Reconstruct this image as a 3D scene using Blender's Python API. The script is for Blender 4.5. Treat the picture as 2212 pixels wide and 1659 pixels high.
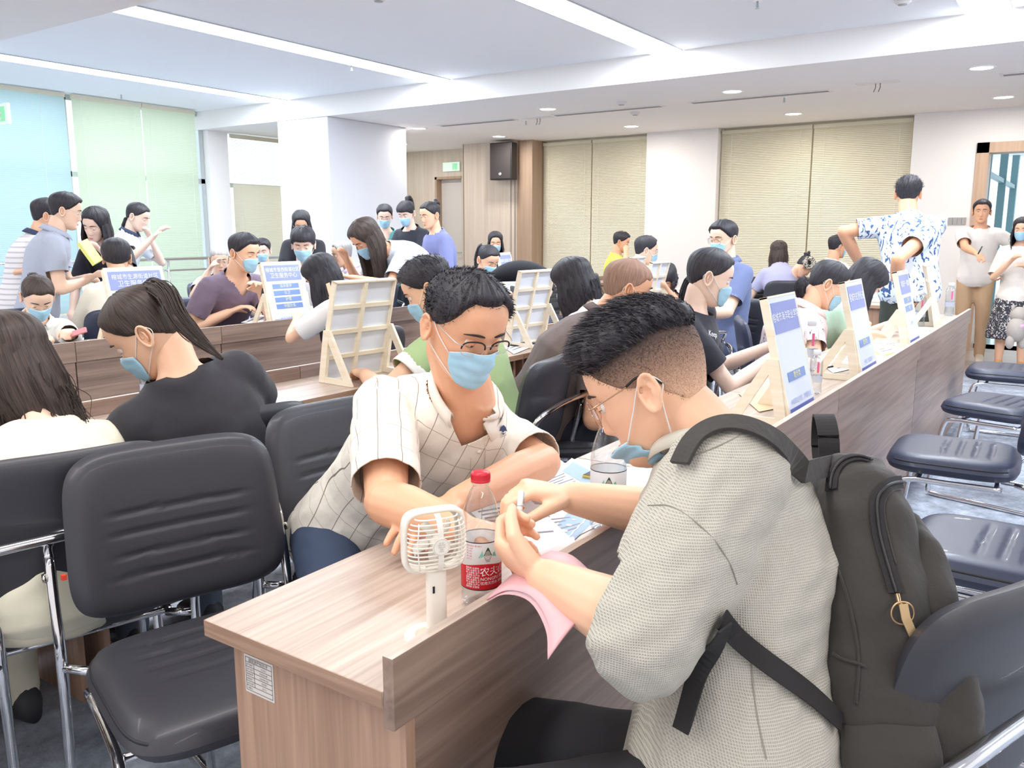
import bpy, bmesh, math, random
import numpy as np
from mathutils import Vector, Matrix
for o in list(bpy.data.objects): bpy.data.objects.remove(o)
SC = bpy.context.scene
COL = SC.collection
rnd = random.Random(7)
nrng = np.random.RandomState(5)
# ------------------------------------------------------------------ camera
F_PX, YAW, PIT, CZ = 1828.46, math.radians(34.251), math.radians(10.161), 1.33
FW = np.array([math.cos(PIT)*math.cos(YAW), math.cos(PIT)*math.sin(YAW), -math.sin(PIT)])
RT = np.cross(FW, [0, 0, 1.]); RT /= np.linalg.norm(RT)
UPV = np.cross(RT, FW)
EYE = np.array([0, 0, CZ])
cam = bpy.data.cameras.new('camera'); co = bpy.data.objects.new('camera', cam); COL.objects.link(co)
m3 = Matrix((RT, UPV, -FW)).transposed()
co.matrix_world = Matrix.Translation(EYE) @ m3.to_4x4()
cam.sensor_width = 36; cam.sensor_fit = 'HORIZONTAL'; cam.lens = F_PX/2212*36; cam.clip_start = .05; cam.clip_end = 200
SC.camera = co
def ray(px, py): return FW + RT*(px-1106)/F_PX - UPV*(py-829.5)/F_PX
def atz(px, py, z):
    d = ray(px, py); return EYE + d*((z-CZ)/d[2])
def atd(px, py, D): return EYE + ray(px, py)*D
def atx(px, py, X):
    d = ray(px, py); return EYE + d*(X/d[0])
def aty(px, py, Y):
    d = ray(px, py); return EYE + d*(Y/d[1])
# ------------------------------------------------------------------ light
w = bpy.data.worlds.new('world'); SC.world = w; w.use_nodes = True
bg = w.node_tree.nodes['Background']; bg.inputs[0].default_value = (.80, .92, 1, 1); bg.inputs[1].default_value = 1.5
def area(name, loc, sx, sy, power, col=(1, 1, 1), rot=(0, 0, 0)):
    l = bpy.data.lights.new(name, 'AREA'); l.shape = 'RECTANGLE'; l.size = sx; l.size_y = sy; l.energy = power; l.color = col
    o = bpy.data.objects.new(name, l); COL.objects.link(o); o.location = loc; o.rotation_euler = rot; return o
RZ, LZ = 2.89, 2.66            # recessed and low ceiling heights
X0, X1 = 3.18, 7.24            # recess spans these X
STRIPS = [-1.9, .80, 3.28, 5.84, 8.32]
for y in STRIPS: area('strip_light', ((X0+X1)/2, y, RZ-.012), X1-X0-.1, .26, 62, (.88, .94, 1))
for y in (-1.6, 1.2, 4.0, 6.8): area('strip_light', (.3, y, LZ-.012), 3.4, .26, 42, (1, .97, .94))
SC.view_settings.view_transform = 'Standard'; SC.view_settings.look = 'None'
SC.view_settings.exposure = .26; SC.view_settings.gamma = 1; SC.view_settings.use_curve_mapping = False
# ------------------------------------------------------------------ helpers
def lin(c):
    if isinstance(c, str):
        c = c.lstrip('#'); c = [int(c[i:i+2], 16)/255 for i in (0, 2, 4)]
    return tuple(x/12.92 if x <= .04045 else ((x+.055)/1.055)**2.4 for x in c[:3])+(1,)
MC = {}
def M(name, col, rough=.55, metal=0, bump=None, var=None, trans=0, emis=None, sss=0, coat=0, alpha=1, ior=1.45, sheen=0, spec=.5, tl=0, noise_scale=None):
    if name in MC: return MC[name]
    m = bpy.data.materials.new(name); m.use_nodes = True; nt = m.node_tree; N = nt.nodes; L = nt.links
    b = N['Principled BSDF']; c = lin(col)
    b.inputs['Base Color'].default_value = c; b.inputs['Roughness'].default_value = rough; b.inputs['Metallic'].default_value = metal
    b.inputs['Transmission Weight'].default_value = trans; b.inputs['IOR'].default_value = ior
    b.inputs['Coat Weight'].default_value = coat; b.inputs['Specular IOR Level'].default_value = spec
    if sheen: b.inputs['Sheen Weight'].default_value = sheen
    if sss:
        b.inputs['Subsurface Weight'].default_value = sss; b.inputs['Subsurface Radius'].default_value = (.012, .005, .003); b.inputs['Subsurface Scale'].default_value = 1
    if emis: b.inputs['Emission Color'].default_value = lin(emis[0]); b.inputs['Emission Strength'].default_value = emis[1]
    tc = None
    def TC():
        nonlocal tc
        if tc is None: tc = N.new('ShaderNodeTexCoord')
        return tc
    if var:   # (colour2, scale xyz, detail)
        mp = N.new('ShaderNodeMapping'); mp.inputs['Scale'].default_value = var[1]
        L.new(TC().outputs['Object'], mp.inputs[0])
        n = N.new('ShaderNodeTexNoise'); n.inputs['Scale'].default_value = 1; n.inputs['Detail'].default_value = var[2]; n.inputs['Roughness'].default_value = .62
        L.new(mp.outputs[0], n.inputs['Vector'])
        r = N.new('ShaderNodeValToRGB'); r.color_ramp.elements[0].position = .33; r.color_ramp.elements[1].position = .68
        r.color_ramp.elements[0].color = c; r.color_ramp.elements[1].color = lin(var[0])
        L.new(n.outputs[0], r.inputs[0]); L.new(r.outputs[0], b.inputs['Base Color'])
    if bump:  # (scale xyz or number, strength, distance)
        s = bump[0]; s = (s, s, s) if not isinstance(s, tuple) else s
        mp = N.new('ShaderNodeMapping'); mp.inputs['Scale'].default_value = s; L.new(TC().outputs['Object'], mp.inputs[0])
        n = N.new('ShaderNodeTexNoise'); n.inputs['Scale'].default_value = 1; n.inputs['Detail'].default_value = 4; L.new(mp.outputs[0], n.inputs['Vector'])
        bp = N.new('ShaderNodeBump'); bp.inputs['Strength'].default_value = bump[1]; bp.inputs['Distance'].default_value = bump[2]
        L.new(n.outputs[0], bp.inputs['Height']); L.new(bp.outputs[0], b.inputs['Normal'])
    if tl:    # translucent share
        t = N.new('ShaderNodeBsdfTranslucent'); t.inputs[0].default_value = c
        mx = N.new('ShaderNodeMixShader'); mx.inputs[0].default_value = tl
        out = N['Material Output']; L.new(b.outputs[0], mx.inputs[1]); L.new(t.outputs[0], mx.inputs[2]); L.new(mx.outputs[0], out.inputs[0])
    MC[name] = m; return m
def clear(name, col=(1, 1, 1), gl=.12, tint=1.0, rough=.03, fac=.55):
    m = bpy.data.materials.new(name); m.use_nodes = True; nt = m.node_tree; N = nt.nodes; L = nt.links; N.remove(N['Principled BSDF'])
    t = N.new('ShaderNodeBsdfTransparent'); t.inputs[0].default_value = (*[c*tint for c in col], 1); g = N.new('ShaderNodeBsdfGlossy'); g.inputs['Roughness'].default_value = rough
    lw = N.new('ShaderNodeLayerWeight'); lw.inputs[0].default_value = .35; ma = N.new('ShaderNodeMath'); ma.operation = 'MULTIPLY_ADD'; ma.inputs[1].default_value = fac; ma.inputs[2].default_value = gl; L.new(lw.outputs['Facing'], ma.inputs[0])
    mx = N.new('ShaderNodeMixShader'); L.new(ma.outputs[0], mx.inputs[0]); L.new(t.outputs[0], mx.inputs[1]); L.new(g.outputs[0], mx.inputs[2]); L.new(mx.outputs[0], N['Material Output'].inputs[0]); MC[name] = m; return m
def fast(name, V, F, smooth=True, uv=None):
    V = np.asarray(V, dtype=np.float32).reshape(-1, 3)
    me = bpy.data.meshes.new(name)
    if isinstance(F, np.ndarray):
        k = F.shape[1]; cnt = np.full(len(F), k, dtype=np.int32); fl = F.ravel().astype(np.int32)
    else:
        cnt = np.array([len(f) for f in F], dtype=np.int32); fl = np.array([i for f in F for i in f], dtype=np.int32)
    me.vertices.add(len(V)); me.vertices.foreach_set('co', V.ravel())
    me.loops.add(len(fl)); me.loops.foreach_set('vertex_index', fl)
    me.polygons.add(len(cnt)); st = np.zeros(len(cnt), dtype=np.int32); st[1:] = np.cumsum(cnt)[:-1]
    me.polygons.foreach_set('loop_start', st)
    me.polygons.foreach_set('use_smooth', np.full(len(cnt), smooth, dtype=bool))
    if uv is not None:
        l = me.uv_layers.new(name='UVMap'); l.data.foreach_set('uv', np.asarray(uv, dtype=np.float32)[fl].ravel())
    me.update(calc_edges=True); me.validate()
    return me
class MB:
    def __init__(s): s.v = []; s.f = []; s.n = 0; s.uv = []
    def add(s, V, F, uv=None):
        V = np.asarray(V, float).reshape(-1, 3)
        s.v.append(V); s.f += [tuple(int(i)+s.n for i in f) for f in F]
        s.uv.append(np.zeros((len(V), 2)) if uv is None else np.asarray(uv)); s.n += len(V)
        return s
    def V(s): return np.vstack(s.v) if s.v else np.zeros((0, 3))
    def box(s, a, b, M4=None):
        x0, y0, z0 = [min(a[i], b[i]) for i in range(3)]; x1, y1, z1 = [max(a[i], b[i]) for i in range(3)]
        V = np.array([[x0,y0,z0],[x1,y0,z0],[x1,y1,z0],[x0,y1,z0],[x0,y0,z1],[x1,y0,z1],[x1,y1,z1],[x0,y1,z1]], float)
        if M4 is not None: V = xf(M4, V)
        return s.add(V, [(0,3,2,1),(4,5,6,7),(0,1,5,4),(1,2,6,5),(2,3,7,6),(3,0,4,7)])
    def grid(s, P, closeu=False, closev=False, uv=None):   # P (n,m,3)
        P = np.asarray(P, float); n, m = P.shape[:2]; F = []
        for i in range(n if closeu else n-1):
            for j in range(m if closev else m-1):
                a = i*m+j; b = i*m+(j+1) % m; c = ((i+1) % n)*m+(j+1) % m; d = ((i+1) % n)*m+j
                F.append((a, b, c, d))
        return s.add(P.reshape(-1, 3), F, None if uv is None else np.asarray(uv).reshape(-1, 2))
    def tube(s, pts, r, seg=10, closed=False, cap=True, flat=1, up=None):
        P = np.asarray(pts, float); n = len(P); r = np.full(n, r, float) if np.isscalar(r) else np.asarray(r, float)
        T = np.gradient(P, axis=0) if not closed else np.roll(P, -1, 0)-np.roll(P, 1, 0)
        T /= np.linalg.norm(T, axis=1)[:, None]+1e-12
        u = np.array(up if up is not None else (0, 0, 1.)); 
        if abs(u@T[0]) > .95: u = np.array([1., 0, 0]) if up is None else np.array([.3, .9, .1])
        A = np.linspace(0, 2*np.pi, seg, endpoint=False); R = []
        for i in range(n):
            u = u-(u@T[i])*T[i]; u /= np.linalg.norm(u)+1e-12; v = np.cross(T[i], u)
            R.append(P[i]+r[i]*(np.cos(A)[:, None]*u*flat+np.sin(A)[:, None]*v))
        R = np.array(R); base = s.n
        uv = np.stack(np.meshgrid(np.linspace(0, 1, n), np.linspace(0, 1, seg), indexing='ij')[::-1], -1)
        s.grid(R, closeu=closed, closev=True, uv=uv)
        if cap and not closed:
            s.f.append(tuple(base+seg-1-i for i in range(seg))); s.f.append(tuple(base+(n-1)*seg+i for i in range(seg)))
        return s
    def ribbon(s, pts, normals, w, t=.003):
        P = np.asarray(pts, float); T = np.gradient(P, axis=0); T /= np.linalg.norm(T, axis=1)[:, None]
        Nn = np.asarray(normals, float); Nn = np.broadcast_to(Nn, P.shape).copy(); Nn -= (Nn*T).sum(1)[:, None]*T; Nn /= np.linalg.norm(Nn, axis=1)[:, None]
        S = np.cross(T, Nn); w = np.broadcast_to(np.asarray(w, float), (len(P),))[:, None]
        G = np.stack([P-S*w/2-Nn*t/2, P+S*w/2-Nn*t/2, P+S*w/2+Nn*t/2, P-S*w/2+Nn*t/2], 1)
        b = s.n; s.grid(G, closev=True); k = (len(P)-1)*4+b
        s.f.append((b+3, b+2, b+1, b)); s.f.append((k, k+1, k+2, k+3)); return s
    def lathe(s, prof, seg=32, c=(0, 0, 0), cap=True):
        P = np.asarray(prof, float); A = np.linspace(0, 2*np.pi, seg, endpoint=False)
        G = np.stack([P[:, None, 0]*np.cos(A), P[:, None, 0]*np.sin(A), np.repeat(P[:, 1:2], seg, 1)], -1)+np.array(c)
        uv = np.stack(np.meshgrid(np.linspace(0, 1, len(P)), np.linspace(0, 1, seg), indexing='ij')[::-1], -1)
        b = s.n; s.grid(G, closev=True, uv=uv)
        if cap:
            s.f.append(tuple(b+seg-1-i for i in range(seg))); k = b+(len(P)-1)*seg; s.f.append(tuple(k+i for i in range(seg)))
        return s
    def sphere(s, c, r, seg=16, rings=10, M3=None):
        r = np.array([r, r, r]) if np.isscalar(r) else np.array(r)
        T = np.linspace(0, np.pi, rings+1); A = np.linspace(0, 2*np.pi, seg, endpoint=False)
        G = np.stack([np.sin(T)[:, None]*np.cos(A), np.sin(T)[:, None]*np.sin(A), np.repeat(np.cos(T)[:, None], seg, 1)], -1)*r
        if M3 is not None: G = G@np.asarray(M3).T
        return s.grid((G+np.array(c))[:, ::-1], closev=True)
    def prism(s, poly, a, b, ax=(0, 1, 2)):   # polygon in two axes, extruded from a to b
        n = len(poly); V = []
        for h in (a, b):
            for p in poly:
                q = [0, 0, 0]; q[ax[0]] = p[0]; q[ax[1]] = p[1]; q[ax[2]] = h; V.append(q)
        F = [tuple(range(n))[::-1], tuple(range(n, 2*n))]+[(i, (i+1) % n, n+(i+1) % n, n+i) for i in range(n)]
        return s.add(V, F)
    def mesh(s, name, smooth=True): return fast(name, s.V(), s.f, smooth, np.vstack(s.uv))
def xf(M4, V): M4 = np.asarray(M4); return V@M4[:3, :3].T+M4[:3, 3]
def link(name, me, mat=None, parent=None, off=None):
    o = bpy.data.objects.new(name, me); COL.objects.link(o)
    if mat is not None and me is not None and len(me.materials) == 0: me.materials.append(mat)
    if parent is not None: o.parent = parent
    return o
def part(name, mb, mat, parent=None, smooth=False, bevel=0, label=None, solid=0):
    """parts of a thing are written in world space and moved into its root's space"""
    me = mb.mesh(name, smooth) if isinstance(mb, MB) else mb
    r = parent
    while r is not None and r.parent is not None: r = r.parent
    if r is not None and r.location.length > 0: me.transform(Matrix.Translation(-r.location))
    o = link(name, me, mat, parent)
    if bevel:
        b = o.modifiers.new('b', 'BEVEL'); b.width = bevel; b.segments = 2; b.limit_method = 'ANGLE'
    if solid:
        b = o.modifiers.new('s', 'SOLIDIFY'); b.thickness = solid; b.offset = 0
    if label: o['label'] = label
    return o
def tag(o, label, cat, group=None, kind=None):
    if label: o['label'] = label
    if cat: o['category'] = cat
    if group: o['group'] = group
    if kind: o['kind'] = kind
    return o
def thing(name, label, cat, loc=(0, 0, 0), rz=0, group=None):
    o = bpy.data.objects.new(name, None); COL.objects.link(o); o.empty_display_size = .1
    o.location = Vector([float(x) for x in loc]); o.rotation_euler = (0, 0, rz); tag(o, label, cat, group); return o
def struct(name, mb, mat, parent=None, smooth=False, bevel=0):
    o = part(name, mb, mat, parent, smooth, bevel); o['kind'] = 'structure'; return o
def copy_tree(o, parent=None):
    c = o.copy(); COL.objects.link(c); c.parent = parent
    for ch in list(o.children): copy_tree(ch, c)
    return c
def dup(o, loc, rz, label, group=None):
    c = copy_tree(o); c.location = Vector([float(x) for x in loc]); c.rotation_euler = (0, 0, rz); c['label'] = label
    if group: c['group'] = group
    return c
def smoothpts(P, n=8):
    P = np.asarray(P, float); k = len(P); out = []
    Q = np.vstack([2*P[0]-P[1], P, 2*P[-1]-P[-2]])
    for i in range(k-1):
        a, b, c, d = Q[i:i+4]
        for t in np.linspace(0, 1, n, endpoint=False):
            out.append(.5*((2*b)+(c-a)*t+(2*a-5*b+4*c-d)*t*t+(3*b-a-3*c+d)*t**3))
    out.append(P[-1]); return np.array(out)
def text_mb(txt, size, origin, right, up, thick=.0004, align='CENTER', bend=None, font_w=1.0):
    """flat lettering as thin mesh; origin = centre of the line"""
    cu = bpy.data.curves.new('t', 'FONT'); cu.body = txt; cu.size = size; cu.align_x = align; cu.align_y = 'CENTER'; cu.resolution_u = 2
    cu.extrude = 0
    if font_w != 1: cu.offset = font_w
    ob = bpy.data.objects.new('t', cu); COL.objects.link(ob)
    dg = bpy.context.evaluated_depsgraph_get(); me = bpy.data.meshes.new_from_object(ob.evaluated_get(dg))
    n = len(me.vertices); V = np.zeros(n*3, dtype=np.float32); me.vertices.foreach_get('co', V); V = V.reshape(-1, 3)
    F = [tuple(p.vertices) for p in me.polygons]
    bpy.data.objects.remove(ob); bpy.data.curves.remove(cu); bpy.data.meshes.remove(me)
    mb = MB()
    if n == 0: return mb
    if bend: mb.add(bend(V[:, 0], V[:, 1]), F)
    else:
        r_, u_ = np.asarray(right, float), np.asarray(up, float); nn = np.cross(r_, u_)
        mb.add(np.asarray(origin)+V[:, :1]*r_+V[:, 1:2]*u_+nn*thick, F)
    return mb
def merge(a, b): 
    if b.n: a.add(b.V(), b.f)
    return a
# ------------------------------------------------------------------ room
def wood(name, c1, c2, axis, sc=1.0, rough=.42, fine=60):
    """laminate with long grain along one axis"""
    if name in MC: return MC[name]
    m = bpy.data.materials.new(name); m.use_nodes = True; nt = m.node_tree; N = nt.nodes; L = nt.links; b = N['Principled BSDF']
    tc = N.new('ShaderNodeTexCoord')
    def nz(scale, detail, dist=0):
        s = [scale]*3; s[axis] = scale*.035
        mp = N.new('ShaderNodeMapping'); mp.inputs['Scale'].default_value = s; L.new(tc.outputs['Object'], mp.inputs[0])
        n = N.new('ShaderNodeTexNoise'); n.inputs['Scale'].default_value = 1; n.inputs['Detail'].default_value = detail; n.inputs['Distortion'].default_value = dist
        L.new(mp.outputs[0], n.inputs['Vector']); return n
    n1 = nz(14*sc, 3, .3); n2 = nz(fine*sc, 6, .6)
    mx = N.new('ShaderNodeMix'); mx.data_type = 'FLOAT'; mx.inputs[0].default_value = .55; L.new(n1.outputs[0], mx.inputs[2]); L.new(n2.outputs[0], mx.inputs[3])
    r = N.new('ShaderNodeValToRGB'); r.color_ramp.elements[0].position = .36; r.color_ramp.elements[1].position = .60
    r.color_ramp.elements[0].color = lin(c2); r.color_ramp.elements[1].color = lin(c1)
    L.new(mx.outputs[0], r.inputs[0]); L.new(r.outputs[0], b.inputs['Base Color']); b.inputs['Roughness'].default_value = rough
    bp = N.new('ShaderNodeBump'); bp.inputs['Strength'].default_value = .15; bp.inputs['Distance'].default_value = .001
    L.new(n2.outputs[0], bp.inputs['Height']); L.new(bp.outputs[0], b.inputs['Normal'])
    MC[name] = m; return m
mWhite = M('painted_wall', '#f3efec', .7, bump=(60, .05, .001))
mCeil = M('ceiling_paint', '#f2f3f6', .8)
mCol = M('column_paint', '#e0e2ea', .7)
mSlatWarm = M('blind_slat_cream', '#f6f1de', .38, tl=.25)
mSlatCool = M('blind_slat_pale', '#e4ecd8', .4, tl=.55)
mSlatBlue = M('blind_slat_blue', '#d3e8ea', .4, tl=.55)
mAlu = M('aluminium', '#c9cfd2', .35, .8)
mChrome = M('chrome', '#e6e6e8', .10, 1.0)
mChromeW = M('warm_chrome', '#dcd6cc', .12, 1.0)
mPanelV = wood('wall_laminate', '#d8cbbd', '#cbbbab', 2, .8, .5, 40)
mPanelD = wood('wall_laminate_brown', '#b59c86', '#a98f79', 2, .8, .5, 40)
mDoorF = wood('door_frame_wood', '#c9ab92', '#bb9c84', 2, .8)
mTrim = M('cream_reveal', '#dcd6c0', .6)
mEm = M('strip_diffuser', '#ffffff', .5, emis=('#eef5ff', 9))
mEmW = M('downlight_lens', '#ffffff', .5, emis=('#fff1dc', 14))
mGrey = M('grey_plastic', '#a9a6a6', .5)
mDark = M('dark_plastic', '#2b2a2e', .4)
# carpet
def carpet():
    m = bpy.data.materials.new('carpet'); m.use_nodes = True; nt = m.node_tree; N = nt.nodes; L = nt.links; b = N['Principled BSDF']
    tc = N.new('ShaderNodeTexCoord')
    n = N.new('ShaderNodeTexNoise'); n.inputs['Scale'].default_value = 9; n.inputs['Detail'].default_value = 9; n.inputs['Roughness'].default_value = .75
    L.new(tc.outputs['Object'], n.inputs['Vector'])
    r = N.new('ShaderNodeValToRGB'); e = r.color_ramp.elements; e[0].position = .36; e[1].position = .66
    e[0].color = lin('#868c98'); e[1].color = lin('#c6cfde'); k = e.new(.5); k.color = lin('#a6aebc')
    L.new(n.outputs[0], r.inputs[0]); L.new(r.outputs[0], b.inputs['Base Color']); b.inputs['Roughness'].default_value = .95
    n2 = N.new('ShaderNodeTexNoise'); n2.inputs['Scale'].default_value = 160; L.new(tc.outputs['Object'], n2.inputs['Vector'])
    bp = N.new('ShaderNodeBump'); bp.inputs['Strength'].default_value = .5; bp.inputs['Distance'].default_value = .004
    L.new(n2.outputs[0], bp.inputs['Height']); L.new(bp.outputs[0], b.inputs['Normal']); return m
YW, XF, YR, XB = 9.85, 10.9, -3.2, -1.6
fl = MB(); fl.box((XB, YR, -.1), (9.2, YW+.2, 0)); struct('floor', fl, carpet())
fl = MB(); fl.box((9.2, YR, -.1), (11.6, YW+.2, 0)); struct('floor', fl, wood('floor_boards', '#a89586', '#97857a', 1, .6, .35))
# wall far: pieces round two window bays, door opening and alcove
BAYS = [(1.86, 4.19), (5.2, 6.94)]
wf = MB()
wf.box((XF, YR, 0), (XF+.25, -.25, LZ)); wf.box((XF, -.25, 2.24), (XF+.25, 1.17, LZ)); wf.box((XF, 1.17, 0), (XF+.25, 1.86, LZ))
wf.box((XF, 4.19, 0), (XF+.25, 5.2, LZ)); wf.box((XF, 1.86, 0), (XF+.25, 4.19, .45)); wf.box((XF, 5.2, 0), (XF+.25, 6.94, .45))
struct('wall_far', wf, mWhite)
o = MB(); o.box((XF+.22, 1.86, .4), (XF+.25, 4.19, LZ)); o.box((XF+.22, 5.2, .4), (XF+.25, 6.94, LZ)); struct('window_backing_far', o, mTrim)
bk = MB(); bk.box((XB-.1, YR, 0), (XB, YW, LZ+.5)); struct('wall_back', bk, mWhite)
bk = MB(); bk.box((XB, YR-.1, 0), (XF, YR, LZ+.5)); struct('wall_right', bk, mWhite)
# alcove: laminate clad wall with a door, laminate column with the loudspeaker
al = MB(); al.box((11.2, 6.9, 0), (11.3, 8.62, LZ)); al.box((11.2, 8.62, 2.2), (11.3, 9.15, LZ)); al.box((11.2, 9.15, 0), (11.3, YW, LZ))
struct('wall_alcove', al, mPanelV)
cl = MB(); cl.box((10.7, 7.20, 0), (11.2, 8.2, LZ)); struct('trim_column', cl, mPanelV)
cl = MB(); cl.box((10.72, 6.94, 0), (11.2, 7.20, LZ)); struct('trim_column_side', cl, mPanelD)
cl = MB()
for y in (7.30, 8.19): cl.box((10.695, y, 0), (10.70, y+.006, LZ))
struct('trim_joint', cl, M('joint_dark', '#5b5048'))
d = MB(); d.box((11.32, 8.62, 0), (11.36, 9.15, 2.2)); do = struct('door_2', d, M('door_grey', '#d9d4cf', .5))
d = MB(); d.box((11.19, 9.13, 0), (11.34, 9.17, 2.23)); d.box((11.19, 8.62, 2.19), (11.34, 9.17, 2.23)); part('door_frame', d, mPanelD, do)
d = MB(); d.tube([(11.29, 8.70, 1.0), (11.25, 8.70, 1.0), (11.25, 8.80, 1.0)], .01, 8); part('door_handle', d, mAlu, do)
# ceilings
c = MB(); c.box((X0, YR, RZ), (X1, YW+.2, RZ+.1)); struct('ceiling_recessed', c, mCeil)
c = MB(); c.box((X1, YR, LZ), (11.4, YW+.2, LZ+.4)); c.box((XB, YR, LZ), (X0, YW+.2, LZ+.4)); struct('ceiling', c, M('ceiling_low_paint', '#f3f0ee', .8))
# column left
c = MB(); c.box((7.25, 7.53, 0), (8.62, 8.40, LZ)); struct('wall_column', c, mCol, bevel=.01)
# window wall left
c = MB(); c.box((XB, YW+.12, 0), (12, YW+.22, .42)); c.box((XB, YW, 0), (2.2, YW+.2, RZ)); c.box((7.32, YW, 0), (7.63, YW+.2, RZ)); c.box((8.95, YW, 0), (10.0, YW+.2, RZ))
struct('wall_left', c, mWhite)
def glazing(n, x0, x1, xs, zs):
    fr = MB(); y = YW+.1
    for x in xs: fr.box((x-.03, y, .4), (x+.03, y+.07, RZ))
    for z in zs: fr.box((x0, y, z-.03), (x1, y+.07, z+.03))
    o = struct('window_%d' % n, fr, mAlu)
    g = MB(); g.box((x0, y+.03, .4), (x1, y+.036, RZ)); p = part('pane', g, M('window_glass', '#ffffff', .0, trans=1, ior=1.05), o)
    return o
W1 = glazing(1, 2.2, 7.32, (2.23, 3.9, 5.47, 7.28), (.43, 2.0, RZ-.03))
W2 = glazing(2, 7.63, 8.95, (7.66, 8.92), (.43, 1.97, RZ-.03))
W3 = glazing(3, 10.0, 11.2, (10.03, 11.17), (.43, 2.0, RZ-.03))
def blind(axis, fixed, a, b, z0, z1, ang, mat, parent, label, group, zopen=None, angopen=.3):
    """axis 0: slats run along X at y=fixed, axis 1: along Y at x=fixed"""
    V = []; F = []; z = z1-.05; w = .0135
    while z > z0:
        t = ang if zopen is None or z < zopen else angopen
        prof = [(-w*math.cos(t), -w*math.sin(t)), (0, .0025), (w*math.cos(t), w*math.sin(t))]
        k = len(V)
        for q, h in prof:
            for e in (a, b):
                V.append((e, fixed+q, z+h) if axis == 0 else (fixed+q, e, z+h))
        F += [(k, k+1, k+3, k+2), (k+2, k+3, k+5, k+4)]; z -= .0215
    t = thing('venetian_blind', label, 'blind', ((a+b)/2, fixed, z0) if axis == 0 else (fixed, (a+b)/2, z0), 0, group)
    me = fast('slats', V, F, True); me.transform(Matrix.Translation(-t.location)); s = link('slats', me, mat, t); s['kind'] = 'stuff'
    hb = MB(); bb = MB(); cd = MB()
    for q0, q1, mbx in ((z1-.045, z1, hb), (z0-.02, z0, bb)):
        if axis == 0: mbx.box((a, fixed-.02, q0), (b, fixed+.02, q1))
        else: mbx.box((fixed-.02, a, q0), (fixed+.02, b, q1))
    part('head_rail', hb, mTrim, t); part('bottom_rail', bb, mTrim, t)
    for f in (.12, .88):
        e = a+(b-a)*f; s_ = -1
        p = (e, fixed-.018, 0) if axis == 0 else (fixed-.018, e, 0)
        cd.tube([(p[0], p[1], z0), (p[0], p[1], z1)], .0012, 5)
    part('ladder_cord', cd, M('cord_white', '#f4f2e6'), t); return t
A1 = math.radians(57)
G = 'venetian blinds along the left windows'
blind(0, YW-.02, 3.0, 5.42, .40, RZ-.01, -A1, mSlatBlue, W1, 'pale bluish blind at the far left edge of the photo', G)
blind(0, YW-.02, 5.50, 6.36, .40, RZ-.01, -A1, mSlatCool, W1, 'pale green blind just right of the bright vertical gap', G)
blind(0, YW-.02, 6.37, 7.12, .40, RZ-.01, -A1, mSlatCool, W1, 'pale green blind nearest the first left wall pier', G)
blind(0, YW-.02, 7.66, 8.93, .72, LZ-.02, -A1, mSlatWarm, W2, 'cream blind between the wall pier and the white column, upper slats open', G, 1.97)
blind(0, YW-.02, 10.03, 11.17, .72, LZ-.02, -A1, mSlatWarm, W3, 'cream blind right of the white column, upper slats open', G, 2.03, .15)
G = 'cream blinds on the far wall'
for (a, b), l in zip([(1.88, 3.0), (3.02, 4.17), (5.22, 6.09), (6.11, 6.92)], ['cream blind beside the door wall, right half of wide bay', 'cream blind left half of the wide bay by the white pier', 'cream blind right half of the narrow bay, left of the white pier', 'cream blind beside the wood column with the loudspeaker']):
    blind(1, XF+.10, a, b, .46, LZ-.03, A1, mSlatWarm, None, l, G)
# sill, rails
c = MB(); c.box((7.63, YW-.1, .66), (11.2, YW+.12, .70)); struct('trim_1', c, mWhite)
t = thing('handrail', 'chrome double handrail in front of the left blinds', 'railing', (5, 9.55, 0))
for z in (1.0, .86):
    c = MB(); c.tube([(2.2, 9.55, z), (7.4, 9.55, z)], .02 if z > .9 else .014, 10); part('rail', c, mChrome, t, True)
for i, x in enumerate(np.arange(2.4, 7.4, .8)):
    c = MB(); c.tube([(x, 9.55, 0), (x, 9.55, 1.0)], .016, 8); part('post', c, mChrome, t, True)
t = thing('handrail', 'white handrail between the first pier and the column', 'railing', (8.2, 9.6, 0))
for z in (.98, .70):
    c = MB(); c.tube([(7.7, 9.6, z), (8.9, 9.6, z)], .018, 10); part('rail', c, mAlu, t, True)
for x in (7.8, 8.8):
    c = MB(); c.tube([(x, 9.6, 0), (x, 9.6, .98)], .014, 8); part('post', c, mAlu, t, True)
# strip lights
LB = ['ceiling light strip out of frame right', 'ceiling light strip at the top right corner', 'ceiling light strip in the top middle', 'long ceiling light strip, second from the left', 'long ceiling light strip nearest the left windows']
for y, l in zip(STRIPS, LB):
    t = thing('ceiling_light', l, 'light', ((X0+X1)/2, y, RZ), 0, 'linear ceiling lights')
    c = MB(); c.box((X0+.01, y-.14, RZ-.008), (X1-.01, y+.14, RZ-.002)); part('diffuser', c, mEm, t)
    c = MB(); c.box((X0+.01, y-.15, RZ-.01), (X1-.01, y-.14, RZ)); c.box((X0+.01, y+.14, RZ-.01), (X1-.01, y+.15, RZ)); part('frame', c, mAlu, t)
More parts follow.
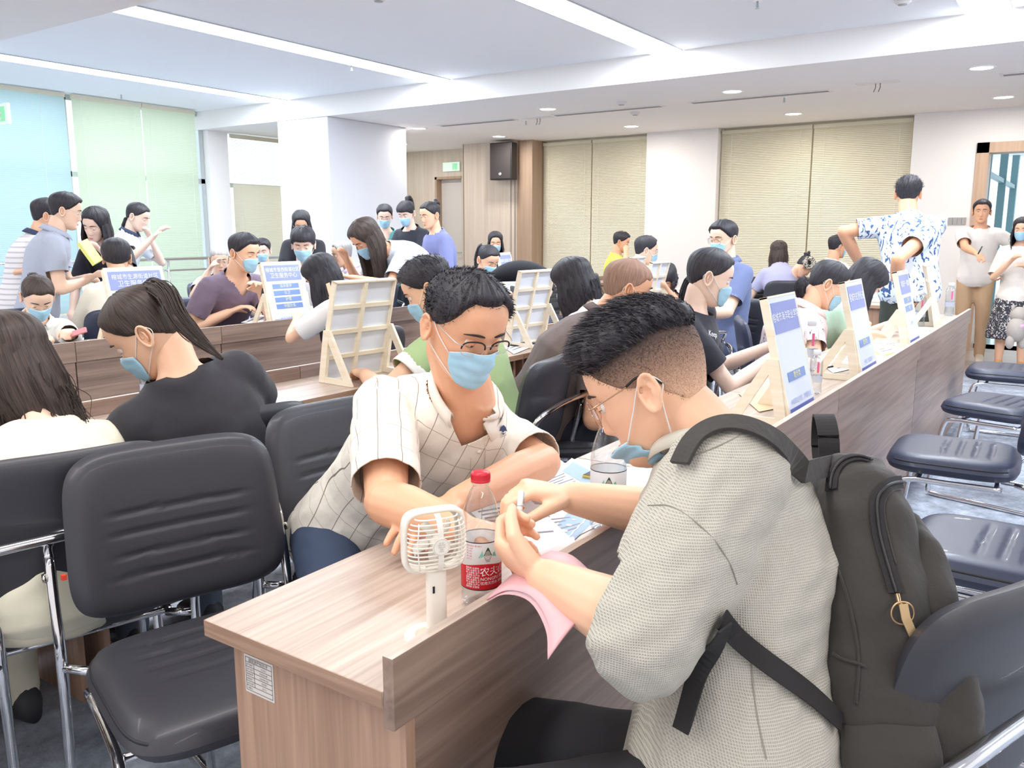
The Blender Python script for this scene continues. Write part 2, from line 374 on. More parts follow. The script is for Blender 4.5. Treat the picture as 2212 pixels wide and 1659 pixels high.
# downlights
DL = [(8.2, .92, 'nearest downlight on the right ceiling'), (10.06, .91, 'downlight above the door end of the room'), (8.2, 3.03, 'front row downlight above the wide blind bay'), (10.1, 3.0, 'rear row downlight in front of the wide blind bay'), (8.2, 5.11, 'front row downlight left of the ceiling grille'), (10.1, 5.04, 'rear row downlight in front of the white pier'), (10.1, 7.1, 'downlight above the loudspeaker'), (8.75, 7.42, 'front downlight beside the white column'), (10.12, 8.94, 'rear downlight beside the white column')]
for x, y, l in DL:
    t = thing('downlight', l, 'light', (x, y, LZ), 0, 'round downlights')
    c = MB(); c.lathe([(.085, -.004), (.105, -.010), (.11, 0)], 28, (x, y, LZ), cap=False); part('bezel', c, M('bezel_white', '#ffffff', .4), t, True)
    c = MB(); c.lathe([(.0, -.004), (.088, -.004)], 28, (x, y, LZ), cap=False); part('lens', c, mEmW, t)
    area('downlight_lamp', (x, y, LZ-.02), .15, .15, 12, (1, .96, .91))
# air slots
for (x, y0, y1, l) in [(8.66, 2.25, 3.62, 'longest ceiling air grille, above the standing man'), (8.68, 3.98, 5.3, 'ceiling air grille right of centre downlight'), (8.7, 5.9, 7.0, 'faint ceiling air grille near the white column'), (8.66, -.3, .8, 'ceiling air grille at the right edge')]:
    t = thing('air_grille', l, 'vent', (x, y0, LZ), 0, 'ceiling air grilles')
    c = MB(); c.box((x-.07, y0, LZ-.008), (x-.045, y1, LZ)); c.box((x+.045, y0, LZ-.008), (x+.07, y1, LZ)); c.box((x-.07, y0-.025, LZ-.008), (x+.07, y0, LZ)); c.box((x-.07, y1, LZ-.008), (x+.07, y1+.025, LZ)); part('frame', c, M('grille_white', '#e9e5e2', .5), t)
    c = MB(); c.box((x-.045, y0, LZ-.002), (x+.045, y1, LZ-.0005)); part('slot', c, M('grille_shade', '#8f8a88', .8), t)
    for k in (-.03, -.01, .01, .03):
        c = MB(); c.box((x+k-.003, y0, LZ-.010), (x+k+.003, y1, LZ-.001)); part('fin', c, mGrey, t)
def ceil_item(kind, px, py, z, label):
    p = atz(px, py, z-.03); x, y = p[0], p[1]
    if kind == 'sprinkler':
        t = thing('sprinkler', label, 'sprinkler', (x, y, z), 0, 'ceiling sprinklers')
        c = MB(); c.lathe([(.0, -.003), (.032, -.005), (.035, 0)], 20, (x, y, z), cap=False); part('rosette', c, M('bezel_white', '#ffffff'), t, True)
        c = MB(); c.lathe([(.008, 0), (.008, -.03), (.013, -.034), (.004, -.045), (.017, -.048), (.016, -.051)], 12, (x, y, z)); part('head', c, mAlu, t, True)
    elif kind == 'detector':
        t = thing('smoke_detector', label, 'detector', (x, y, z), 0, 'ceiling detectors')
        c = MB(); c.lathe([(.055, 0), (.055, -.015), (.04, -.03), (.02, -.035), (0, -.035)], 24, (x, y, z), cap=False); part('housing', c, M('detector_white', '#e4e0de', .5), t, True)
        c = MB(); c.lathe([(.03, -.03), (.03, -.036), (.0, -.037)], 16, (x, y, z), cap=False); part('sensor', c, mGrey, t, True)
    else:
        t = thing('junction_plate', label, 'plate', (x, y, z), 0, 'ceiling wire plates')
        c = MB(); c.box((x-.06, y-.18, z-.006), (x+.06, y+.18, z)); part('plate', c, M('grille_white', '#e9e5e2'), t)
        for k in (-.02, .02):
            c = MB(); c.tube([(x, y+k, z-.004), (x+.01, y+k, z-.04), (x, y+k+.012, z-.08)], .004, 6); part('wire', c, M('wire_rust', '#b8705f' if kind == 'red' else '#8a6f66'), t, True)
for a in [('sprinkler', 1636, 12, RZ, 'sprinkler top right of the recessed ceiling'), ('sprinkler', 759, 148, RZ, 'sprinkler below the second light strip'), ('sprinkler', 262, 210, RZ, 'sprinkler above the left blinds'), ('sprinkler', 1694, 217, LZ, 'sprinkler beside the longest grille'), ('sprinkler', 1136, 266, LZ, 'sprinkler above the loudspeaker'),
          ('detector', 818, 2, RZ, 'detector at the top edge of the photo'), ('detector', 1343, 226, LZ, 'larger detector beside the centre grille'), ('detector', 1372, 248, LZ, 'small detector above the middle downlight'), ('detector', 1950, 9, RZ, 'flat round detector at the top right'),
          ('plate', 1896, 186, LZ, 'ceiling plate with two dangling wires on the right'), ('red', 1163, 260, LZ, 'small ceiling plate with red wire above the loudspeaker')]: ceil_item(*a)
# loudspeaker
t = thing('loudspeaker', 'black wall loudspeaker high on the wood column', 'loudspeaker', (10.6, 7.33, 2.1))
c = MB(); c.prism([(10.64, 7.15), (10.64, 7.50), (10.46, 7.52), (10.46, 7.13)], 2.09, 2.62); part('cabinet', c, mDark, t, bevel=.01)
c = MB(); c.box((10.452, 7.145, 2.105), (10.458, 7.505, 2.605)); part('grille', c, M('speaker_mesh', '#3a3536', .6, bump=(300, .5, .002)), t)
c = MB(); c.lathe([(0, 0), (.025, 0), (.025, .004), (0, .004)], 16); me = c.mesh('badge', True); me.transform(Matrix.Translation((10.452, 7.33, 2.17)) @ Matrix.Rotation(-math.pi/2, 4, 'Y')); part('badge', me, mAlu, t)
c = MB(); c.tube([(10.66, 7.33, 2.3), (10.69, 7.33, 2.3)], .02, 8); part('bracket', c, mDark, t)
c = MB(); c.tube([(10.68, 7.22, 2.1), (10.68, 7.22, .9)], .006, 6); part('cable', c, M('cable_grey', '#8a8480'), t)
# exit signs
def exit_sign(p, ax, label):
    t = thing('exit_sign', label, 'sign', p); x, y, z = p
    c = MB(); c.box((x-.01, y-.17, z), (x+.01, y+.17, z+.14)); part('panel', c, M('exit_panel', '#dff3e6', .4, emis=('#d8f4e2', .25)), t)
    c = MB(); c.box((x-.012, y-.13, z+.02), (x-.0105, y-.03, z+.12)); part('running_figure_field', c, M('exit_green', '#8fe0ae', .4, emis=('#8fe0ae', .3)), t)
    c = MB(); c.tube([(x-.013, y-.05, z+.10), (x-.013, y-.08, z+.07), (x-.013, y-.06, z+.05), (x-.013, y-.09, z+.03)], .006, 6); part('figure', c, M('exit_white', '#f4fff8'), t)
    c = MB(); c.tube([(x, y, z+.14), (x, y, z+.22)], .005, 6); part('rod', c, mAlu, t)
exit_sign((11.17, 8.80, 2.31), 1, 'green and white exit sign above the alcove door')
p = atd(12, 246, 5.9); exit_sign((p[0], p[1]+.12, p[2]-.07), 0, 'hanging exit sign at the left edge of the photo')
# wall plates
for i, y in enumerate([1.67, 1.57, 1.47]):
    t = thing('wall_control', ['white thermostat farthest from the door', 'white thermostat, middle of three', 'white thermostat beside the grey switches'][i], 'switch', (XF, y, 1.42), 0, 'thermostats on the far wall')
    c = MB(); c.box((XF-.012, y-.043, 1.41), (XF, y+.043, 1.495)); part('plate', c, M('bezel_white', '#ffffff'), t, bevel=.003)
    c = MB(); c.box((XF-.014, y-.028, 1.45), (XF-.011, y+.028, 1.475)); part('display', c, mGrey, t)
t = thing('light_switch', 'row of grey rocker switches beside the door', 'switch', (XF, 1.33, 1.42))
for k in range(4):
    c = MB(); c.box((XF-.012, 1.235+k*.046, 1.415), (XF, 1.278+k*.046, 1.495)); part('rocker', c, mGrey, t, bevel=.002)
# door to corridor
fr = MB(); fr.box((XF-.04, 1.07, 0), (XF+.25, 1.19, 2.30)); fr.box((XF-.04, -.35, 2.19), (XF+.25, 1.19, 2.30)); fr.box((XF-.04, -.35, 0), (XF+.25, -.25, 2.3))
do = struct('door_1', fr, mDoorF)
c = MB(); c.box((XF+.25, -1.6, -.1), (18, 3.0, 0)); struct('floor_corridor', c, M('corridor_tile', '#cfdcd8', .12, var=('#bccdc9', (1.2, 1.2, 1), 2)))
c = MB(); c.box((XF+.25, -1.6, 2.6), (18, 3.0, 2.7)); struct('ceiling_corridor', c, mCeil)
c = MB(); c.box((XF+.25, 1.30, 0), (12.6, 1.40, 2.7)); struct('wall_corridor', c, mWhite)
c = MB()
for x in (12.6, 14.8, 16.8): c.box((x, 1.2, 0), (x+.09, 1.3, 2.6))
for z in (.03, .95, 2.05): c.box((12.6, 1.22, z), (17, 1.28, z+.06))
for y in (-1.5, -.6, .3, 1.2): c.box((16.9, y, 0), (17.0, y+.08, 2.6))
struct('window_4', c, M('teal_frame', '#6f909a', .4))
c = MB(); c.box((11.3, 1.16, 1.3), (11.9, 1.2, 2.25)); struct('trim_5', c, M('curtain_blue', '#b9cfe6', .7))
c = MB(); c.box((11.35, 1.12, 0), (11.42, 1.16, 2.0)); c.box((11.6, 1.12, 0), (11.68, 1.16, 2.0)); struct('trim_6', c, M('dark_leaf', '#3b4a4c', .4))
# baseboard
c = MB(); c.box((XF-.015, 1.19, 0), (XF, 1.86, .1)); c.box((XF-.015, 4.19, 0), (XF, 5.2, .1)); struct('baseboard_far', c, mWhite)
# ------------------------------------------------------------------ desks
mTopX = wood('desk_top_laminate', '#cdbcae', '#ae998a', 0, 1, .32, 70)
mPanX = wood('desk_front_laminate', '#a68d7e', '#80695d', 0, 1, .38, 55)
mEndV = wood('desk_end_laminate', '#c09c84', '#a07f69', 2, 1, .38, 70)
mEdge = wood('desk_edge_laminate', '#b4937c', '#8e6f5c', 0, 1, .4, 120)
mEdgeY = wood('desk_edge_laminate_end', '#b4937c', '#8e6f5c', 1, 1, .4, 120)
def desk(x0, x1, yb, yu, label, group=None, z=.75, grp_end=True, endmat=None):
    """yb: outer face of the raised board, yu: user's edge"""
    s = 1 if yu > yb else -1
    t = thing('desk', label, 'desk', ((x0+x1)/2, (yb+yu)/2, 0), 0, group)
    g = .0015; x0 += g; x1 -= g
    c = MB(); c.box((x0, yb+s*.019, z-.026), (x1, yu, z)); part('desktop', c, mTopX, t, bevel=.0015)
    for xx in (x0-.0006, x1):
        c = MB(); c.box((xx, yb+s*.02, z-.0255), (xx+.0006, yu, z-.0005)); part('end_edge_band', c, mEdgeY, t)
    c = MB(); c.box((x0, yu, z-.0255), (x1, yu+s*.0006, z-.0005)); part('edge_band', c, mEdge, t)
    c = MB(); c.box((x0, yb, z-.05), (x1, yb+s*.018, z+.05)); part('raised_board', c, mPanX, t, bevel=.0012)
    c = MB(); c.box((x0, yb+s*.0005, z+.0498), (x1, yb+s*.0175, z+.0505)); part('board_edge_band', c, mTopX, t)
    c = MB(); c.box((x0+(.002 if x0 > .75 else .047), yb+s*.010, .03), (x1-.002, yb+s*.026, z-.05)); part('modesty_panel', c, mPanX, t)
    for e in (x0+.028, x1-.046):
        c = MB(); c.box((e, yb+s*(.0265 if x0 > .75 or e > x0+.1 else .006), 0), (e+.018, yu-s*.03, z-.026)); part('end_panel', c, mEndV, t)
    c = MB(); c.box((x0+.05, yb+s*.10, z-.20), (x1-.05, yu-s*.06, z-.185)); part('under_shelf', c, mPanX, t)
    return t
GA = 'front row of joined desks'
desk(.73, 1.87, .68, 1.065, 'nearest wood desk with the white fan and asset sticker', GA)
desk(1.87, 3.00, .68, 1.065, 'front row desk hidden behind the man with the backpack', GA)
desk(3.00, 4.67, .68, 1.065, 'front row desk between two panel seams, second sign from the front on it', GA)
desk(4.67, 6.75, .68, 1.065, 'farthest desk of the front row with the last two signs', GA)
GB = 'second row of joined desks'
for a, b, l in [(-.2, 1.2, 'second row desk in front of the long haired woman in cream'), (1.2, 2.30, 'second row desk in front of the woman in the black tee'), (2.30, 3.40, 'second row desk carrying the large white sign back'), (3.40, 4.6, 'second row desk carrying the smaller sign back')]:
    desk(a, b, 2.615, 2.245, l, GB)
GC = 'third row of joined desks'
for a, b, l in [(.6, 2.2, 'third row desk under the woman in the white blouse with a phone'), (2.2, 3.05, 'third row desk behind the ponytailed woman'), (3.05, 4.2, 'third row desk with the purple poster sign'), (4.2, 5.6, 'third row desk behind the woman in the black pinafore')]:
    desk(a, b, 4.09, 4.47, l, GC)
desk(7.3, 9.6, 1.36, 1.74, 'far wood desk with red gift bags by the door wall', None)
for a, b, l in [(5.4, 7.0, 'far centre desk holding a laptop'), (7.0, 8.6, 'far centre desk before the blinds')]: desk(a, b, 2.9, 3.25, l, 'far centre desks')
desk(8.8, 10.2, 5.0, 4.62, 'far desk by the yellow shirt boy', None)
# asset sticker on the end of the nearest desk
t = thing('sticker', 'white printed asset sticker on the end of the nearest desk', 'sticker', (.757, 1.0, .66))
yl, yr, zt, zb = 1.010, .945, .700, .638
c = MB(); c.box((.7585, yr, zb), (.7592, yl, zt)); part('paper', c, M('sticker_paper', '#e3ddd7', .4), t)
c = MB()
for k in range(8): z = zt-.004-k*.0077; c.box((.7580, yr+.003, z-.0003), (.7584, yl-.003, z+.0003))
c.box((.7580, yr+.0027, zb+.004), (.7584, yr+.0033, zt-.004)); c.box((.7580, yl-.0033, zb+.004), (.7584, yl-.0027, zt-.004)); c.box((.7580, yl-.0223, zb+.012), (.7584, yl-.0218, zt-.012))
part('ruled_lines', c, M('print_grey', '#6c6662', .6), t)
c = MB(); merge(c, text_mb('固定资产标识卡', .0062, (.7580, (yl+yr)/2, zt-.008), (0, -1, 0), (0, 0, 1)))
for k, (a_, b_) in enumerate([('资产编号', 'XL-012'), ('资产名称', '条形会议桌'), ('规格型号', '1200*400*750'), ('使用部门', '会议室'), ('启用日期', '2021.9'), ('保管人', '')]):
    z = zt-.0155-k*.0077
    merge(c, text_mb(a_, .0036, (.7580, yl-.0125, z), (0, -1, 0), (0, 0, 1)))
    if b_: merge(c, text_mb(b_, .0036, (.7580, yr+.021, z), (0, -1, 0), (0, 0, 1)))
part('printed_text', c, M('print_dark', '#3f3a38', .6), t)
# ------------------------------------------------------------------ chair
mLea = M('black_leatherette', '#3c3c42', .42, bump=(260, .12, .001), coat=.06)
mLeaN = M('navy_leatherette', '#363c52', .42, bump=(260, .12, .001), coat=.06)
mSeam = M('piping', '#2a2a2e', .5)
def cushion(w, h, t, nx=30, ny=26, groove=(), gw=.0045, gd=.007, curve=0, gx=.58, top_taper=0):
    """rounded padded panel lying in XY, thickness along Z; grooves are lines across X at the given y"""
    mb = MB()
    def outline(f):   # rounded-rectangle grid
        return f
    u = np.linspace(-1, 1, nx); v = np.linspace(-1, 1, ny*2)
    U, Vv = np.meshgrid(u, v, indexing='ij')
    e = 5.0
    n_ = (np.abs(U)**e+np.abs(Vv)**e)**(1/e)+1e-9; mx = np.maximum(np.abs(U), np.abs(Vv))+1e-9
    s = mx/n_*1.0
    s = np.where(mx > 0, mx/n_, 1)
    X = U*s*w/2; Y = Vv*s*h/2
    X = X*(1-top_taper*(Vv*.5+.5))
    edge = mx
    prof = (1-np.clip((edge-.72)/.28, 0, 1)**2.6)
    Z = t/2*np.maximum(prof, 0)**.5
    Zt = Z.copy()
    for g in groove:
        d = (Y-g-.05*curve*0)/gw
        lat = 1/(1+np.exp((np.abs(X)-w/2*gx)/.006))
        Zt -= gd*np.exp(-d*d)*lat
    bow = curve*(X/(w/2))**2
    P1 = np.stack([X, Y, Zt+bow], -1); P2 = np.stack([X, Y, -Z*.8+bow], -1)
    mb.grid(P1); mb.grid(P2[::-1])
    return mb
def rot(mbx, R, tr):
    V = mbx.V()@np.array(R).T+np.array(tr); mbx.v = [V]; return mbx
def make_chair(name, label, mat):
    t = thing(name, label, 'chair')
    sc = cushion(.47, .46, .085, groove=(-.13, -.075, -.02, .035), curve=0)   # local +Y is the front
    part('seat', rot(sc, np.eye(3), (0, .02, .455)), mat, t, True)
    c = MB(); A = np.linspace(0, 2*np.pi, 60, endpoint=False)
    sx = np.sign(np.cos(A))*np.abs(np.cos(A))**.4; sy = np.sign(np.sin(A))*np.abs(np.sin(A))**.4
    c.tube(np.stack([sx*.226, .02+sy*.221, np.full(60, .470)], -1), .0035, 6, closed=True); part('seat_piping', c, mSeam, t, True)
    th = math.radians(100)      # backrest leans back
    bc = cushion(.47, .36, .055, groove=(-.095, -.05, -.005, .04), gw=.0035, gd=.007, curve=.03, top_taper=.06)
    ca, sa = math.cos(th), math.sin(th)
    Rb = np.array([[-1, 0, 0], [0, ca, sa], [0, sa, -ca]])
    part('backrest', rot(bc, Rb, (0, -.255, .70)), mat, t, True)
    c = MB(); pts = np.stack([-sx*.228*(1-.06*(sy*.5+.5)), sy*.172, .03*(sx)**2], -1)
    c.tube(pts@Rb.T+np.array((0, -.255, .70)), .0035, 6, closed=True); part('back_piping', c, mSeam, t, True)
    for s in (-1, 1):
        c = MB(); c.tube(smoothpts([(s*.25, -.295, .66), (s*.252, -.272, .56), (s*.252, -.25, .44), (s*.252, -.27, .2), (s*.252, -.285, .03), (s*.25, -.26, .012), (s*.25, 0, .012), (s*.25, .2, .012), (s*.25, .235, .04), (s*.25, .215, .2), (s*.245, .19, .37), (s*.235, .15, .405), (s*.225, .02, .405), (s*.22, -.16, .405)], 5), .0115, 10)
        part('side_frame', c, mChrome, t, True)
        c = MB(); c.tube([(s*.252, -.25, .43), (s*.2, -.2, .425)], .010, 10); part('seat_stub', c, mChrome, t, True)
        c = MB(); c.lathe([(0, 0), (.011, 0), (.009, .006), (0, .006)], 12); V = c.V(); c.v = [np.stack([s*(V[:, 2]+.262), V[:, 0]-.285, V[:, 1]+.62], -1)]; part('bolt', c, mChromeW, t, True)
    c = MB(); c.tube(smoothpts([(-.25, -.295, .655), (-.245, -.312, .685), (-.2, -.32, .70), (0, -.31, .703), (.2, -.32, .70), (.245, -.312, .685), (.25, -.295, .655)], 4), .0115, 10); part('back_rail', c, mChrome, t, True)
    c = MB(); c.tube([(-.225, .12, .405), (.225, .12, .405)], .009, 8); c.tube([(-.22, -.14, .405), (.22, -.14, .405)], .009, 8); part('cross_bar', c, mChrome, t, True)
    return t
chair0 = make_chair('conference_chair', 'empty black leatherette chair at the lower left, four ribs across its back', mLea)
chairN = make_chair('conference_chair', 'navy chair seat nearest the backpack on the right', mLeaN)
# place chairs (heading = direction the sitter looks, degrees from +X)
def H2R(h): return math.radians(h-90)
chair0.location = (.99, 1.39, 0); chair0.rotation_euler = (0, 0, H2R(-108)); chair0['group'] = 'conference chairs'
chairN.location = (2.57, .12, 0); chairN.rotation_euler = (0, 0, H2R(88)); chairN['group'] = 'conference chairs'
CH = [  # src, x, y, heading, label
 (0, .42, 1.72, -118, 'black chair at the left edge with a chrome arm curve and bolt'),
 (1, 3.66, .36, 92, 'navy chair second along the right aisle, four seat ribs showing'),
 (1, 4.85, .30, 75, 'navy chair third along the right aisle, turned slightly'),
 (1, 6.12, .36, 90, 'navy chair farthest along the right aisle'),
 (1, 3.45, -.25, 120, 'navy chair back at the right edge, behind the nearest navy seat'),
 (0, 2.28, 1.72, -95, 'navy chair beside the checked shirt man with ribs on its back'),
 (0, 2.85, 1.70, -95, 'dark chair left of the bald man in brown'),
 (1, 5.15, 1.58, -90, 'chair behind the woman in the mint top'),
 (1, 4.1, 1.95, -60, 'empty navy chair between the black tee woman and the pink blouse woman'),
 (0, 5.9, 2.45, 80, 'dark chair with a chrome bar below the woman with straight hair down her back'),
 (1, 2.7, 4.78, -85, 'wide navy chair back right of the woman with a phone'),
 (1, 3.25, 4.82, -90, 'navy chair back behind the ponytail, beside the purple shirt man'),
 (1, 4.05, 5.75, -60, 'navy chair right of the cream topped person'),
 (1, 5.0, 6.6, -70, 'dark navy chair left of the balding man in glasses'),
 (1, 2.5, 5.4, 80, 'dark chair at the left edge behind the blouse woman'),
 (0, 3.0, 3.1, 90, 'dark chair behind the large white sign back'),
 (0, 4.45, 3.1, -100, 'dark chair draped with a dark jacket'),
 (0, 5.9, 3.9, -100, 'dark chair near the woman in mint'),
 (0, 6.7, 4.6, -130, 'dark chair behind the mint woman'),
 (0, 7.6, 4.4, -100, 'small dark chair back by the far blinds'),
 (0, 8.3, 4.9, -100, 'far dark chair right of centre'),
 (0, 9.0, 4.15, -100, 'far dark chair in front of the yellow shirt boy'),
 (0, 7.6, 5.4, -120, 'far dark chair beneath the loudspeaker'),
 (0, 5.15, 2.3, 70, 'dark chair right of the bob haired woman'),
 (0, 8.7, 1.95, 80, 'far dark chair near the patterned scrunchie'),
]
FREE = []
for s, x, y, h, l in CH: FREE.append(dup(chairN if s else chair0, (x, y, 0), H2R(h), l, 'conference chairs'))
# ------------------------------------------------------------------ poster signs
mPine = M('pale_pine', '#f9f0de', .5, var=('#f0e2c8', (3, 3, 40), 3))
mPoster = M('poster_white', '#eaf1fb', .22, coat=.4)
mPBlue = M('poster_purple', '#8f9bd8', .25, coat=.4)
mPBlue2 = M('poster_blue', '#7f9cd6', .25, coat=.4)
mPDeep = M('poster_deep', '#7280cc', .25, coat=.4)
mYel = M('print_yellow', '#f2efb0', .5)
mWt = M('print_white', '#f8faff', .5)
mLav = M('print_lavender', '#93a3d4', .5)
mBackB = M('board_back', '#e6ebf6', .6)
def sign(label, cx, y, face, w=.33, h=.50, tilt=14, lines=('榕城市海洋职业学院',), bars=('教师类',), foot='中级职业学校，护理专业', yaw=0, z=.751, blue=None, group='poster signs on the desks'):
    """board leans back; face -1: poster looks toward -Y, +1: toward +Y"""
    t = thing('poster_sign', label, 'sign', (cx, y, z), 0, group)
    ti = math.radians(tilt); ya = math.radians(yaw)+(math.pi if face > 0 else 0)
    R = Matrix.Rotation(ya, 4, 'Z') @ Matrix.Rotation(-ti, 4, 'X')
    T = Matrix.Translation((cx, y, z)) @ R; T0 = Matrix.Translation((cx, y, z)) @ Matrix.Rotation(ya, 4, 'Z')
    f = .018
    def bx(a, b, M_): c = MB(); c.box(a, b, M_); return c
    c = bx((-w/2+.004, 0, .004), (w/2-.004, .003, h-.004), T); part('poster', c, mPoster, t)
    for a, b in [((-w/2, -.001, 0), (-w/2+.007, .024, h)), ((w/2-.007, -.001, 0), (w/2, .024, h)), ((-w/2, -.001, 0), (w/2, .024, .007)), ((-w/2, -.001, h-.007), (w/2, .024, h))]:
        part('frame_bar', bx(a, b, T), mPine, t, bevel=.001)
    part('back_board', bx((-w/2+.007, .004, .007), (w/2-.007, .008, h-.007), T), mBackB, t)
    for a, b in [((-.009, .008, .007), (.009, .022, h-.007))]+[((-w/2+.007, .008, h*k/4-.008), (w/2-.007, .02, h*k/4+.008)) for k in (1, 2, 3)]:
        part('batten', bx(a, b, T), mPine, t)
    # side trestles
    hz = h*.52; yb = hz*math.sin(ti)+.01; zb = hz*math.cos(ti)
    for s in (-1, 1):
        x0 = s*(w/2-.002); x1 = s*(w/2+.010)
        for iq, q in enumerate([[(yb-.012, zb), (yb+.022, zb), (yb+.142, .0), (yb+.105, .0)], [(.03, .0), (yb+.13, .0), (yb+.125, .022), (.035, .022)], [(.012, 0), (.045, 0), (yb+.02, zb-.02), (yb-.01, zb)]]):
            c = MB(); c.prism(q, min(x0, x1)-.0007*iq, max(x0, x1)+.0007*iq, (1, 2, 0)); c.v = [xf(T0, c.V())]; part('trestle_bar', c, mPine, t)
    d = -.0015
    hb = h*.22
    part('header_panel', bx((-w/2+.02, d, h-.03-hb), (w/2-.02, -.0002, h-.022), T), blue or mPBlue, t)
    ax = np.array((R @ Vector((1, 0, 0, 0)))[:3]); au = np.array((R @ Vector((0, 0, 1, 0)))[:3])
    def at(x, zz, q=-.002): return np.array((T @ Vector((x, q, zz)))[:3])
    c = MB()
    for i, l in enumerate(lines):
        merge(c, text_mb(l, min(.036, .27/len(l)*1.0), at(0, h-.03-hb*(.5 if len(lines) == 1 else .3+.4*i)+.004), ax, au))
    part('header_lettering', c, mWt, t)
    n = len(bars); by = h*.62 if n > 1 else h*.36
    for i, l in enumerate(bars):
        zz = by-i*.042
        part('label_bar', bx((-w/2+.055, d, zz-.015), (w/2-.055, -.0002, zz+.015), T), mPBlue2, t)
        part('label_lettering', text_mb(l, .024, at(0, zz), ax, au), mYel, t)
    part('footer_lettering', text_mb(foot, min(.02, .24/len(foot)), at(0, by-n*.042-.035), ax, au), mLav, t)
    part('footer_panel', bx((-w/2+.02, d, .012), (w/2-.02, -.0002, .05), T), mPDeep, t)
    part('footer_line', bx((-w/2+.02, d-.0006, .026), (w/2-.02, d, .028), T), mWt, t)
    return t
HS_, WS_ = .40, .29
sign('nearest poster sign on the front row, behind the backpack handle', 2.68, .705, -1, h=HS_, w=WS_)
sign('second poster sign from the camera on the front row', 3.64, .705, -1, h=HS_, w=WS_, lines=('榕城市虹桥街道',), bars=('教师类',), foot='护理，预防医学')
sign('third poster sign from the camera on the front row', 4.70, .705, -1, h=HS_, w=WS_, lines=('榕城市一都镇',), bars=('医学', '护理'), foot='卫生院')
sign('farthest poster sign of the front row, seen almost edge on', 5.72, .735, -1, h=HS_, w=WS_, yaw=13, lines=('榕城市中医院',), bars=('护理',), foot='临床医学')
sign('large sign seen from its white battened back', 2.45, 2.47, 1, h=.41, w=.32, yaw=-4)
sign('smaller sign seen from its back, left of the long haired woman', 3.74, 2.49, 1, h=.40, w=.30, yaw=-4)
sign('poster sign with four yellow labelled bars beside the purple shirt man', 3.62, 4.125, -1, h=.41, w=.32, yaw=0, lines=('榕城市音西街道社区', '卫生服务中心'), bars=('临床医学', '公卫', '护理', '中医针灸'), foot='社区卫生服务 中医科', blue=mPBlue)
sign('poster sign behind the ponytailed woman, only its purple header showing', 2.62, 4.125, -1, h=.41, w=.34, yaw=0, lines=('榕城市生源街道社区', '卫生服务中心'), bars=('护理', '中医'))
sign('far poster sign with a lavender header behind the mint woman', 6.1, 4.12, -1, h=.42, w=.30, yaw=14, lines=('榕城市龙田镇卫生院',), bars=('护理', '中医'))
sign('far sign back left of the bald man', 5.25, 2.49, 1, h=.40, w=.28)
sign('far sign back above the bob haired woman', 6.2, 3.12, 1, h=.40, w=.28, z=.751)
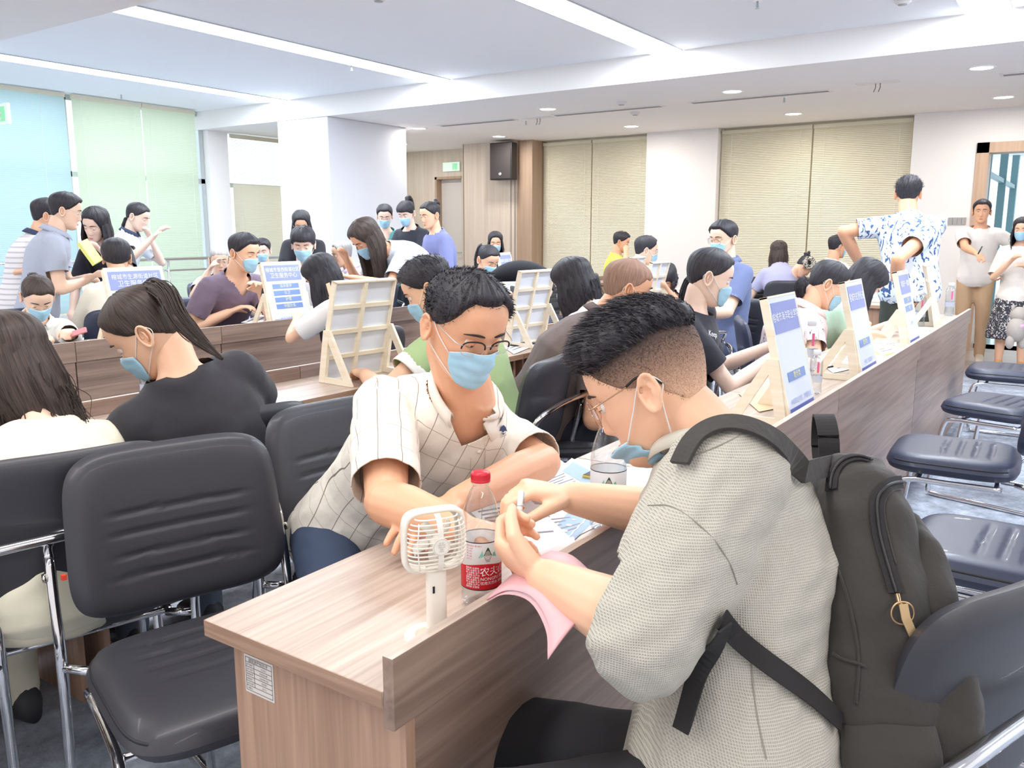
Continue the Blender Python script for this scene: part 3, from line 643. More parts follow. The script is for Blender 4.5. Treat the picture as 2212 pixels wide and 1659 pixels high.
# ------------------------------------------------------------------ bottles
mPET = clear('clear_plastic', (.96, .98, .99), .05)
mWater = clear('water', (.96, .98, 1), .0, fac=.1)
mRedCap = M('red_cap', '#d92b3c', .3)
mWtCap = M('white_cap', '#e8ecf6', .35)
mLabW = M('label_white', '#f4f2ee', .35, tl=.6); mLabR = M('label_red', '#d62233', .35, tl=.3)
mBk = M('print_black', '#1d1c20', .5); mGr = M('print_green', '#1f5b3c', .5); mMint = M('print_mint', '#86cdb6', .5)
def red_bottle(loc, label, text=True, turn=0.0, s=1.0, group='bottled water with red caps'):
    t = thing('water_bottle', label, 'bottle', loc, 0, group); x, y, z = loc
    P = [(.010, .004), (.022, .000), (.029, .003), (.0315, .010), (.0315, .020), (.0305, .024), (.0315, .028), (.0315, .120), (.0315, .128), (.0300, .142), (.0265, .158), (.0215, .174), (.0165, .186), (.0125, .193), (.0125, .198), (.0150, .1985), (.0150, .2005), (.0122, .201), (.0122, .212)]
    P = [(a*s, b*s) for a, b in P]
    c = MB(); c.lathe(P, 40, loc); part('body', c, mPET, t, True)
    c = MB(); c.lathe([(a*.965, b*.99+.0008) for a, b in P if b < .142*s]+[(.0, .141*s)], 40, loc); part('water', c, mWater, t, True)
    cp = [(.0, .216), (.012, .216), (.0142, .2145), (.0148, .212), (.0148, .2035), (.0153, .203), (.0153, .2005), (.013, .2003)]
    c = MB(); c.lathe([(a*s, b*s) for a, b in cp][::-1], 48, loc, cap=False); part('cap', c, mRedCap, t, True)
    c = MB()
    for k in range(48):
        a = k*math.pi/24; q = np.array([math.cos(a), math.sin(a)])*.0149*s
        c.tube([(x+q[0], y+q[1], z+.2045*s), (x+q[0], y+q[1], z+.2125*s)], .0005*s, 4)
    part('cap_ridges', c, mRedCap, t)
    R = .0319*s
    def band(z0, z1, r, mat, nm, wave=0):
        n = 64; A = np.linspace(0, 2*np.pi, n, endpoint=False)
        zt = z1*s+wave*s*np.sin(A*2+turn)
        G = np.stack([np.stack([x+r*np.cos(A), y+r*np.sin(A), z+np.full(n, z0*s)], -1), np.stack([x+r*np.cos(A), y+r*np.sin(A), z+zt], -1)])
        c = MB(); c.grid(G, closev=True); return part(nm, c, mat, t, True)
    band(.034, .112, R, mLabW, 'label'); band(.034, .074, R*1.003, mLabR, 'label_field', .003)
    band(.1105, .112, R*1.006, mBk, 'label_border'); band(.034, .0355, R*1.006, mBk, 'label_border')
    cam_a = math.atan2(-y, -x)
    def bend(a0, zz):
        return lambda X, Y: np.stack([x+R*1.008*np.cos(a0+X/R), y+R*1.008*np.sin(a0+X/R), z+zz*s+Y], -1)
    def put(txt, size, a0, zz, mat, nm, al='LEFT'):
        m_ = text_mb(txt, size*s, None, None, None, align=al, bend=bend(a0, zz))
        if m_.n: part(nm, m_, mat, t)
    # green peak with its mirror lines
    a0 = cam_a+turn+.28
    def pol(pts, mat, nm, a=a0, zz=.09):
        V = np.array(pts, float); b = bend(a, zz)(V[:, 0], V[:, 1]); c = MB(); c.add(b, [tuple(range(len(pts)))]); part(nm, c, mat, t)
    pol([(-.007*s, 0), (.007*s, 0), (.0012*s, .013*s), (-.0005*s, .0135*s)], mGr, 'printed_peak')
    pol([(-.015*s, -.003*s), (-.007*s, -.001*s), (-.0085*s, .009*s), (-.011*s, .004*s)], mMint, 'printed_hill')
    pol([(.007*s, -.001*s), (.015*s, -.003*s), (.012*s, .006*s), (.009*s, .004*s)], mMint, 'printed_hill')
    for k in range(4): pol([(-.006*s+.001*k*s, -.0018*s-.0022*k*s), (.006*s-.001*k*s, -.0018*s-.0022*k*s), (.006*s-.001*k*s, -.0026*s-.0022*k*s), (-.006*s+.001*k*s, -.0026*s-.0022*k*s)], mBk, 'printed_ripple')
    if text:
        put('农夫山泉', .0155, cam_a+turn-.12, .0635, mWt, 'label_lettering')
        put('NONGFU SPRING', .0074, cam_a+turn-.10, .0525, mWt, 'label_lettering')
        put('饮用天然水 550ml', .0058, cam_a+turn-.10, .0455, mWt, 'label_lettering')
        for k in range(9): put('配料表 水源地 生产日期'[k % 4:][:8], .0036, cam_a+turn-.86, .070-.0038*k, mWt, 'small_print')
        for k in range(6): put(['营养成分 每100ml', '钙 ≥400', '镁 ≥50', '钾 ≥35', '钠 ≥80', 'pH 7.3'][k], .0032, cam_a+turn-.80, .106-.0042*k, mLabR, 'small_print')
    return t
p = atz(1040, 1302, .751); red_bottle(tuple(p), 'red capped water bottle beside the white fan, red and white label', True, .05, 1.0)
p = atz(1312, 1142, .751); red_bottle(tuple(p), 'red capped water bottle under the backpack man chin', False, -.25, 1.12)
def clear_bottle(loc, label, s=1.0, capm=None, group='clear water bottles with pale caps'):
    t = thing('water_bottle', label, 'bottle', loc, 0, group); x, y, z = loc
    P = [(.01, .002), (.024, 0), (.028, .004), (.0285, .01), (.0265, .05), (.0285, .09), (.0285, .15), (.027, .162), (.015, .172), (.013, .176), (.013, .19)]
    c = MB(); c.lathe([(a*s, b*s) for a, b in P], 24, loc); part('body', c, mPET, t, True)
    c = MB(); c.lathe([(a*.95*s, b*.98*s+.001) for a, b in P if b < .1]+[(0, .09*s)], 24, loc); part('water', c, mWater, t, True)
    c = MB(); c.lathe([(.0125*s, .176*s), (.017*s, .177*s), (.017*s, .198*s), (.0155*s, .2*s), (0, .2*s)], 24, loc); part('cap', c, capm or mWtCap, t, True)
    c = MB(); A = np.linspace(0, 2*np.pi, 40, endpoint=False); r = .0288*s
    c.grid(np.stack([np.stack([x+r*np.cos(A), y+r*np.sin(A), z+np.full(40, q*s)], -1) for q in (.055, .085)]), closev=True)
    part('label', c, M('label_clear', '#dfe4f4', .3, trans=.5), t, True)
    a = math.atan2(-y, -x)
    c = MB(); A = np.linspace(a+.1, a+.45, 6); c.grid(np.stack([np.stack([x+r*1.02*np.cos(A), y+r*1.02*np.sin(A), z+np.full(6, q*s)], -1) for q in (.10, .15)]))
    part('pink_print', c, M('print_pink', '#e06a9a', .4), t, True)
    return t
for (px, py, l, s) in [(728, 812, 'clear bottle with a white cap beside the large sign back', 1.0), (205, 858, 'clear bottle with a white cap between the cream and black tops', 1.0), (1748, 800, 'clear bottle beside the nearest front row sign', 1.08), (1985, 705, 'clear bottle between the third and fourth front row signs', 1.1), (2056, 678, 'tall clear bottle beyond the last front row sign', 1.15), (1108, 722, 'clear bottle in front of the smaller sign back', 1.0), (248, 722, 'clear bottle behind the ponytailed woman', .9), (1760, 850, 'clear drinking bottle standing low beside the nearest sign', .8)]:
    p = atz(px, py, .751); p[1] = min(max(p[1], .735), 1.02) if p[1] < 1.6 else (min(max(p[1], 2.29), 2.56) if p[1] < 3.3 else 4.3); p[0] = min(p[0], 6.68); clear_bottle(tuple(p), l, s)
for (px, py, l) in [(1982, 612, 'red capped bottle on the far desk by the gift bags'), (2023, 600, 'red capped bottle right of the gift bags')]:
    p = atz(px, py, .751); p = np.array([max(p[0], 7.45) if p[0] < 9.5 else 9.2, 1.5, .751]); red_bottle(tuple(p), l, False, 0, 1.15)
# ------------------------------------------------------------------ hand fan
mIv = M('ivory_plastic', '#f6efe3', .38, sss=.05)
fp = atz(928, 1388, .751); fb = Vector(fp)
t = thing('desk_fan', 'white handheld fan standing on its round base on the nearest desk', 'fan', tuple(fp)); ah = math.radians(-122)
fr_ = np.array([-math.sin(ah), math.cos(ah), 0]); fn = np.array([math.cos(ah), math.sin(ah), 0]); fu = np.array([0, 0, 1.])
c = MB(); c.lathe([(.018, 0), (.034, 0), (.036, .002), (.036, .014), (.034, .016), (.022, .016), (.020, .014), (.020, .003), (.018, .003)], 40, tuple(fp), cap=False); part('base_ring', c, mIv, t, True)
c = MB(); c.lathe([(.0, 0.001), (.018, .001), (.018, .004), (.0, .004)], 24, tuple(fp), cap=False); part('base_floor', c, mIv, t)
hp = fp+np.array([.012, -.004, 0])
c = MB(); c.lathe([(.013, .003), (.013, .022), (.011, .024), (0, .024)], 24, tuple(hp)); part('socket', c, mIv, t, True)
sq = lambda n, a, b, e=.55: (np.sign(np.cos(np.linspace(0, 2*np.pi, n, endpoint=False)))*np.abs(np.cos(np.linspace(0, 2*np.pi, n, endpoint=False)))**e*a, np.sign(np.sin(np.linspace(0, 2*np.pi, n, endpoint=False)))*np.abs(np.sin(np.linspace(0, 2*np.pi, n, endpoint=False)))**e*b)
c = MB(); a_, b_ = sq(28, .0145, .010, .7)
c.grid(np.stack([hp+fr_*a_[:, None]+fn*b_[:, None]+fu*q for q in (.02, .05, .09, .112)]), closev=True); part('handle', c, mIv, t, True)
c = MB(); q = hp+fn*.0102+fr_*(-.007)+fu*.082; c.box((-.0015, -.0003, -.005), (.0015, .0006, .005), Matrix((tuple(fr_)+(q[0],), tuple(fn)+(q[1],), (0, 0, 1, q[2]), (0, 0, 0, 1))) if False else None)
c.v = [q+c.V()[:, :1]*fr_+c.V()[:, 1:2]*fn+c.V()[:, 2:]*fu]; part('charging_port', c, mBk, t)
hc = hp+fu*.150+fn*.004
def ringp(n, a, b, off, e=.42): x_, z_ = sq(n, a, b, e); return hc+fr_*x_[:, None]+fu*z_[:, None]+fn*off
c = MB(); c.grid(np.stack([ringp(56, .036, .036, -.024), ringp(56, .044, .044, -.024), ringp(56, .0465, .0465, -.020), ringp(56, .0465, .0465, -.006), ringp(56, .044, .044, -.003), ringp(56, .041, .041, -.004), ringp(56, .040, .040, -.02)]), closev=True)
part('front_rim', c, mIv, t, True)
def dome(x_, z_):   # height of the rear cage above the rim
    d = (np.abs(x_/.043)**3.2+np.abs(z_/.043)**3.2); return .024*np.clip(1-d, 0, 1)**.38-.004
for k in range(13):
    zz = -.037+k*.0062; lim = .043*(1-abs(zz/.043)**3.2)**(1/3.2)-.0004
    xs = np.sin(np.linspace(-np.pi/2, np.pi/2, 25))*lim; pts = hc+fr_*xs[:, None]+fu*zz+fn*dome(xs, np.full(25, zz))[:, None]
    c = MB(); c.tube(pts, .00125, 6); part('cage_rib', c, mIv, t, True)
c = MB()
zs = np.linspace(-.0425, .0425, 26); pts = hc+fu*zs[:, None]+fn*(dome(np.zeros(26), zs)+.0006)[:, None]; c.ribbon(pts, fn, .008, .0016); part('cage_bar', c, mIv, t)
for s_ in (-1, 1):
    th = np.linspace(-1.2, 1.2, 20); xs = s_*(.030-.006*np.cos(th)*0)+s_*.002*np.cos(th*2); zz = .036*np.sin(th); pts = hc+fr_*np.broadcast_to(xs, 20)[:, None]+fu*zz[:, None]+fn*(dome(np.broadcast_to(xs, 20), zz)+.0003)[:, None]
    c = MB(); c.tube(pts, .0011, 6); part('cage_curve', c, mIv, t, True)
c = MB(); c.lathe([(0, 0), (.0125, 0), (.0125, .002), (0, .002)], 32); V = c.V(); c.v = [hc+fn*(.0205+V[:, 2:])+fr_*V[:, :1]+fu*V[:, 1:2]]; part('maker_disc', c, mIv, t)
c = MB()
for rr in (.0112,):
    A = np.linspace(0, 2*np.pi, 40, endpoint=False); c.tube(hc+fn*.0226+fr_*(rr*np.cos(A))[:, None]+fu*(rr*np.sin(A))[:, None], .0002, 4, closed=True)
for k in range(5): merge(c, text_mb(['DC 5V', 'MINI FAN', '1200 mAh', 'USB', 'CE FC'][k], .0026, hc+fn*.0227+fu*(.006-.003*k), -fr_ if np.dot(np.cross(fr_, fu), fn) < 0 else fr_, fu))
part('disc_print', c, mGrey, t)
c = MB()
for k in range(5):
    a0 = k*2*math.pi/5; rr = np.linspace(.006, .034, 8); A = a0+rr*22
    P_ = hc+fn*-.008+fr_*(rr*np.cos(A))[:, None]+fu*(rr*np.sin(A))[:, None]; Q_ = P_+fn*.008+(fr_*(-np.sin(A))[:, None]+fu*(np.cos(A))[:, None])*.014
    c.grid(np.stack([P_, Q_]))
part('blades', c, mIv, t, True, solid=.001)
c = MB(); c.lathe([(0, -.02), (.009, -.02), (.009, .016), (0, .016)], 20); V = c.V(); c.v = [hc+fn*V[:, 2:]+fr_*V[:, :1]+fu*V[:, 1:2]]; part('motor', c, mIv, t, True)
# ------------------------------------------------------------------ papers
mPap = M('paper_white', '#f2f1f2', .6); mInk = M('ink_grey', '#8e8e98', .7)
def sheet(corners, z, label, mat=mPap, name='paper_sheet', lines=0, group=None, curl=0, cat='paper', thick=.0008, blue=None, extra=None):
    P = [atz(x, y, z) for x, y in corners]; a, b, c_, d = P; n, m = 10, 10
    u = np.linspace(0, 1, n)[:, None, None]; v = np.linspace(0, 1, m)[None, :, None]
    G = a*(1-u)*(1-v)+b*u*(1-v)+c_*u*v+d*(1-u)*v
    G[..., 2] += thick+curl*((u[..., 0]-.5)**2*4*v[..., 0])
    t = thing(name, label, cat, tuple(G.mean((0, 1))), 0, group); mb = MB(); mb.grid(G); H = G.copy(); H[..., 2] -= thick*.8; mb.grid(H[::-1])
    part('sheet', mb, mat, t, False)
    def pt(uu, vv, dz=.0006): q = a*(1-uu)*(1-vv)+b*uu*(1-vv)+c_*uu*vv+d*(1-uu)*vv; q = q.copy(); q[2] = z+thick+curl*((uu-.5)**2*4*vv)+dz; return q
    def quad(u0, u1, v0, v1, mt, nm, k=8):
        g = np.stack([[pt(uu, vv) for vv in (v0, v1)] for uu in np.linspace(u0, u1, k)]); mm = MB(); mm.grid(g); part(nm, mm, mt, t)
    if blue: quad(*blue, M('print_blue_field', '#9fb6e6', .6), 'blue_field')
    if lines:
        mm = MB()
        for k in range(lines):
            vv = .12+.78*k/lines; e = .5+.4*((k*37) % 10)/10
            mm.grid(np.stack([[pt(uu, vv), pt(uu, vv+.25/lines)] for uu in np.linspace(.1, e, 6)]))
        part('printed_lines', mm, mInk, t)
    return t, pt
G = 'papers in front of the checked shirt man'
sheet([(1010, 1100), (1140, 1075), (1235, 1165), (1085, 1175)], .7513, 'white form under the pen of the backpack man', lines=8, group=G)
sheet([(1075, 1085), (1230, 1095), (1285, 1140), (1180, 1190)], .7505, 'printed form half under the pen hand', lines=9, group=G)
t, pt = sheet([(1170, 1175), (1235, 1098), (1292, 1118), (1235, 1172)], .7510, 'blue banner leaflet with white dots beside the desk edge', M('leaflet_blue', '#9dbbe0', .5), group=G)
for k in range(3):
    c = MB(); q = pt(.35+.18*k, .38); c.lathe([(0, .0002), (.008-.002*k, .0002)], 16, tuple(q), cap=False); part('white_dot', c, mWt, t)
c = MB(); c.ribbon([pt(u_, .72+.02*math.sin(u_*30)) for u_ in np.linspace(0, 1, 20)], (0, 0, 1), .003, .0003); part('white_edge_print', c, mWt, t)
sheet([(1085, 1175), (1240, 1160), (1248, 1205), (1130, 1215)], .752, 'white sheet curling at the board edge', curl=.004, group=G)
sheet([(1120, 1035), (1205, 990), (1300, 1060), (1215, 1075)], .7525, 'printed page with text lines behind the pen hand', lines=12, group=G)
sheet([(1205, 1015), (1235, 990), (1330, 1035), (1290, 1065)], .7532, 'leaflet with a blue block beside the second bottle', lines=0, blue=(.05, .8, .1, .9), group=G)
sheet([(1345, 1010), (1440, 1005), (1440, 1060), (1355, 1060)], .7525, 'white page with a blue corner under the hanging mask', blue=(.6, 1, .7, 1), group=G)
G = 'papers on the front row near the signs'
sheet([(1765, 780), (1860, 757), (1935, 775), (1800, 806)], .7525, 'sheet with a pen on the front row between first two signs', lines=6, group=G)
sheet([(1765, 768), (1830, 755), (1880, 768), (1790, 790)], .7515, 'pale green folder under the sheet near the first sign', M('folder_green', '#e3ecc4', .5), 'folder', group=G, cat='folder')
sheet([(1868, 742), (1940, 735), (1975, 750), (1905, 768)], .7525, 'white sheets between the second and third signs', lines=5, group=G)
sheet([(1880, 752), (1945, 742), (1968, 757), (1895, 772)], .7505, 'lime edged folder between the second and third signs', M('folder_lime', '#c9d96a', .5), 'folder', group=G, cat='folder')
sheet([(1960, 722), (2000, 712), (2015, 720), (1975, 732)], .7525, 'small sheet beside the fourth sign', lines=3, group=G)
sheet([(1595, 850), (1690, 835), (1740, 870), (1640, 890)], .7525, 'tan envelope under the nearest sign', M('kraft', '#e2c39c', .6), 'envelope', group=G, cat='envelope')
sheet([(1080, 745), (1130, 725), (1160, 745), (1110, 765)], .7525, 'papers below the smaller sign back', lines=4, group='papers on the second row')
sheet([(520, 697), (560, 680), (600, 684), (585, 700)], .7525, 'white papers by the purple shirt man', lines=3, group='papers on the third row')
def pen(a, b, label, mat, r=.004):
    t = thing('pen', label, 'pen', tuple(a), 0, 'pens'); a = np.array(a); b = np.array(b)
    c = MB(); c.tube([a+(b-a)*k for k in (.04, .06, .5, .98, 1)], [r*.4, r*.9, r, r, r*.7], 12); part('barrel', c, mat, t, True)
    c = MB(); c.tube([a, a+(b-a)*.05], [r*.12, r*.4], 8); part('tip', c, mAlu, t, True)
    c = MB(); c.tube([a+(b-a)*.62, a+(b-a)*.64], r*1.06, 12); part('ring', c, mAlu, t, True)
    u = (b-a)/np.linalg.norm(b-a); s_ = np.cross(u, [0, 0, 1]); s_ = s_/(np.linalg.norm(s_)+1e-9)*r*1.2
    c = MB(); c.tube([a+(b-a)*.7+s_, a+(b-a)*.97+s_], r*.25, 6); part('clip', c, mAlu, t, True); return t
pen(atz(1778, 795, .757), atz(1838, 785, .757), 'dark pen lying on a sheet near the first sign', mBk)
pen(atz(1880, 750, .757), atz(1900, 745, .757), 'dark pen beyond the second sign', mBk)
t = thing('phone', 'small yellow cased phone beside the second water bottle', 'phone', tuple(atz(1283, 1028, .754)))
q = atz(1288, 1028, .754)
c = MB(); c.box(q-[.035, .02, .0], q+[.035, .02, .008]); part('case', c, M('phone_yellow', '#d9c25a', .4), t, bevel=.003)
c = MB(); c.box(q+[-.033, -.018, .008], q+[.033, .018, .0085]); part('screen', c, mBk, t)
t = thing('phone', 'dark phone lying near the white shirt woman elbow', 'phone', tuple(atz(1130, 742, .754))); q = atz(1130, 745, .754)
c = MB(); c.box(q-[.07, .035, 0], q+[.07, .035, .008]); part('body', c, mDark, t, bevel=.003)
c = MB(); c.box(q+[-.066, -.031, .008], q+[.066, .031, .0085]); part('screen', c, mBk, t)
# far right desk items: gift bags, boxes
def bag(cx, cy, z, w, d, h, mat, label, band=None):
    t = thing('gift_bag', label, 'bag', (cx, cy, z), 0, 'gift bags on the far desk')
    c = MB(); V = [(-w/2, -d/2, 0), (w/2, -d/2, 0), (w/2, d/2, 0), (-w/2, d/2, 0), (-w/2, -d/2*.6, h), (w/2, -d/2*.6, h), (w/2, d/2*.6, h), (-w/2, d/2*.6, h)]
    c.add(np.array(V)+[cx, cy, z], [(0, 3, 2, 1), (0, 1, 5, 4), (1, 2, 6, 5), (2, 3, 7, 6), (3, 0, 4, 7)]); part('bag_body', c, mat, t, solid=.002)
    for s_ in (-1, 1):
        c = MB(); c.tube(smoothpts([(cx-w*.2, cy+s_*d*.28, z+h-.01), (cx-w*.15, cy+s_*d*.28, z+h+.08), (cx+w*.15, cy+s_*d*.28, z+h+.08), (cx+w*.2, cy+s_*d*.28, z+h-.01)]), .003, 6); part('handle', c, mWt, t, True)
    if band:
        c = MB(); c.box((cx-w/2-.002, cy-d/2*.9, z+h*.55), (cx-w/2+.004, cy+d/2*.7, z+h*.9)); part('printed_band', c, band, t)
mRed = M('bag_red', '#b5384a', .5); mKr = M('bag_brown', '#b98363', .6)
bag(8.9, 1.60, .751, .12, .20, .36, M('bag_white', '#e9ddd9', .5), 'white and pink gift bag with a red side', M('band_peach', '#eac3b4', .5))
bag(9.15, 1.52, .751, .10, .28, .34, mRed, 'red gift bag behind the white one')
bag(9.3, 1.44, .751, .10, .12, .34, mKr, 'brown gift bag at the right end of the far desk')
for i, (x, y, sx, sy, sz, l) in enumerate([(7.75, 1.55, .3, .22, .10, 'white box on the near part of the far desk'), (8.3, 1.5, .35, .3, .14, 'larger white box on the far desk')]):
    t = thing('storage_box', l, 'box', (x, y, .751)); c = MB(); c.box((x-sx/2, y-sy/2, .751), (x+sx/2, y+sy/2, .751+sz)); part('box_body', c, M('box_white', '#eee9e2', .6), t, bevel=.004)
    c = MB(); c.box((x-sx/2-.004, y-sy/2-.004, .751+sz-.03), (x+sx/2+.004, y+sy/2+.004, .755+sz)); part('lid', c, M('box_white', '#eee9e2', .6), t, bevel=.004)
t = thing('laptop', 'open laptop by the straight haired woman', 'laptop', (6.6, 3.05, .751)); p = np.array([8.35, 2.98, .751]); t.location = Vector(p)
c = MB(); c.box(p+[-.15, -.0, 0], p+[.15, .21, .015]); part('keyboard_base', c, mDark, t, bevel=.003)
c = MB(); c.box(p+[-.15, .21, .01], p+[.15, .218, .22]); part('screen_lid', c, mDark, t, bevel=.003)
c = MB(); c.box(p+[-.14, .208, .02], p+[.14, .2095, .21]); part('screen', c, M('screen_lit', '#dfeeff', .3, emis=('#dfeeff', .8)), t)
# ------------------------------------------------------------------ people
def skin(name, c): return M(name, c, .45, sss=.10, bump=(220, .05, .0006))
mSk = {'a': skin('skin_warm', '#f6c6a6'), 'b': skin('skin_light', '#f7d2ba'), 'c': skin('skin_tan', '#ecb491'), 'd': skin('skin_fair', '#f7d8c6')}
def hairmat(name, c, c2, rough=.55):
    if name in MC: return MC[name]
    m = bpy.data.materials.new(name); m.use_nodes = True; nt = m.node_tree; N = nt.nodes; L = nt.links; b = N['Principled BSDF']
    uv = N.new('ShaderNodeUVMap'); uv.uv_map = 'UVMap'
    mp = N.new('ShaderNodeMapping'); mp.inputs['Scale'].default_value = (150, 5, 1); L.new(uv.outputs[0], mp.inputs[0])
    n = N.new('ShaderNodeTexNoise'); n.inputs['Scale'].default_value = 1; n.inputs['Detail'].default_value = 3; L.new(mp.outputs[0], n.inputs['Vector'])
    r = N.new('ShaderNodeValToRGB'); r.color_ramp.elements[0].position = .35; r.color_ramp.elements[1].position = .72
    r.color_ramp.elements[0].color = lin(c); r.color_ramp.elements[1].color = lin(c2)
    L.new(n.outputs[0], r.inputs[0]); L.new(r.outputs[0], b.inputs['Base Color']); b.inputs['Roughness'].default_value = rough
    bp = N.new('ShaderNodeBump'); bp.inputs['Strength'].default_value = .5; bp.inputs['Distance'].default_value = .002
    L.new(n.outputs[0], bp.inputs['Height']); L.new(bp.outputs[0], b.inputs['Normal']); MC[name] = m; return m
mHair = {'k': hairmat('hair_black', '#1b191e', '#3a3740'), 'n': hairmat('hair_brown_black', '#241b19', '#54433b'), 'g': hairmat('hair_grey', '#8d8a8a', '#c8c5c2', .6), 'z': hairmat('hair_shaved', '#86675a', '#ab8873', .75)}
mMask = M('mask_blue', '#a9d6ee', .7, bump=(90, .08, .001)); mLoop = M('mask_loop', '#f2f2f2', .6)
mLip = M('lips', '#c9857a', .45); mEyeW = M('eye_white', '#ece6e2', .25); mIris = M('iris', '#2a1c16', .15); mBrow = M('eyebrow', '#3a2c26', .8)
mGold = M('gold_wire', '#c9a68a', .2, 1.0)
mLens = clear('lens_glass', (1, 1, 1), .02)
SEATED = []
_z = np.array([-.124, -.118, -.110, -.098, -.080, -.060, -.040, -.020, 0, .02, .04, .06, .08, .096, .108, .115, .118])
_f = np.array([.058, .076, .087, .091, .089, .088, .089, .092, .091, .096, .098, .095, .083, .064, .040, .018, .0])
_b = np.array([.050, .030, .010, -.012, -.040, -.060, -.074, -.084, -.092, -.097, -.099, -.096, -.084, -.064, -.040, -.016, .0])
_w = np.array([.006, .020, .032, .043, .054, .061, .066, .070, .073, .075, .0755, .073, .065, .051, .033, .016, .0])
def headprof(z):
    k = np.array([.05, .25, .4, .25, .05])
    def s(a):
        return sum(kk*np.interp(z+dz, _z, a) for kk, dz in zip(k, (-.008, -.004, 0, .004, .008)))
    return s(_f), s(_b), s(_w)
def headpt(phi, z, off=0.0, face=True):
    """point on the head surface; phi 0 = face (+Y), grows toward +X"""
    f, b, w_ = headprof(z); yc = (f+b)/2-.006; c, s = np.cos(phi), np.sin(phi)
    x = w_*np.sign(s)*np.abs(s)**.9; y = np.where(c > 0, (f-yc)*np.abs(c)**.80, -(yc-b)*np.abs(c)**.95)+yc
    n = np.stack([s, c*.95, np.clip(z/.118, -.3, 1)**3*1.2], -1); n /= np.linalg.norm(n, axis=-1)[..., None]
    if face:
        G = lambda a, b_, s_: np.exp(-((a-b_)/s_)**2)
        fr = (c > 0)*1.0; ax = np.abs(x)
        nz = np.interp(z, [-.062, -.053, -.046, -.040, -.030, -.012, .004, .014], [0, .003, .017, .0225, .018, .010, .0045, 0])
        ns = np.interp(z, [-.05, -.040, -.012, .01], [.0125, .0115, .0080, .0085])
        d = nz*np.exp(-(x/ns)**2)
        d = d+.006*G(ax, .0125, .006)*G(z, -.043, .007)
        d = d-.0105*G(ax, .031, .015)*G(z, .000, .0105)+.0045*G(ax, .030, .0105)*G(z, -.001, .0075)
        d = d+.004*G(ax, .028, .022)*G(z, .021, .007)+.003*G(z, .017, .012)*G(ax, 0, .012)
        d = d+.0065*G(x, 0, .019)*G(z, -.0695, .0045)+.0070*G(x, 0, .018)*G(z, -.0782, .005)-.0045*G(x, 0, .024)*G(z, -.0745, .0016)
        d = d-.003*G(z, -.089, .005)*G(x, 0, .02)+.005*G(x, 0, .018)*G(z, -.104, .010)
        d = d+.004*G(ax, .042, .018)*G(z, -.028, .018)-.0015*G(x, 0, .004)*G(z, -.060, .006)
        y = y+d*fr
    p = np.stack([x, y, np.broadcast_to(z, np.shape(x))], -1)
    return p+n*np.asarray(off)[..., None] if not np.isscalar(off) or off else p
def head_mesh(mb, T, S, nu=64, nv=56, ears=True):
    ph = np.linspace(0, 2*np.pi, nu, endpoint=False); ph = ph-.42*np.sin(ph)
    th = np.linspace(.02, np.pi-.02, nv); zz = -.003+.121*np.cos(th)+0*th; zz = np.clip(zz, -.1235, .1175)
    P, Z = np.meshgrid(ph, zz, indexing='xy'); G = headpt(P, Z)
    b = mb.n; mb.grid(xf(T, G.reshape(-1, 3)*S).reshape(G.shape)[::-1], closev=True)
    mb.f.append(tuple(b+nu-1-i for i in range(nu))); k = b+(nv-1)*nu; mb.f.append(tuple(k+i for i in range(nu)))
    for s in ((-1, 1) if ears else ()):      # ears: bowl plus helix
        def E(p): p = np.asarray(p, float)*[s, 1, 1]; return xf(T, p*S)
        R = Matrix.Rotation(s*.42, 3, 'Z') @ Matrix.Rotation(-.22, 3, 'X')
        c = np.array([.0755, -.012, -.012])
        def L(a, h, o): v = np.array((Matrix.Rotation(.38, 3, 'Z') @ Matrix.Rotation(.18, 3, 'X')) @ Vector((o, a, h))); return c+v
        A = np.linspace(0, 2*np.pi, 22, endpoint=False)
        rim = [L(-.004-.0165*math.cos(a)*(1-.28*(math.sin(a) < 0)*abs(math.sin(a))), .031*math.sin(a)*(1.0 if math.sin(a) > 0 else .93), .010+.004*math.cos(a+math.pi)*1.0) for a in A]
        rr = [.0036+.0012*(math.sin(a) < -.6) for a in A]
        mb.tube(E(rim), np.array(rr)*S, 7, closed=True)
        rings = []
        for q, o in ((.92, .008), (.62, .0035), (.3, .001), (.05, .000)):
            rings.append(E([L(-.004-.0165*q*math.cos(a), .030*q*math.sin(a), o) for a in A]))
        rings2 = []
        for q, o in ((.05, -.006), (.5, -.006), (.95, .002)):
            rings2.append(E([L(-.004-.0165*q*math.cos(a), .030*q*math.sin(a), o) for a in A]))
        mb.grid(np.array(rings), closev=True); mb.grid(np.array(rings2), closev=True)
        mb.tube(E([L(.002, .018, .005), L(-.006, .010, .008), L(-.008, -.004, .008), L(-.003, -.016, .007)]), np.array([.002, .003, .003, .003])*S, 6)
        mb.sphere(E([L(.009, -.003, .004)])[0], .004*S, 8, 6)
def ellloft(mb, P, rx, ry, U, V, seg=28, e=1.0):
    P = np.asarray(P, float); A = np.linspace(0, 2*np.pi, seg, endpoint=False); n = len(P)
    cx_ = np.sign(np.cos(A))*np.abs(np.cos(A))**e; sy_ = np.sign(np.sin(A))*np.abs(np.sin(A))**e
    G = P[:, None]+np.asarray(rx)[:, None, None]*cx_[None, :, None]*np.asarray(U)[:, None]+np.asarray(ry)[:, None, None]*sy_[None, :, None]*np.asarray(V)[:, None]
    b = mb.n; mb.grid(G, closev=True); mb.f.append(tuple(b+seg-1-i for i in range(seg))); k = b+(n-1)*seg; mb.f.append(tuple(k+i for i in range(seg)))
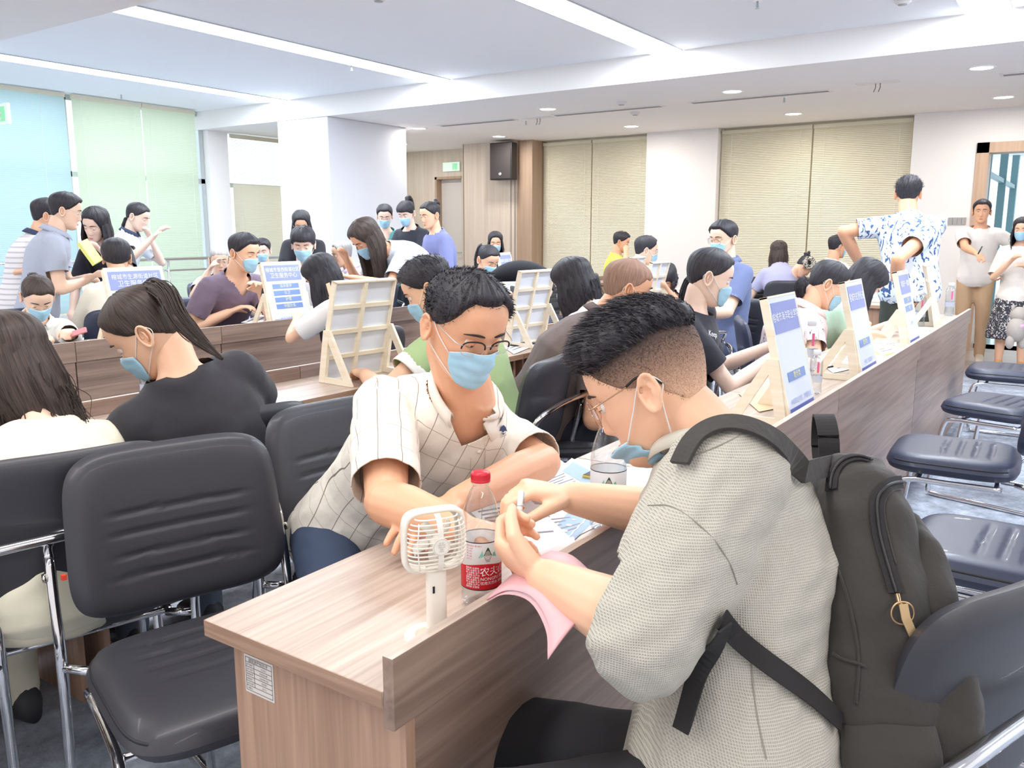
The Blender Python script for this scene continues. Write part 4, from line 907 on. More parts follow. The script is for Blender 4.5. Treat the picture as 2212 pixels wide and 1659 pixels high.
def chain(mb, P, R, seg=14, n=5):
    """tapered limb with rounded ends"""
    P = np.asarray(P, float); R = np.asarray(R, float); Q = []; q = []
    for i in range(len(P)-1):
        for t in np.linspace(0, 1, n, endpoint=False): Q.append(P[i]*(1-t)+P[i+1]*t); q.append(R[i]*(1-t)+R[i+1]*t)
    Q.append(P[-1]); q.append(R[-1]); Q = np.array(Q); q = np.array(q)
    d0 = Q[0]-Q[1]; d0 /= np.linalg.norm(d0); d1 = Q[-1]-Q[-2]; d1 /= np.linalg.norm(d1)
    pre = [Q[0]+d0*q[0]*math.sin(a) for a in (1.45, 1.1, .6)]; prer = [q[0]*math.cos(a) for a in (1.45, 1.1, .6)]
    post = [Q[-1]+d1*q[-1]*math.sin(a) for a in (.6, 1.1, 1.45)]; postr = [q[-1]*math.cos(a) for a in (.6, 1.1, 1.45)]
    mb.tube(np.vstack([pre, Q, post]), np.concatenate([prer, q, postr]), seg)
def voxel(mb, vs, sm=2):
    me = fast('v', mb.V(), mb.f); ob = bpy.data.objects.new('v', me); COL.objects.link(ob)
    r = ob.modifiers.new('r', 'REMESH'); r.mode = 'VOXEL'; r.voxel_size = vs; r.use_smooth_shade = True
    if sm: s = ob.modifiers.new('s', 'SMOOTH'); s.iterations = sm; s.factor = .5
    dg = bpy.context.evaluated_depsgraph_get(); m2 = bpy.data.meshes.new_from_object(ob.evaluated_get(dg))
    bpy.data.objects.remove(ob); bpy.data.meshes.remove(me)
    n = len(m2.vertices); V = np.zeros(n*3, dtype=np.float32); m2.vertices.foreach_get('co', V)
    k = len(m2.loops); F = np.zeros(k, dtype=np.int32); m2.loops.foreach_get('vertex_index', F)
    bpy.data.meshes.remove(m2); return V.reshape(-1, 3).astype(float), F.reshape(-1, 4)
def vnormals(V, F):
    n = np.cross(V[F[:, 2]]-V[F[:, 0]], V[F[:, 3]]-V[F[:, 1]]); N = np.zeros_like(V)
    for k in range(4): np.add.at(N, F[:, k], n)
    return N/(np.linalg.norm(N, axis=1)[:, None]+1e-12)
def folds(V, amp, seed, fr=1.0):
    r = np.random.RandomState(seed); out = np.zeros(len(V))
    for i in range(7):
        k = r.normal(size=3)*(18+10*i)*fr; k2 = r.normal(size=3)*(9+3*i)*fr
        s = np.sin(V@k+r.rand()*6+1.6*np.sin(V@k2+r.rand()*6)); out += np.sign(s)*np.abs(s)**1.3/(1+.45*i)
    return out*amp*.35
def cutmesh(V, F, keepv):
    kf = keepv[F].all(1); F = F[kf]; u = np.unique(F); mp = np.full(len(V), -1); mp[u] = np.arange(len(u)); return V[u], mp[F]
def bcut(me, cuts):
    bm = bmesh.new(); bm.from_mesh(me)
    for ct in cuts:
        o, d, fn = ct[:3]
        if o is not None:
            C_ = np.array([f.calc_center_median() for f in bm.faces]); m_ = fn(C_); fs = [f for f, q in zip(bm.faces, m_) if q]
            if not fs: continue
            es = set(e for f in fs for e in f.edges); vv = set(v for f in fs for v in f.verts)
            bmesh.ops.bisect_plane(bm, geom=fs+list(es)+list(vv), plane_co=Vector(o), plane_no=Vector(d), dist=1e-6)
            if len(ct) > 3: continue
        C_ = np.array([f.calc_center_median() for f in bm.faces]); m_ = fn(C_)
        if o is not None: m_ &= ((C_-o)@d) > 0
        bmesh.ops.delete(bm, geom=[f for f, q in zip(bm.faces, m_) if q], context='FACES')
    bm.to_mesh(me); bm.free(); me.update()
def unit(v): v = np.asarray(v, float); return v/(np.linalg.norm(v)+1e-12)
def hand(mb, wrist, d, n, side, S=1.0, curl=(.5, .5, .55, .6), thumb=.4, spread=.10, fingers=True, thumb_in=.6):
    """wrist, finger direction d, palm normal n (palm faces n), side = direction of the thumb"""
    d = unit(d); n = unit(n-np.dot(n, d)*d); s = unit(side-np.dot(side, d)*d-np.dot(side, n)*n)
    w0 = np.asarray(wrist)
    U = [s, s, s, s, s]; ellloft(mb, [w0-d*.01*S, w0+d*.02*S, w0+d*.05*S, w0+d*.078*S, w0+d*.090*S], np.array([.026, .031, .039, .041, .036])*S, np.array([.019, .017, .0155, .0135, .010])*S, [s]*5, [n]*5, 16, .8)
    if not fingers:
        chain(mb, [w0+d*.08*S, w0+(d*.12+n*.02)*S, w0+(d*.14+n*.05)*S], np.array([.03, .022, .014])*S, 10, 2); return
    L = [(.030, .043, .026, .021), (.010, .047, .029, .022), (-.010, .044, .027, .022), (-.029, .035, .020, .019)]
    for i, (o, a, b, c) in enumerate(L):
        p = w0+d*(.084-.004*abs(i-1))*S+s*o*S; th = 0; pts = [p-d*.02*S, p]; dd = d+s*spread*(1.5-i)*.6; dd = unit(dd); cu = curl[i]
        for ln, k in zip((a, b, c), (.75, 1.15, .7)):
            th += cu*k; v = dd*math.cos(th)+n*math.sin(th); p = p+v*ln*S; pts.append(p)
        r = .0098 if i < 3 else .0084
        chain(mb, pts, np.array([r, r, r*.93, r*.86, r*.72])*S, 10, 3)
    p = w0+d*.022*S+s*.026*S+n*.004*S; t1 = unit(d*.72+s*.62+n*.25); t2 = unit(d*(.9)+s*(.35-thumb_in*.6)+n*(.25+thumb)); t3 = unit(d*.85+s*(.15-thumb_in*.8)+n*(.3+thumb*1.3))
    q1 = p+t1*.042*S; q2 = q1+t2*.034*S; q3 = q2+t3*.024*S
    chain(mb, [w0+d*.015*S+s*.012*S, p, q1, q2, q3], np.array([.016, .0155, .0125, .0105, .0085])*S, 10, 3)
class Sk: pass
def solve_arm(sh, tgt, S, pole, l1=.285, l2=.25):
    l1 *= S; l2 *= S; v = tgt-sh; D = np.linalg.norm(v); D = min(D, (l1+l2)*.985); u = unit(v); tgt = sh+u*D
    a = (l1*l1-l2*l2+D*D)/(2*D); h = math.sqrt(max(l1*l1-a*a, 1e-6)); pl = unit(pole-np.dot(pole, u)*u)
    return sh+u*a+pl*h, tgt
def R4(x, y, z, o): 
    m = np.eye(4); m[:3, 0] = x; m[:3, 1] = y; m[:3, 2] = z; m[:3, 3] = o; return m
def person(label, head, D=None, face=-56, hface=None, hpitch=20, hroll=0, S=1.0, HS=None, sit=True, lean=None, side=0, male=True, fat=1.0,
           top=None, tcol='#ffffff', sleeve=.62, tmat=None, loose=.014, low='trousers', lcol='#2b2e3a', sk='b', hair='short', hc='k', mask=True, glasses=None,
           arms=None, vs=.011, hero=False, neck=None, pelvis=None, legs=None, collar=None, fingers=None, vneck=0, hcb=None, elbow=None, longdir=None, pony=None, seatz=.53, shoe='#3a3a3e', fold=.003, bare=False, standz=0, hwid=1.0, lmax=34, cutr=.105, chair=None, nc=.088, shd=.06, ntilt=.22, nup=.022, vw=.062, sw=1.0, group=None, eyes=None):
    K = Sk(); HS = (HS or S)*.92
    Hc = np.array(head, float) if D is None else atd(head[0], head[1], D)
    fa = math.radians(face); F = np.array([math.cos(fa), math.sin(fa), 0]); R_ = np.array([math.sin(fa), -math.cos(fa), 0]); Z = np.array([0, 0, 1.])
    ha = math.radians(face if hface is None else hface); pt = math.radians(hpitch); rl = math.radians(hroll)
    hf = np.array([math.cos(ha)*math.cos(pt), math.sin(ha)*math.cos(pt), -math.sin(pt)]); hx = np.array([math.sin(ha), -math.cos(ha), 0]); hu = np.cross(hx, hf)
    hx, hu = hx*math.cos(rl)+hu*math.sin(rl), -hx*math.sin(rl)+hu*math.cos(rl)
    T = R4(hx*hwid, hf, hu, Hc); K.T = T; K.S = HS
    # neck attaches low and behind the head centre
    base = Hc+(-hf*.020-hu*.075)*HS
    tl, nl = .49*S, .095*S
    if neck is not None: N0 = np.array(neck, float)
    if neck is None:
        def neckof(L):
            nd = unit(Z*math.cos(L*.9+.12)+F*math.sin(L*.9+.12)); return base-nd*nl
        pz = seatz if sit else (.90*S+standz)
        if lean is None:
            best = None
            for L in np.linspace(0, math.radians(lmax) if sit else 1.35, 60):
                z = neckof(L)[2]-tl*math.cos(L); e = abs(z-pz)
                if best is None or e < best[0]-1e-6: best = (e, L)
            L = best[1]
        else: L = math.radians(lean)
        N0 = neckof(L); P0 = N0-(Z*math.cos(L)+F*math.sin(L))*tl-R_*side
        if lean is None: P0[2] = pz
        elif sit: P0[2] = max(P0[2], .42)
    if pelvis is not None: P0 = np.array(pelvis, float)
    K.N, K.P = N0, P0
    tdir = unit(N0-P0); cF = unit(F-np.dot(F, tdir)*tdir); cR = unit(np.cross(cF, tdir)); tl = np.linalg.norm(N0-P0)
    bow = .035*S*min(1, tl)
    def spine(t): return P0+(N0-P0)*t-cF*bow*math.sin(math.pi*t)*(1 if t > 0 else 0)
    g = 1.0 if male else .90
    ts = np.array([-.22, -.12, 0, .14, .30, .46, .62, .76, .88, .96, 1.02, 1.07])
    rx = np.array([.11, .155, .168, .158, .145, .148, .160, .168, .158, .120, .075, .055])*S*sw*np.array([1, 1, 1, 1, 1, 1, 1, g, g, g, .97, .97])*(np.array([fat]*7+[1+(fat-1)*.6]*3+[1, 1]))
    ry = np.array([.09, .115, .118, .110, .100, .104, .114, .116, .100, .080, .065, .055])*S*(np.array([fat]*7+[1+(fat-1)*.4]*3+[1, 1]))
    if not male: rx[3:5] *= .90; rx[1:3] *= 1.03
    sp = np.array([spine(t) for t in ts])
    # shoulders
    sh = {}; shw = (.160 if male else .140)*S*(1+(fat-1)*.5)*sw
    arms = arms or {}
    for k, s in (('L', -1), ('R', 1)): sh[k] = N0-tdir*shd*S+cR*s*shw
    body = MB(); fing = hero if fingers is None else fingers
    if not bare: pass
    ellloft(body, sp, np.maximum(rx-.013, rx*.9), np.maximum(ry-.013, ry*.88), [cR]*len(ts), [cF]*len(ts))
    nk = unit(base-N0)
    chain(body, [N0-tdir*.05*S, N0+nk*.02*S, base+hu*.01*HS], np.array([.075 if male else .062, .060 if male else .050, .056 if male else .048])*S*(1+(fat-1)*.4), 16, 4)
    K.el, K.hd = {}, {}
    for k, s in (('L', -1), ('R', 1)):
        a = arms.get(k, ('desk',))
        if a[0] == 'desk': tg = P0+F*(.40*S)+R_*s*.14*S; tg = np.array([tg[0], tg[1], .80])
        elif a[0] == 'rest': tg = P0+F*.30*S+R_*s*.13*S+Z*.10
        elif a[0] == 'side': tg = sh[k]-Z*.52*S+R_*s*.06+F*.03
        elif a[0] == 'p': tg = atd(a[1], a[2], a[3])
        elif a[0] == 'z': tg = atz(a[1], a[2], a[3])
        elif a[0] == 'w': tg = np.array(a[1])
        elif a[0] == 'j': tg = np.array(a[2])
        elif a[0] == 'l': tg = P0+F*a[1]+R_*s*a[2]; tg[2] = a[3]
        pole = R_*s*.55-Z*.8-F*.25
        if elbow and k in elbow: 
            ev = elbow[k]; pole = F*ev[0]+R_*s*ev[1]+Z*ev[2]
        E_, W_ = solve_arm(sh[k], tg, S, pole)
        if a[0] == 'j': E_, W_ = np.array(a[1]), np.array(a[2])
        K.el[k], K.hd[k] = E_, W_
        fm = (1 if male else .84)*(1+(fat-1)*.7)
        chain(body, [sh[k]-cR*s*.04*S, sh[k], sh[k]*.5+E_*.5, E_], np.array([.054, .051, .045, .038])*S*fm, 14, 4)
        m_ = E_*.7+W_*.3
        chain(body, [E_, m_, W_], np.array([.041, .042, .0265])*S*fm, 14, 5)
        d = unit(W_-E_); pose = (arms.get(k+'h') or {})
        dd = unit(np.array(pose.get('d', d+(-Z*.0 if a[0] != 'side' else 0)))); nn = np.array(pose.get('n', -Z if abs(d[2]) < .8 else -R_*s)); sd = np.array(pose.get('s', -R_*s if abs(d[2]) < .8 else F))
        hand(body, W_+d*.005, dd, nn, sd, S*(.97 if male else .88), curl=pose.get('curl', (.45, .5, .55, .6)), thumb=pose.get('thumb', .4), fingers=fing, thumb_in=pose.get('tin', .6))
        K.__dict__['hand'+k] = (W_, dd)
    # legs
    lg = {}
    for k, s in (('L', -1), ('R', 1)):
        hip = P0+cR*s*.085*S-tdir*.02*S
        if sit:
            kn = hip+F*.42*S+R_*s*.05*S; kn[2] = .50; an = kn+F*(.02 if legs is None else legs)*S; an[2] = .09
        else:
            an = np.array([P0[0], P0[1], 0])+R_*s*.10*S+F*(.0 if legs is None else legs*s); an[2] = .09; kn = (hip+an)/2+F*.03
        lg[k] = (hip, kn, an)
    if low in ('skirt', 'shorts'):
        for k in lg: chain(body, lg[k], np.array([.085, .056, .036])*S, 14, 5)
    root = thing('person', label, 'person', (P0[0], P0[1], 0), 0, group); K.root = root
    if hero: head_mesh(body, T, HS, 110, 100)
    V, F_ = voxel(body, vs if not hero else .0043, 2 if not hero else 2)
    me_b = None
    if hero: me_b = fast('body', V, F_)
    else:
        hb = MB(); head_mesh(hb, T, HS, 48, 44, hair not in ('long', 'bob', 'fringe', 'bobfringe', 'longfringe')); F2 = [tuple(f) for f in F_.tolist()]; n0 = len(V)
        me_b = fast('body', np.vstack([V, hb.V()]), F2+[tuple(i+n0 for i in f) for f in hb.f])
    part('body', me_b, mSk[sk], root, True); 
    if sit:
        wds = label.replace(',', '').split()[:12]
        while wds[-1] in ('a', 'the', 'and', 'in', 'with', 'of', 'his', 'her', 'at', 'over', 'under', 'to', 'from', 'by', 'white', 'bent', 'pale', 'on', 'small', 'toward', 'down', 'behind', 'low'): wds.pop()
        cp = (P0[0]+F[0]*.05, P0[1]+F[1]*.05, 0) if chair is None else (chair[0], chair[1], 0)
        SEATED.append(cp); dup(chairN if P0[1] > 4.3 or (P0[1] < 2 and P0[0] > 3) else chair0, cp, (fa if chair is None else math.radians(chair[2]))-math.pi/2, 'chair seating the '+' '.join(wds), 'conference chairs')
    # ---- top
    mt = tmat or M('cloth_'+tcol.strip('#'), tcol, .85, bump=(140, .12, .0012), sheen=.1)
    tb = MB(); off = loose
    r2x, r2y = rx+off, ry+off
    r2x[-2:] += .004; ellloft(tb, sp, r2x, r2y, [cR]*len(ts), [cF]*len(ts))
    sv = sleeve
    for k, s in (('L', -1), ('R', 1)):
        E_, W_ = K.el[k], K.hd[k]; fm = (1 if male else .88)*(1+(fat-1)*.7)
        chain(tb, [N0-tdir*(.045+(shd-.06)*.5)*S+cR*s*.05*S, sh[k], sh[k]*.7+E_*.3], np.array([.053, .053, .050])*S*fm+off, 16, 3)
        if sv > 0:
            u = min(sv, 1.0); e = sh[k]*(1-u)+E_*u; fl = 1.0 if sv > 1 else 1.07
            chain(tb, [sh[k], (sh[k]+e)/2, e+unit(E_-sh[k])*.012], np.array([.052, .051*fl, (.048 if sv <= 1 else .041)*fl])*S*fm+off*1.1, 16, 4)
            if sv > 1:
                u = min(sv-1, 1.0)*.97; e = E_*(1-u)+W_*u; chain(tb, [E_, (E_+e)/2, e], np.array([.044, .043, .033])*S*fm+off, 16, 5)
    V, F_ = voxel(tb, vs if not hero else .0052, 3)
    cuts = []
    for k in ('L', 'R'):    # open the cuffs
        E_, W_ = K.el[k], K.hd[k]
        if 0 < sv <= 1: o = sh[k]*(1-sv)+E_*sv; d = unit(E_-sh[k])
        elif sv > 1: u = min(sv-1, 1)*.97; o = E_*(1-u)+W_*u; d = unit(W_-E_)
        else: continue
        def cuff(V, k=k, o=o, d=d, E_=E_):
            q = V-o; p_ = V-P0; tt = np.clip((p_@tdir)/tl, -.22, 1.07); rn = np.sqrt(((p_@cR)/(np.interp(tt, ts, rx)+off))**2+((p_@cF+bow*np.sin(np.pi*np.clip(tt, 0, 1)))/(np.interp(tt, ts, ry)+off))**2)
            ok_ = 'R' if k == 'L' else 'L'; do_ = np.minimum(np.linalg.norm(V-K.el[ok_], axis=1), np.linalg.norm(V-(K.el[ok_]+sh[ok_])/2, axis=1)); dt_ = np.minimum(np.linalg.norm(V-E_, axis=1), np.linalg.norm(V-o, axis=1))
            return (rn > 1.28) & (dt_ < do_) & (np.linalg.norm(q-(q@d)[:, None]*d, axis=1) < cutr*S) & ((q@d) < .12) & ((q@d) > -.03)
        cuts.append((o, d, cuff))
    pn = unit(nk*.4+tdir*.6+cF*ntilt); po = N0+nk*nup*S
    cuts.append((po, pn, lambda V: (np.linalg.norm(V-po, axis=1) < nc*S)))
    clean = hero or vs < .0100
    keep = ~(((V-P0)@tdir) < -.10*S)
    vmask = lambda V: ((V-(N0-tdir*.01))@cF > .02) & (-((V-(N0-tdir*.01))@tdir) > -.04) & (-((V-(N0-tdir*.01))@tdir) < vneck+.004)
    if not clean:
        vq = vs
        for o, d, fn in cuts:
            m_ = fn(V); h = (V-o)@d; keep &= ~(m_ & (h > 0)); sn = m_ & (h <= 0) & (h > -1.25*vq); V[sn] -= (h[:, None]*d)[sn]
        if vneck:
            q = V-(N0-tdir*.01); lt = np.abs(q@cR); dn = -(q@tdir); keep &= ~(vmask(V) & (lt < (vw*S)*(1-dn/vneck)))
    V, F_ = cutmesh(V, F_, keep)
    Nn = vnormals(V, F_); V = V+Nn*folds(V, fold*(1.3 if hero else 1), hash(label) % 1000 if False else sum(map(ord, label)) % 997)[:, None]
    uv = None
    if hero or tmat is not None:   # cloth coordinates in metres, per point: across, up
        q = V-P0; uv = np.stack([q@cR, q@tdir], -1)
        for k in ('L', 'R'):
            E_ = K.el[k]; d = unit(E_-sh[k]); p_ = V-sh[k]; al = p_@d; rad = p_-al[:, None]*d; rd = np.linalg.norm(rad, axis=1)
            sel = (al > .03*S) & (rd < .10*S) & (np.abs((V-P0)@cR) > shw*.86)
            a2 = unit(np.cross(d, cF)); b2 = np.cross(d, a2); an = np.arctan2(rad@b2, rad@a2)
            uv[sel] = np.stack([an*.06, al], -1)[sel]
    me_t = fast('top', V, F_, True, uv)
    if clean:
        if vneck:
            vo = N0-tdir*(.01+vneck); sl = vw*S/vneck
            for s in (-1, 1): cuts.append((vo, unit(cR*s-tdir*sl), vmask, 'keep'))
        bcut(me_t, cuts)
        if vneck:
            def wedge(V): q = V-(N0-tdir*.01); dn = -(q@tdir); return vmask(V) & (np.abs(q@cR) < vw*S*(1-dn/vneck))
            bcut(me_t, [(None, None, wedge)])
    o = part('shirt' if not top else top, me_t, mt, root, True)
    if hero: b = o.modifiers.new('s', 'SOLIDIFY'); b.thickness = .0022; b.offset = -1
    K.sh, K.cR, K.cF, K.td, K.nk, K.base = sh, cR, cF, tdir, nk, base
    # ---- bottoms
    ml = M('cloth_'+lcol.strip('#'), lcol, .85, bump=(120, .12, .0012))
    lb = MB(); vl = max(vs*1.5, .014) if sit or vs > .01 else .011
    if low == 'skirt':
        A = []; nrm = []
        n = 9; e = (lg['L'][1]+lg['R'][1])/2
        if sit:
            ellloft(lb, [P0+tdir*.10, P0, P0+F*.15*S-Z*.02, e+F*.02], np.array([.16, .18, .19, .16])*S, np.array([.11, .12, .11, .09])*S, [cR, cR, R_, R_], [cF, F*.7+Z*.7, Z, Z])
        else:
            P_ = [P0+tdir*.12+Z*(-.0), P0, P0-Z*.2, P0-Z*.42]; ellloft(lb, P_, np.array([.12, .175, .215, .25])*S, np.array([.10, .125, .15, .18])*S, [R_]*4, [F]*4, 36)
    else:
        ellloft(lb, [P0+tdir*.085*S, P0, P0-tdir*.10*S], np.array([.138, .172, .13])*S*(fat), np.array([.094, .120, .10])*S*fat, [cR]*3, [cF]*3)
        for k in lg:
            h_, kn, an = lg[k]
            if low == 'shorts': kn = h_*.15+kn*.85; chain(lb, [h_, (h_+kn)/2, kn], np.array([.094, .088, .082])*S, 14, 4)
            else: chain(lb, [h_, kn, kn*.4+an*.6, an+np.array([0, 0, -.02])], np.array([.092, .066, .056, .052])*S, 14, 4)
    V, F_ = voxel(lb, vl, 2); Nn = vnormals(V, F_); V = V+Nn*folds(V, .004, 3)[:, None]
    part('skirt' if low == 'skirt' else 'shorts' if low == 'shorts' else 'trousers', fast('low', V, F_), ml, root, True)
    K.low = root.children[-1]
    for k in lg:
        an = lg[k][2]; sb = MB(); yw = F
        ellloft(sb, [an+F*(-.07)*S+[0, 0, -.06], an+F*(-.05)*S+[0, 0, -.035], an+F*.02*S+[0, 0, -.035], an+F*.10*S+[0, 0, -.055], an+F*.17*S+[0, 0, -.065], an+F*.19*S+[0, 0, -.07]],
                np.array([.02, .036, .040, .045, .038, .015])*S, np.array([.025, .052, .052, .033, .022, .012])*S, [R_]*6, [Z]*6, 14)
        part('shoe', sb, M('shoe_'+shoe.strip('#'), shoe, .6), root, True)
    # ---- hair
    if hair: make_hair(K, hair, mHair[hc], root, HS, hero, longdir, pony, T, hu, hf, hx, Hc, vs)
    # ---- face things
    def TP(p): return xf(T, np.asarray(p, float).reshape(-1, 3)*HS)
    far = vs > .0105
    e = eyes if eyes is not None else .25     # 0 closed .. 1 open
    for s in (-1, 1):
        c = MB(); c.sphere(TP([[s*.0310, .0782, -.0005]])[0], .0118*HS, 14, 10); ey = part('eye', c, mEyeW, root, True)
        c = MB(); gz = unit(np.array([0, 1, -.35 if hpitch > 12 else 0])); c.sphere(TP([[s*.0310, .0782, -.0005]]+gz[None]*.0070)[0], .0058*HS, 10, 8); part('iris', c, mIris, ey, True)
        c = MB(); xs = np.linspace(.012, .050, 9)*s
        ph = np.arcsin(np.clip(np.abs(xs)/.074, 0, 1)**(1/.9))*s
        zz = .0215+.004*np.sin(np.linspace(0, np.pi, 9))-.002*np.linspace(0, 1, 9)
        pts = headpt(ph, zz, .0012); c.tube(TP(pts), np.array([.0016, .0026, .003, .003, .0028, .0025, .002, .0015, .0008])*HS, 6, up=hu); part('eyebrow', c, mBrow, root, True)
        # lids
        c = MB(); A = np.linspace(-1.25, 1.25, 9); B = np.linspace(1.5, -.15-.55*(1-e) if hpitch > 5 else .28, 6)
        G = np.array([[(s*.031+.0124*math.cos(b)*math.sin(a), .0782+.0124*math.cos(b)*math.cos(a), -.0005+.0124*math.sin(b)) for a in A] for b in B])
        c.grid(TP(G).reshape(G.shape)); part('eyelid', c, mSk[sk], root, True)
        c = MB(); b = B[-1]; c.tube(TP([(s*.031+.0127*math.cos(b)*math.sin(a), .0782+.0127*math.cos(b)*math.cos(a), -.0005+.0127*math.sin(b)) for a in A]), .0005*HS, 5); part('eyelashes', c, mBrow, root)
    if not mask or mask == 'chin':
        for zc, th_, yo in ((-.0695, .0028, 0), (-.0782, .0036, 0)):
            c = MB(); ph = np.linspace(-.26, .26, 9); c.tube(TP(headpt(ph, np.full(9, zc)+.0012*np.abs(ph)/.26*(1 if zc < -.075 else -1)*1.5, .0004)), np.array([.0006, .0016, .0024, .0028, .0028, .0028, .0024, .0016, .0006])*HS*(1.15 if zc < -.075 else .9), 6, up=hu); part('lips', c, mLip, root, True)
    if mask: make_mask(K, TP, root, HS, hero, mask, hu)
    if glasses: make_glasses(K, TP, root, HS, glasses)
    if collar:
        cm = mt if collar is True else M('collar_'+collar.strip('#'), collar, .8)
        op = .55 if vneck else .22
        c = MB(); A = np.linspace(-math.pi+op, math.pi-op, 40)   # opening at the front
        r0 = (.060 if male else .050)*S*(1+(fat-1)*.4)+loose*.75; fr_ = (np.abs(A)/math.pi)[:, None]
        rings = []
        for q, dr in ((.004, .000), (.026, .001), (.030, .004), (.018, .012), (-.004, .024)):
            rings.append((N0+nk*.022*S)+(-cF*np.cos(A)[:, None]*1.05+cR*np.sin(A)[:, None])*(r0+dr*S)+nk*q*S*(1-fr_**2*.3)-nk*fr_**2.2*.034*S+cF*fr_**3*.012*S)
        c.grid(np.array(rings)); part('collar', c, cm, root, True, solid=.0022)
    return K
def make_mask(K, TP, root, S, hero, kind, hu):
    n, m = (25, 17) if hero else (15, 11)
    U, V = np.meshgrid(np.linspace(-1, 1, n), np.linspace(0, 1, m), indexing='ij')
    zt, zb = -.016, -.112
    phm = 1.02
    ph = U*phm*(1-.10*np.abs(V-.45)*np.abs(U)); z = zt+(zb-zt)*V+.010*np.abs(U)**2*(1-2*V)*-1.0*(.9)
    z = z-.010*(U**2)*(1-V)
    base = headpt(ph, z, 0, face=False); up = np.exp(-(U/.34)**2)
    nose = np.interp(z, [-.07, -.045, -.03, -.01], [.018, .025, .021, .012])*up
    off = .004+nose*(1-V)**.3+.006*np.sin(V*math.pi)*(1-U**2)+.0012*np.sin(V*22)*(1-U**4)
    off = np.where(V > .6, np.maximum(off, .010*(1-U**2)), off)
    off = off+.0016*np.sin(U*9+V*14)*(1-U**2)
    d = np.stack([np.sin(ph), np.cos(ph), 0*ph], -1); P = base+d*off[..., None]
    if kind == 'chin':
        P = P.copy(); t = V; 
        P[..., 2] = -.078-.056*(V)+.012*np.abs(U); P[..., 1] = .116-.066*V**1.2+.004*np.sin(V*20)-.058*U**2+.006*np.sin(U*5); P[..., 0] = U*(.058-.010*V)
    o = MB(); o.grid(TP(P).reshape(P.shape)); ob = part('face_mask', o, mMask, root, True)
    s_ = ob.modifiers.new('s', 'SOLIDIFY'); s_.thickness = .0012
    c = MB(); e = P[:, 0]+d[:, 0]*.0006 if kind != 'chin' else P[:, 0]; c.tube(TP(e), .0011*S, 6); part('mask_edge', c, mLoop, ob, True)
    for s, i in ((-1, 0), (1, n-1)):
        a, b = P[i, 1], P[i, -2]
        ear_t = np.array([s*.079, -.010, .016]); ear_b = np.array([s*.078, -.022, -.030]); bk = np.array([s*.078, -.034, -.006])
        mid1 = (a+ear_t)/2+np.array([s*.004, 0, 0]); mid2 = (b+ear_b)/2+np.array([s*.005, 0, 0])
        c = MB(); c.tube(TP(smoothpts([a, mid1, ear_t, bk, ear_b, mid2, b], 5)), (.0011 if hero else .0013)*S, 6); part('ear_loop', c, mLoop, ob, True)
def make_glasses(K, TP, root, S, kind):
    mt = {'gold': mGold, 'dark': mBk, 'half': mBk, 'thin': mAlu}[kind]; g = MB(); tips = []; lens = MB()
    for s in (-1, 1):
        A = np.linspace(0, 2*np.pi, 40, endpoint=False); c = np.array([s*.033, .1045, -.006]); rx, rz = (.0245, .0235) if kind == 'gold' else (.026, .0175)
        ee = 1 if kind == 'gold' else .75
        X = np.sign(np.cos(A))*np.abs(np.cos(A))**ee*rx; Zz = np.sign(np.sin(A))*np.abs(np.sin(A))**ee*rz
        P = np.stack([c[0]+X, c[1]-.22*np.abs(c[0]+X)**1.0*.35-.0*X, c[2]+Zz], -1); P[:, 1] -= .004*(np.abs(P[:, 0])/.05)**2
        g.tube(TP(P), .0009*S, 6, closed=True)
        if kind in ('half', 'dark'): g2 = MB(); q = (np.sin(A) > -.12) if kind == 'half' else (A >= 0); PP = P[q]; g2.tube(TP(PP[np.argsort(-PP[:, 0])]), .0019*S, 6, up=(0, 0, 1)); tips.append(('brow_bar', g2))
        lens.add(TP(np.vstack([P.mean(0), P])), [(0, 1+i, 1+(i+1) % 40) for i in range(40)])
        ht = np.array([s*.060, .098, .004]); g.tube(TP(smoothpts([ht, (s*.071, .085, .005), (s*.077, .03, .010), (s*.080, -.004, .016)], 4)), .0011*S, 6)
        g2 = MB(); tips.append(('temple_tip', g2)); g2.tube(TP(smoothpts([(s*.079, .018, .012), (s*.081, -.006, .017), (s*.081, -.024, .006), (s*.079, -.034, -.008)], 4)), .0019*S, 6)
    g.tube(TP(smoothpts([(-.009, .103, .000), (0, .106, .004), (.009, .103, .000)], 4)), .0012*S, 6)
    o = part('eyeglasses', g, mGold if kind == 'gold' else mAlu, root, True); [part(a, b_, mBk, o, True) for a, b_ in tips]; part('lenses', lens, mLens, o, True)
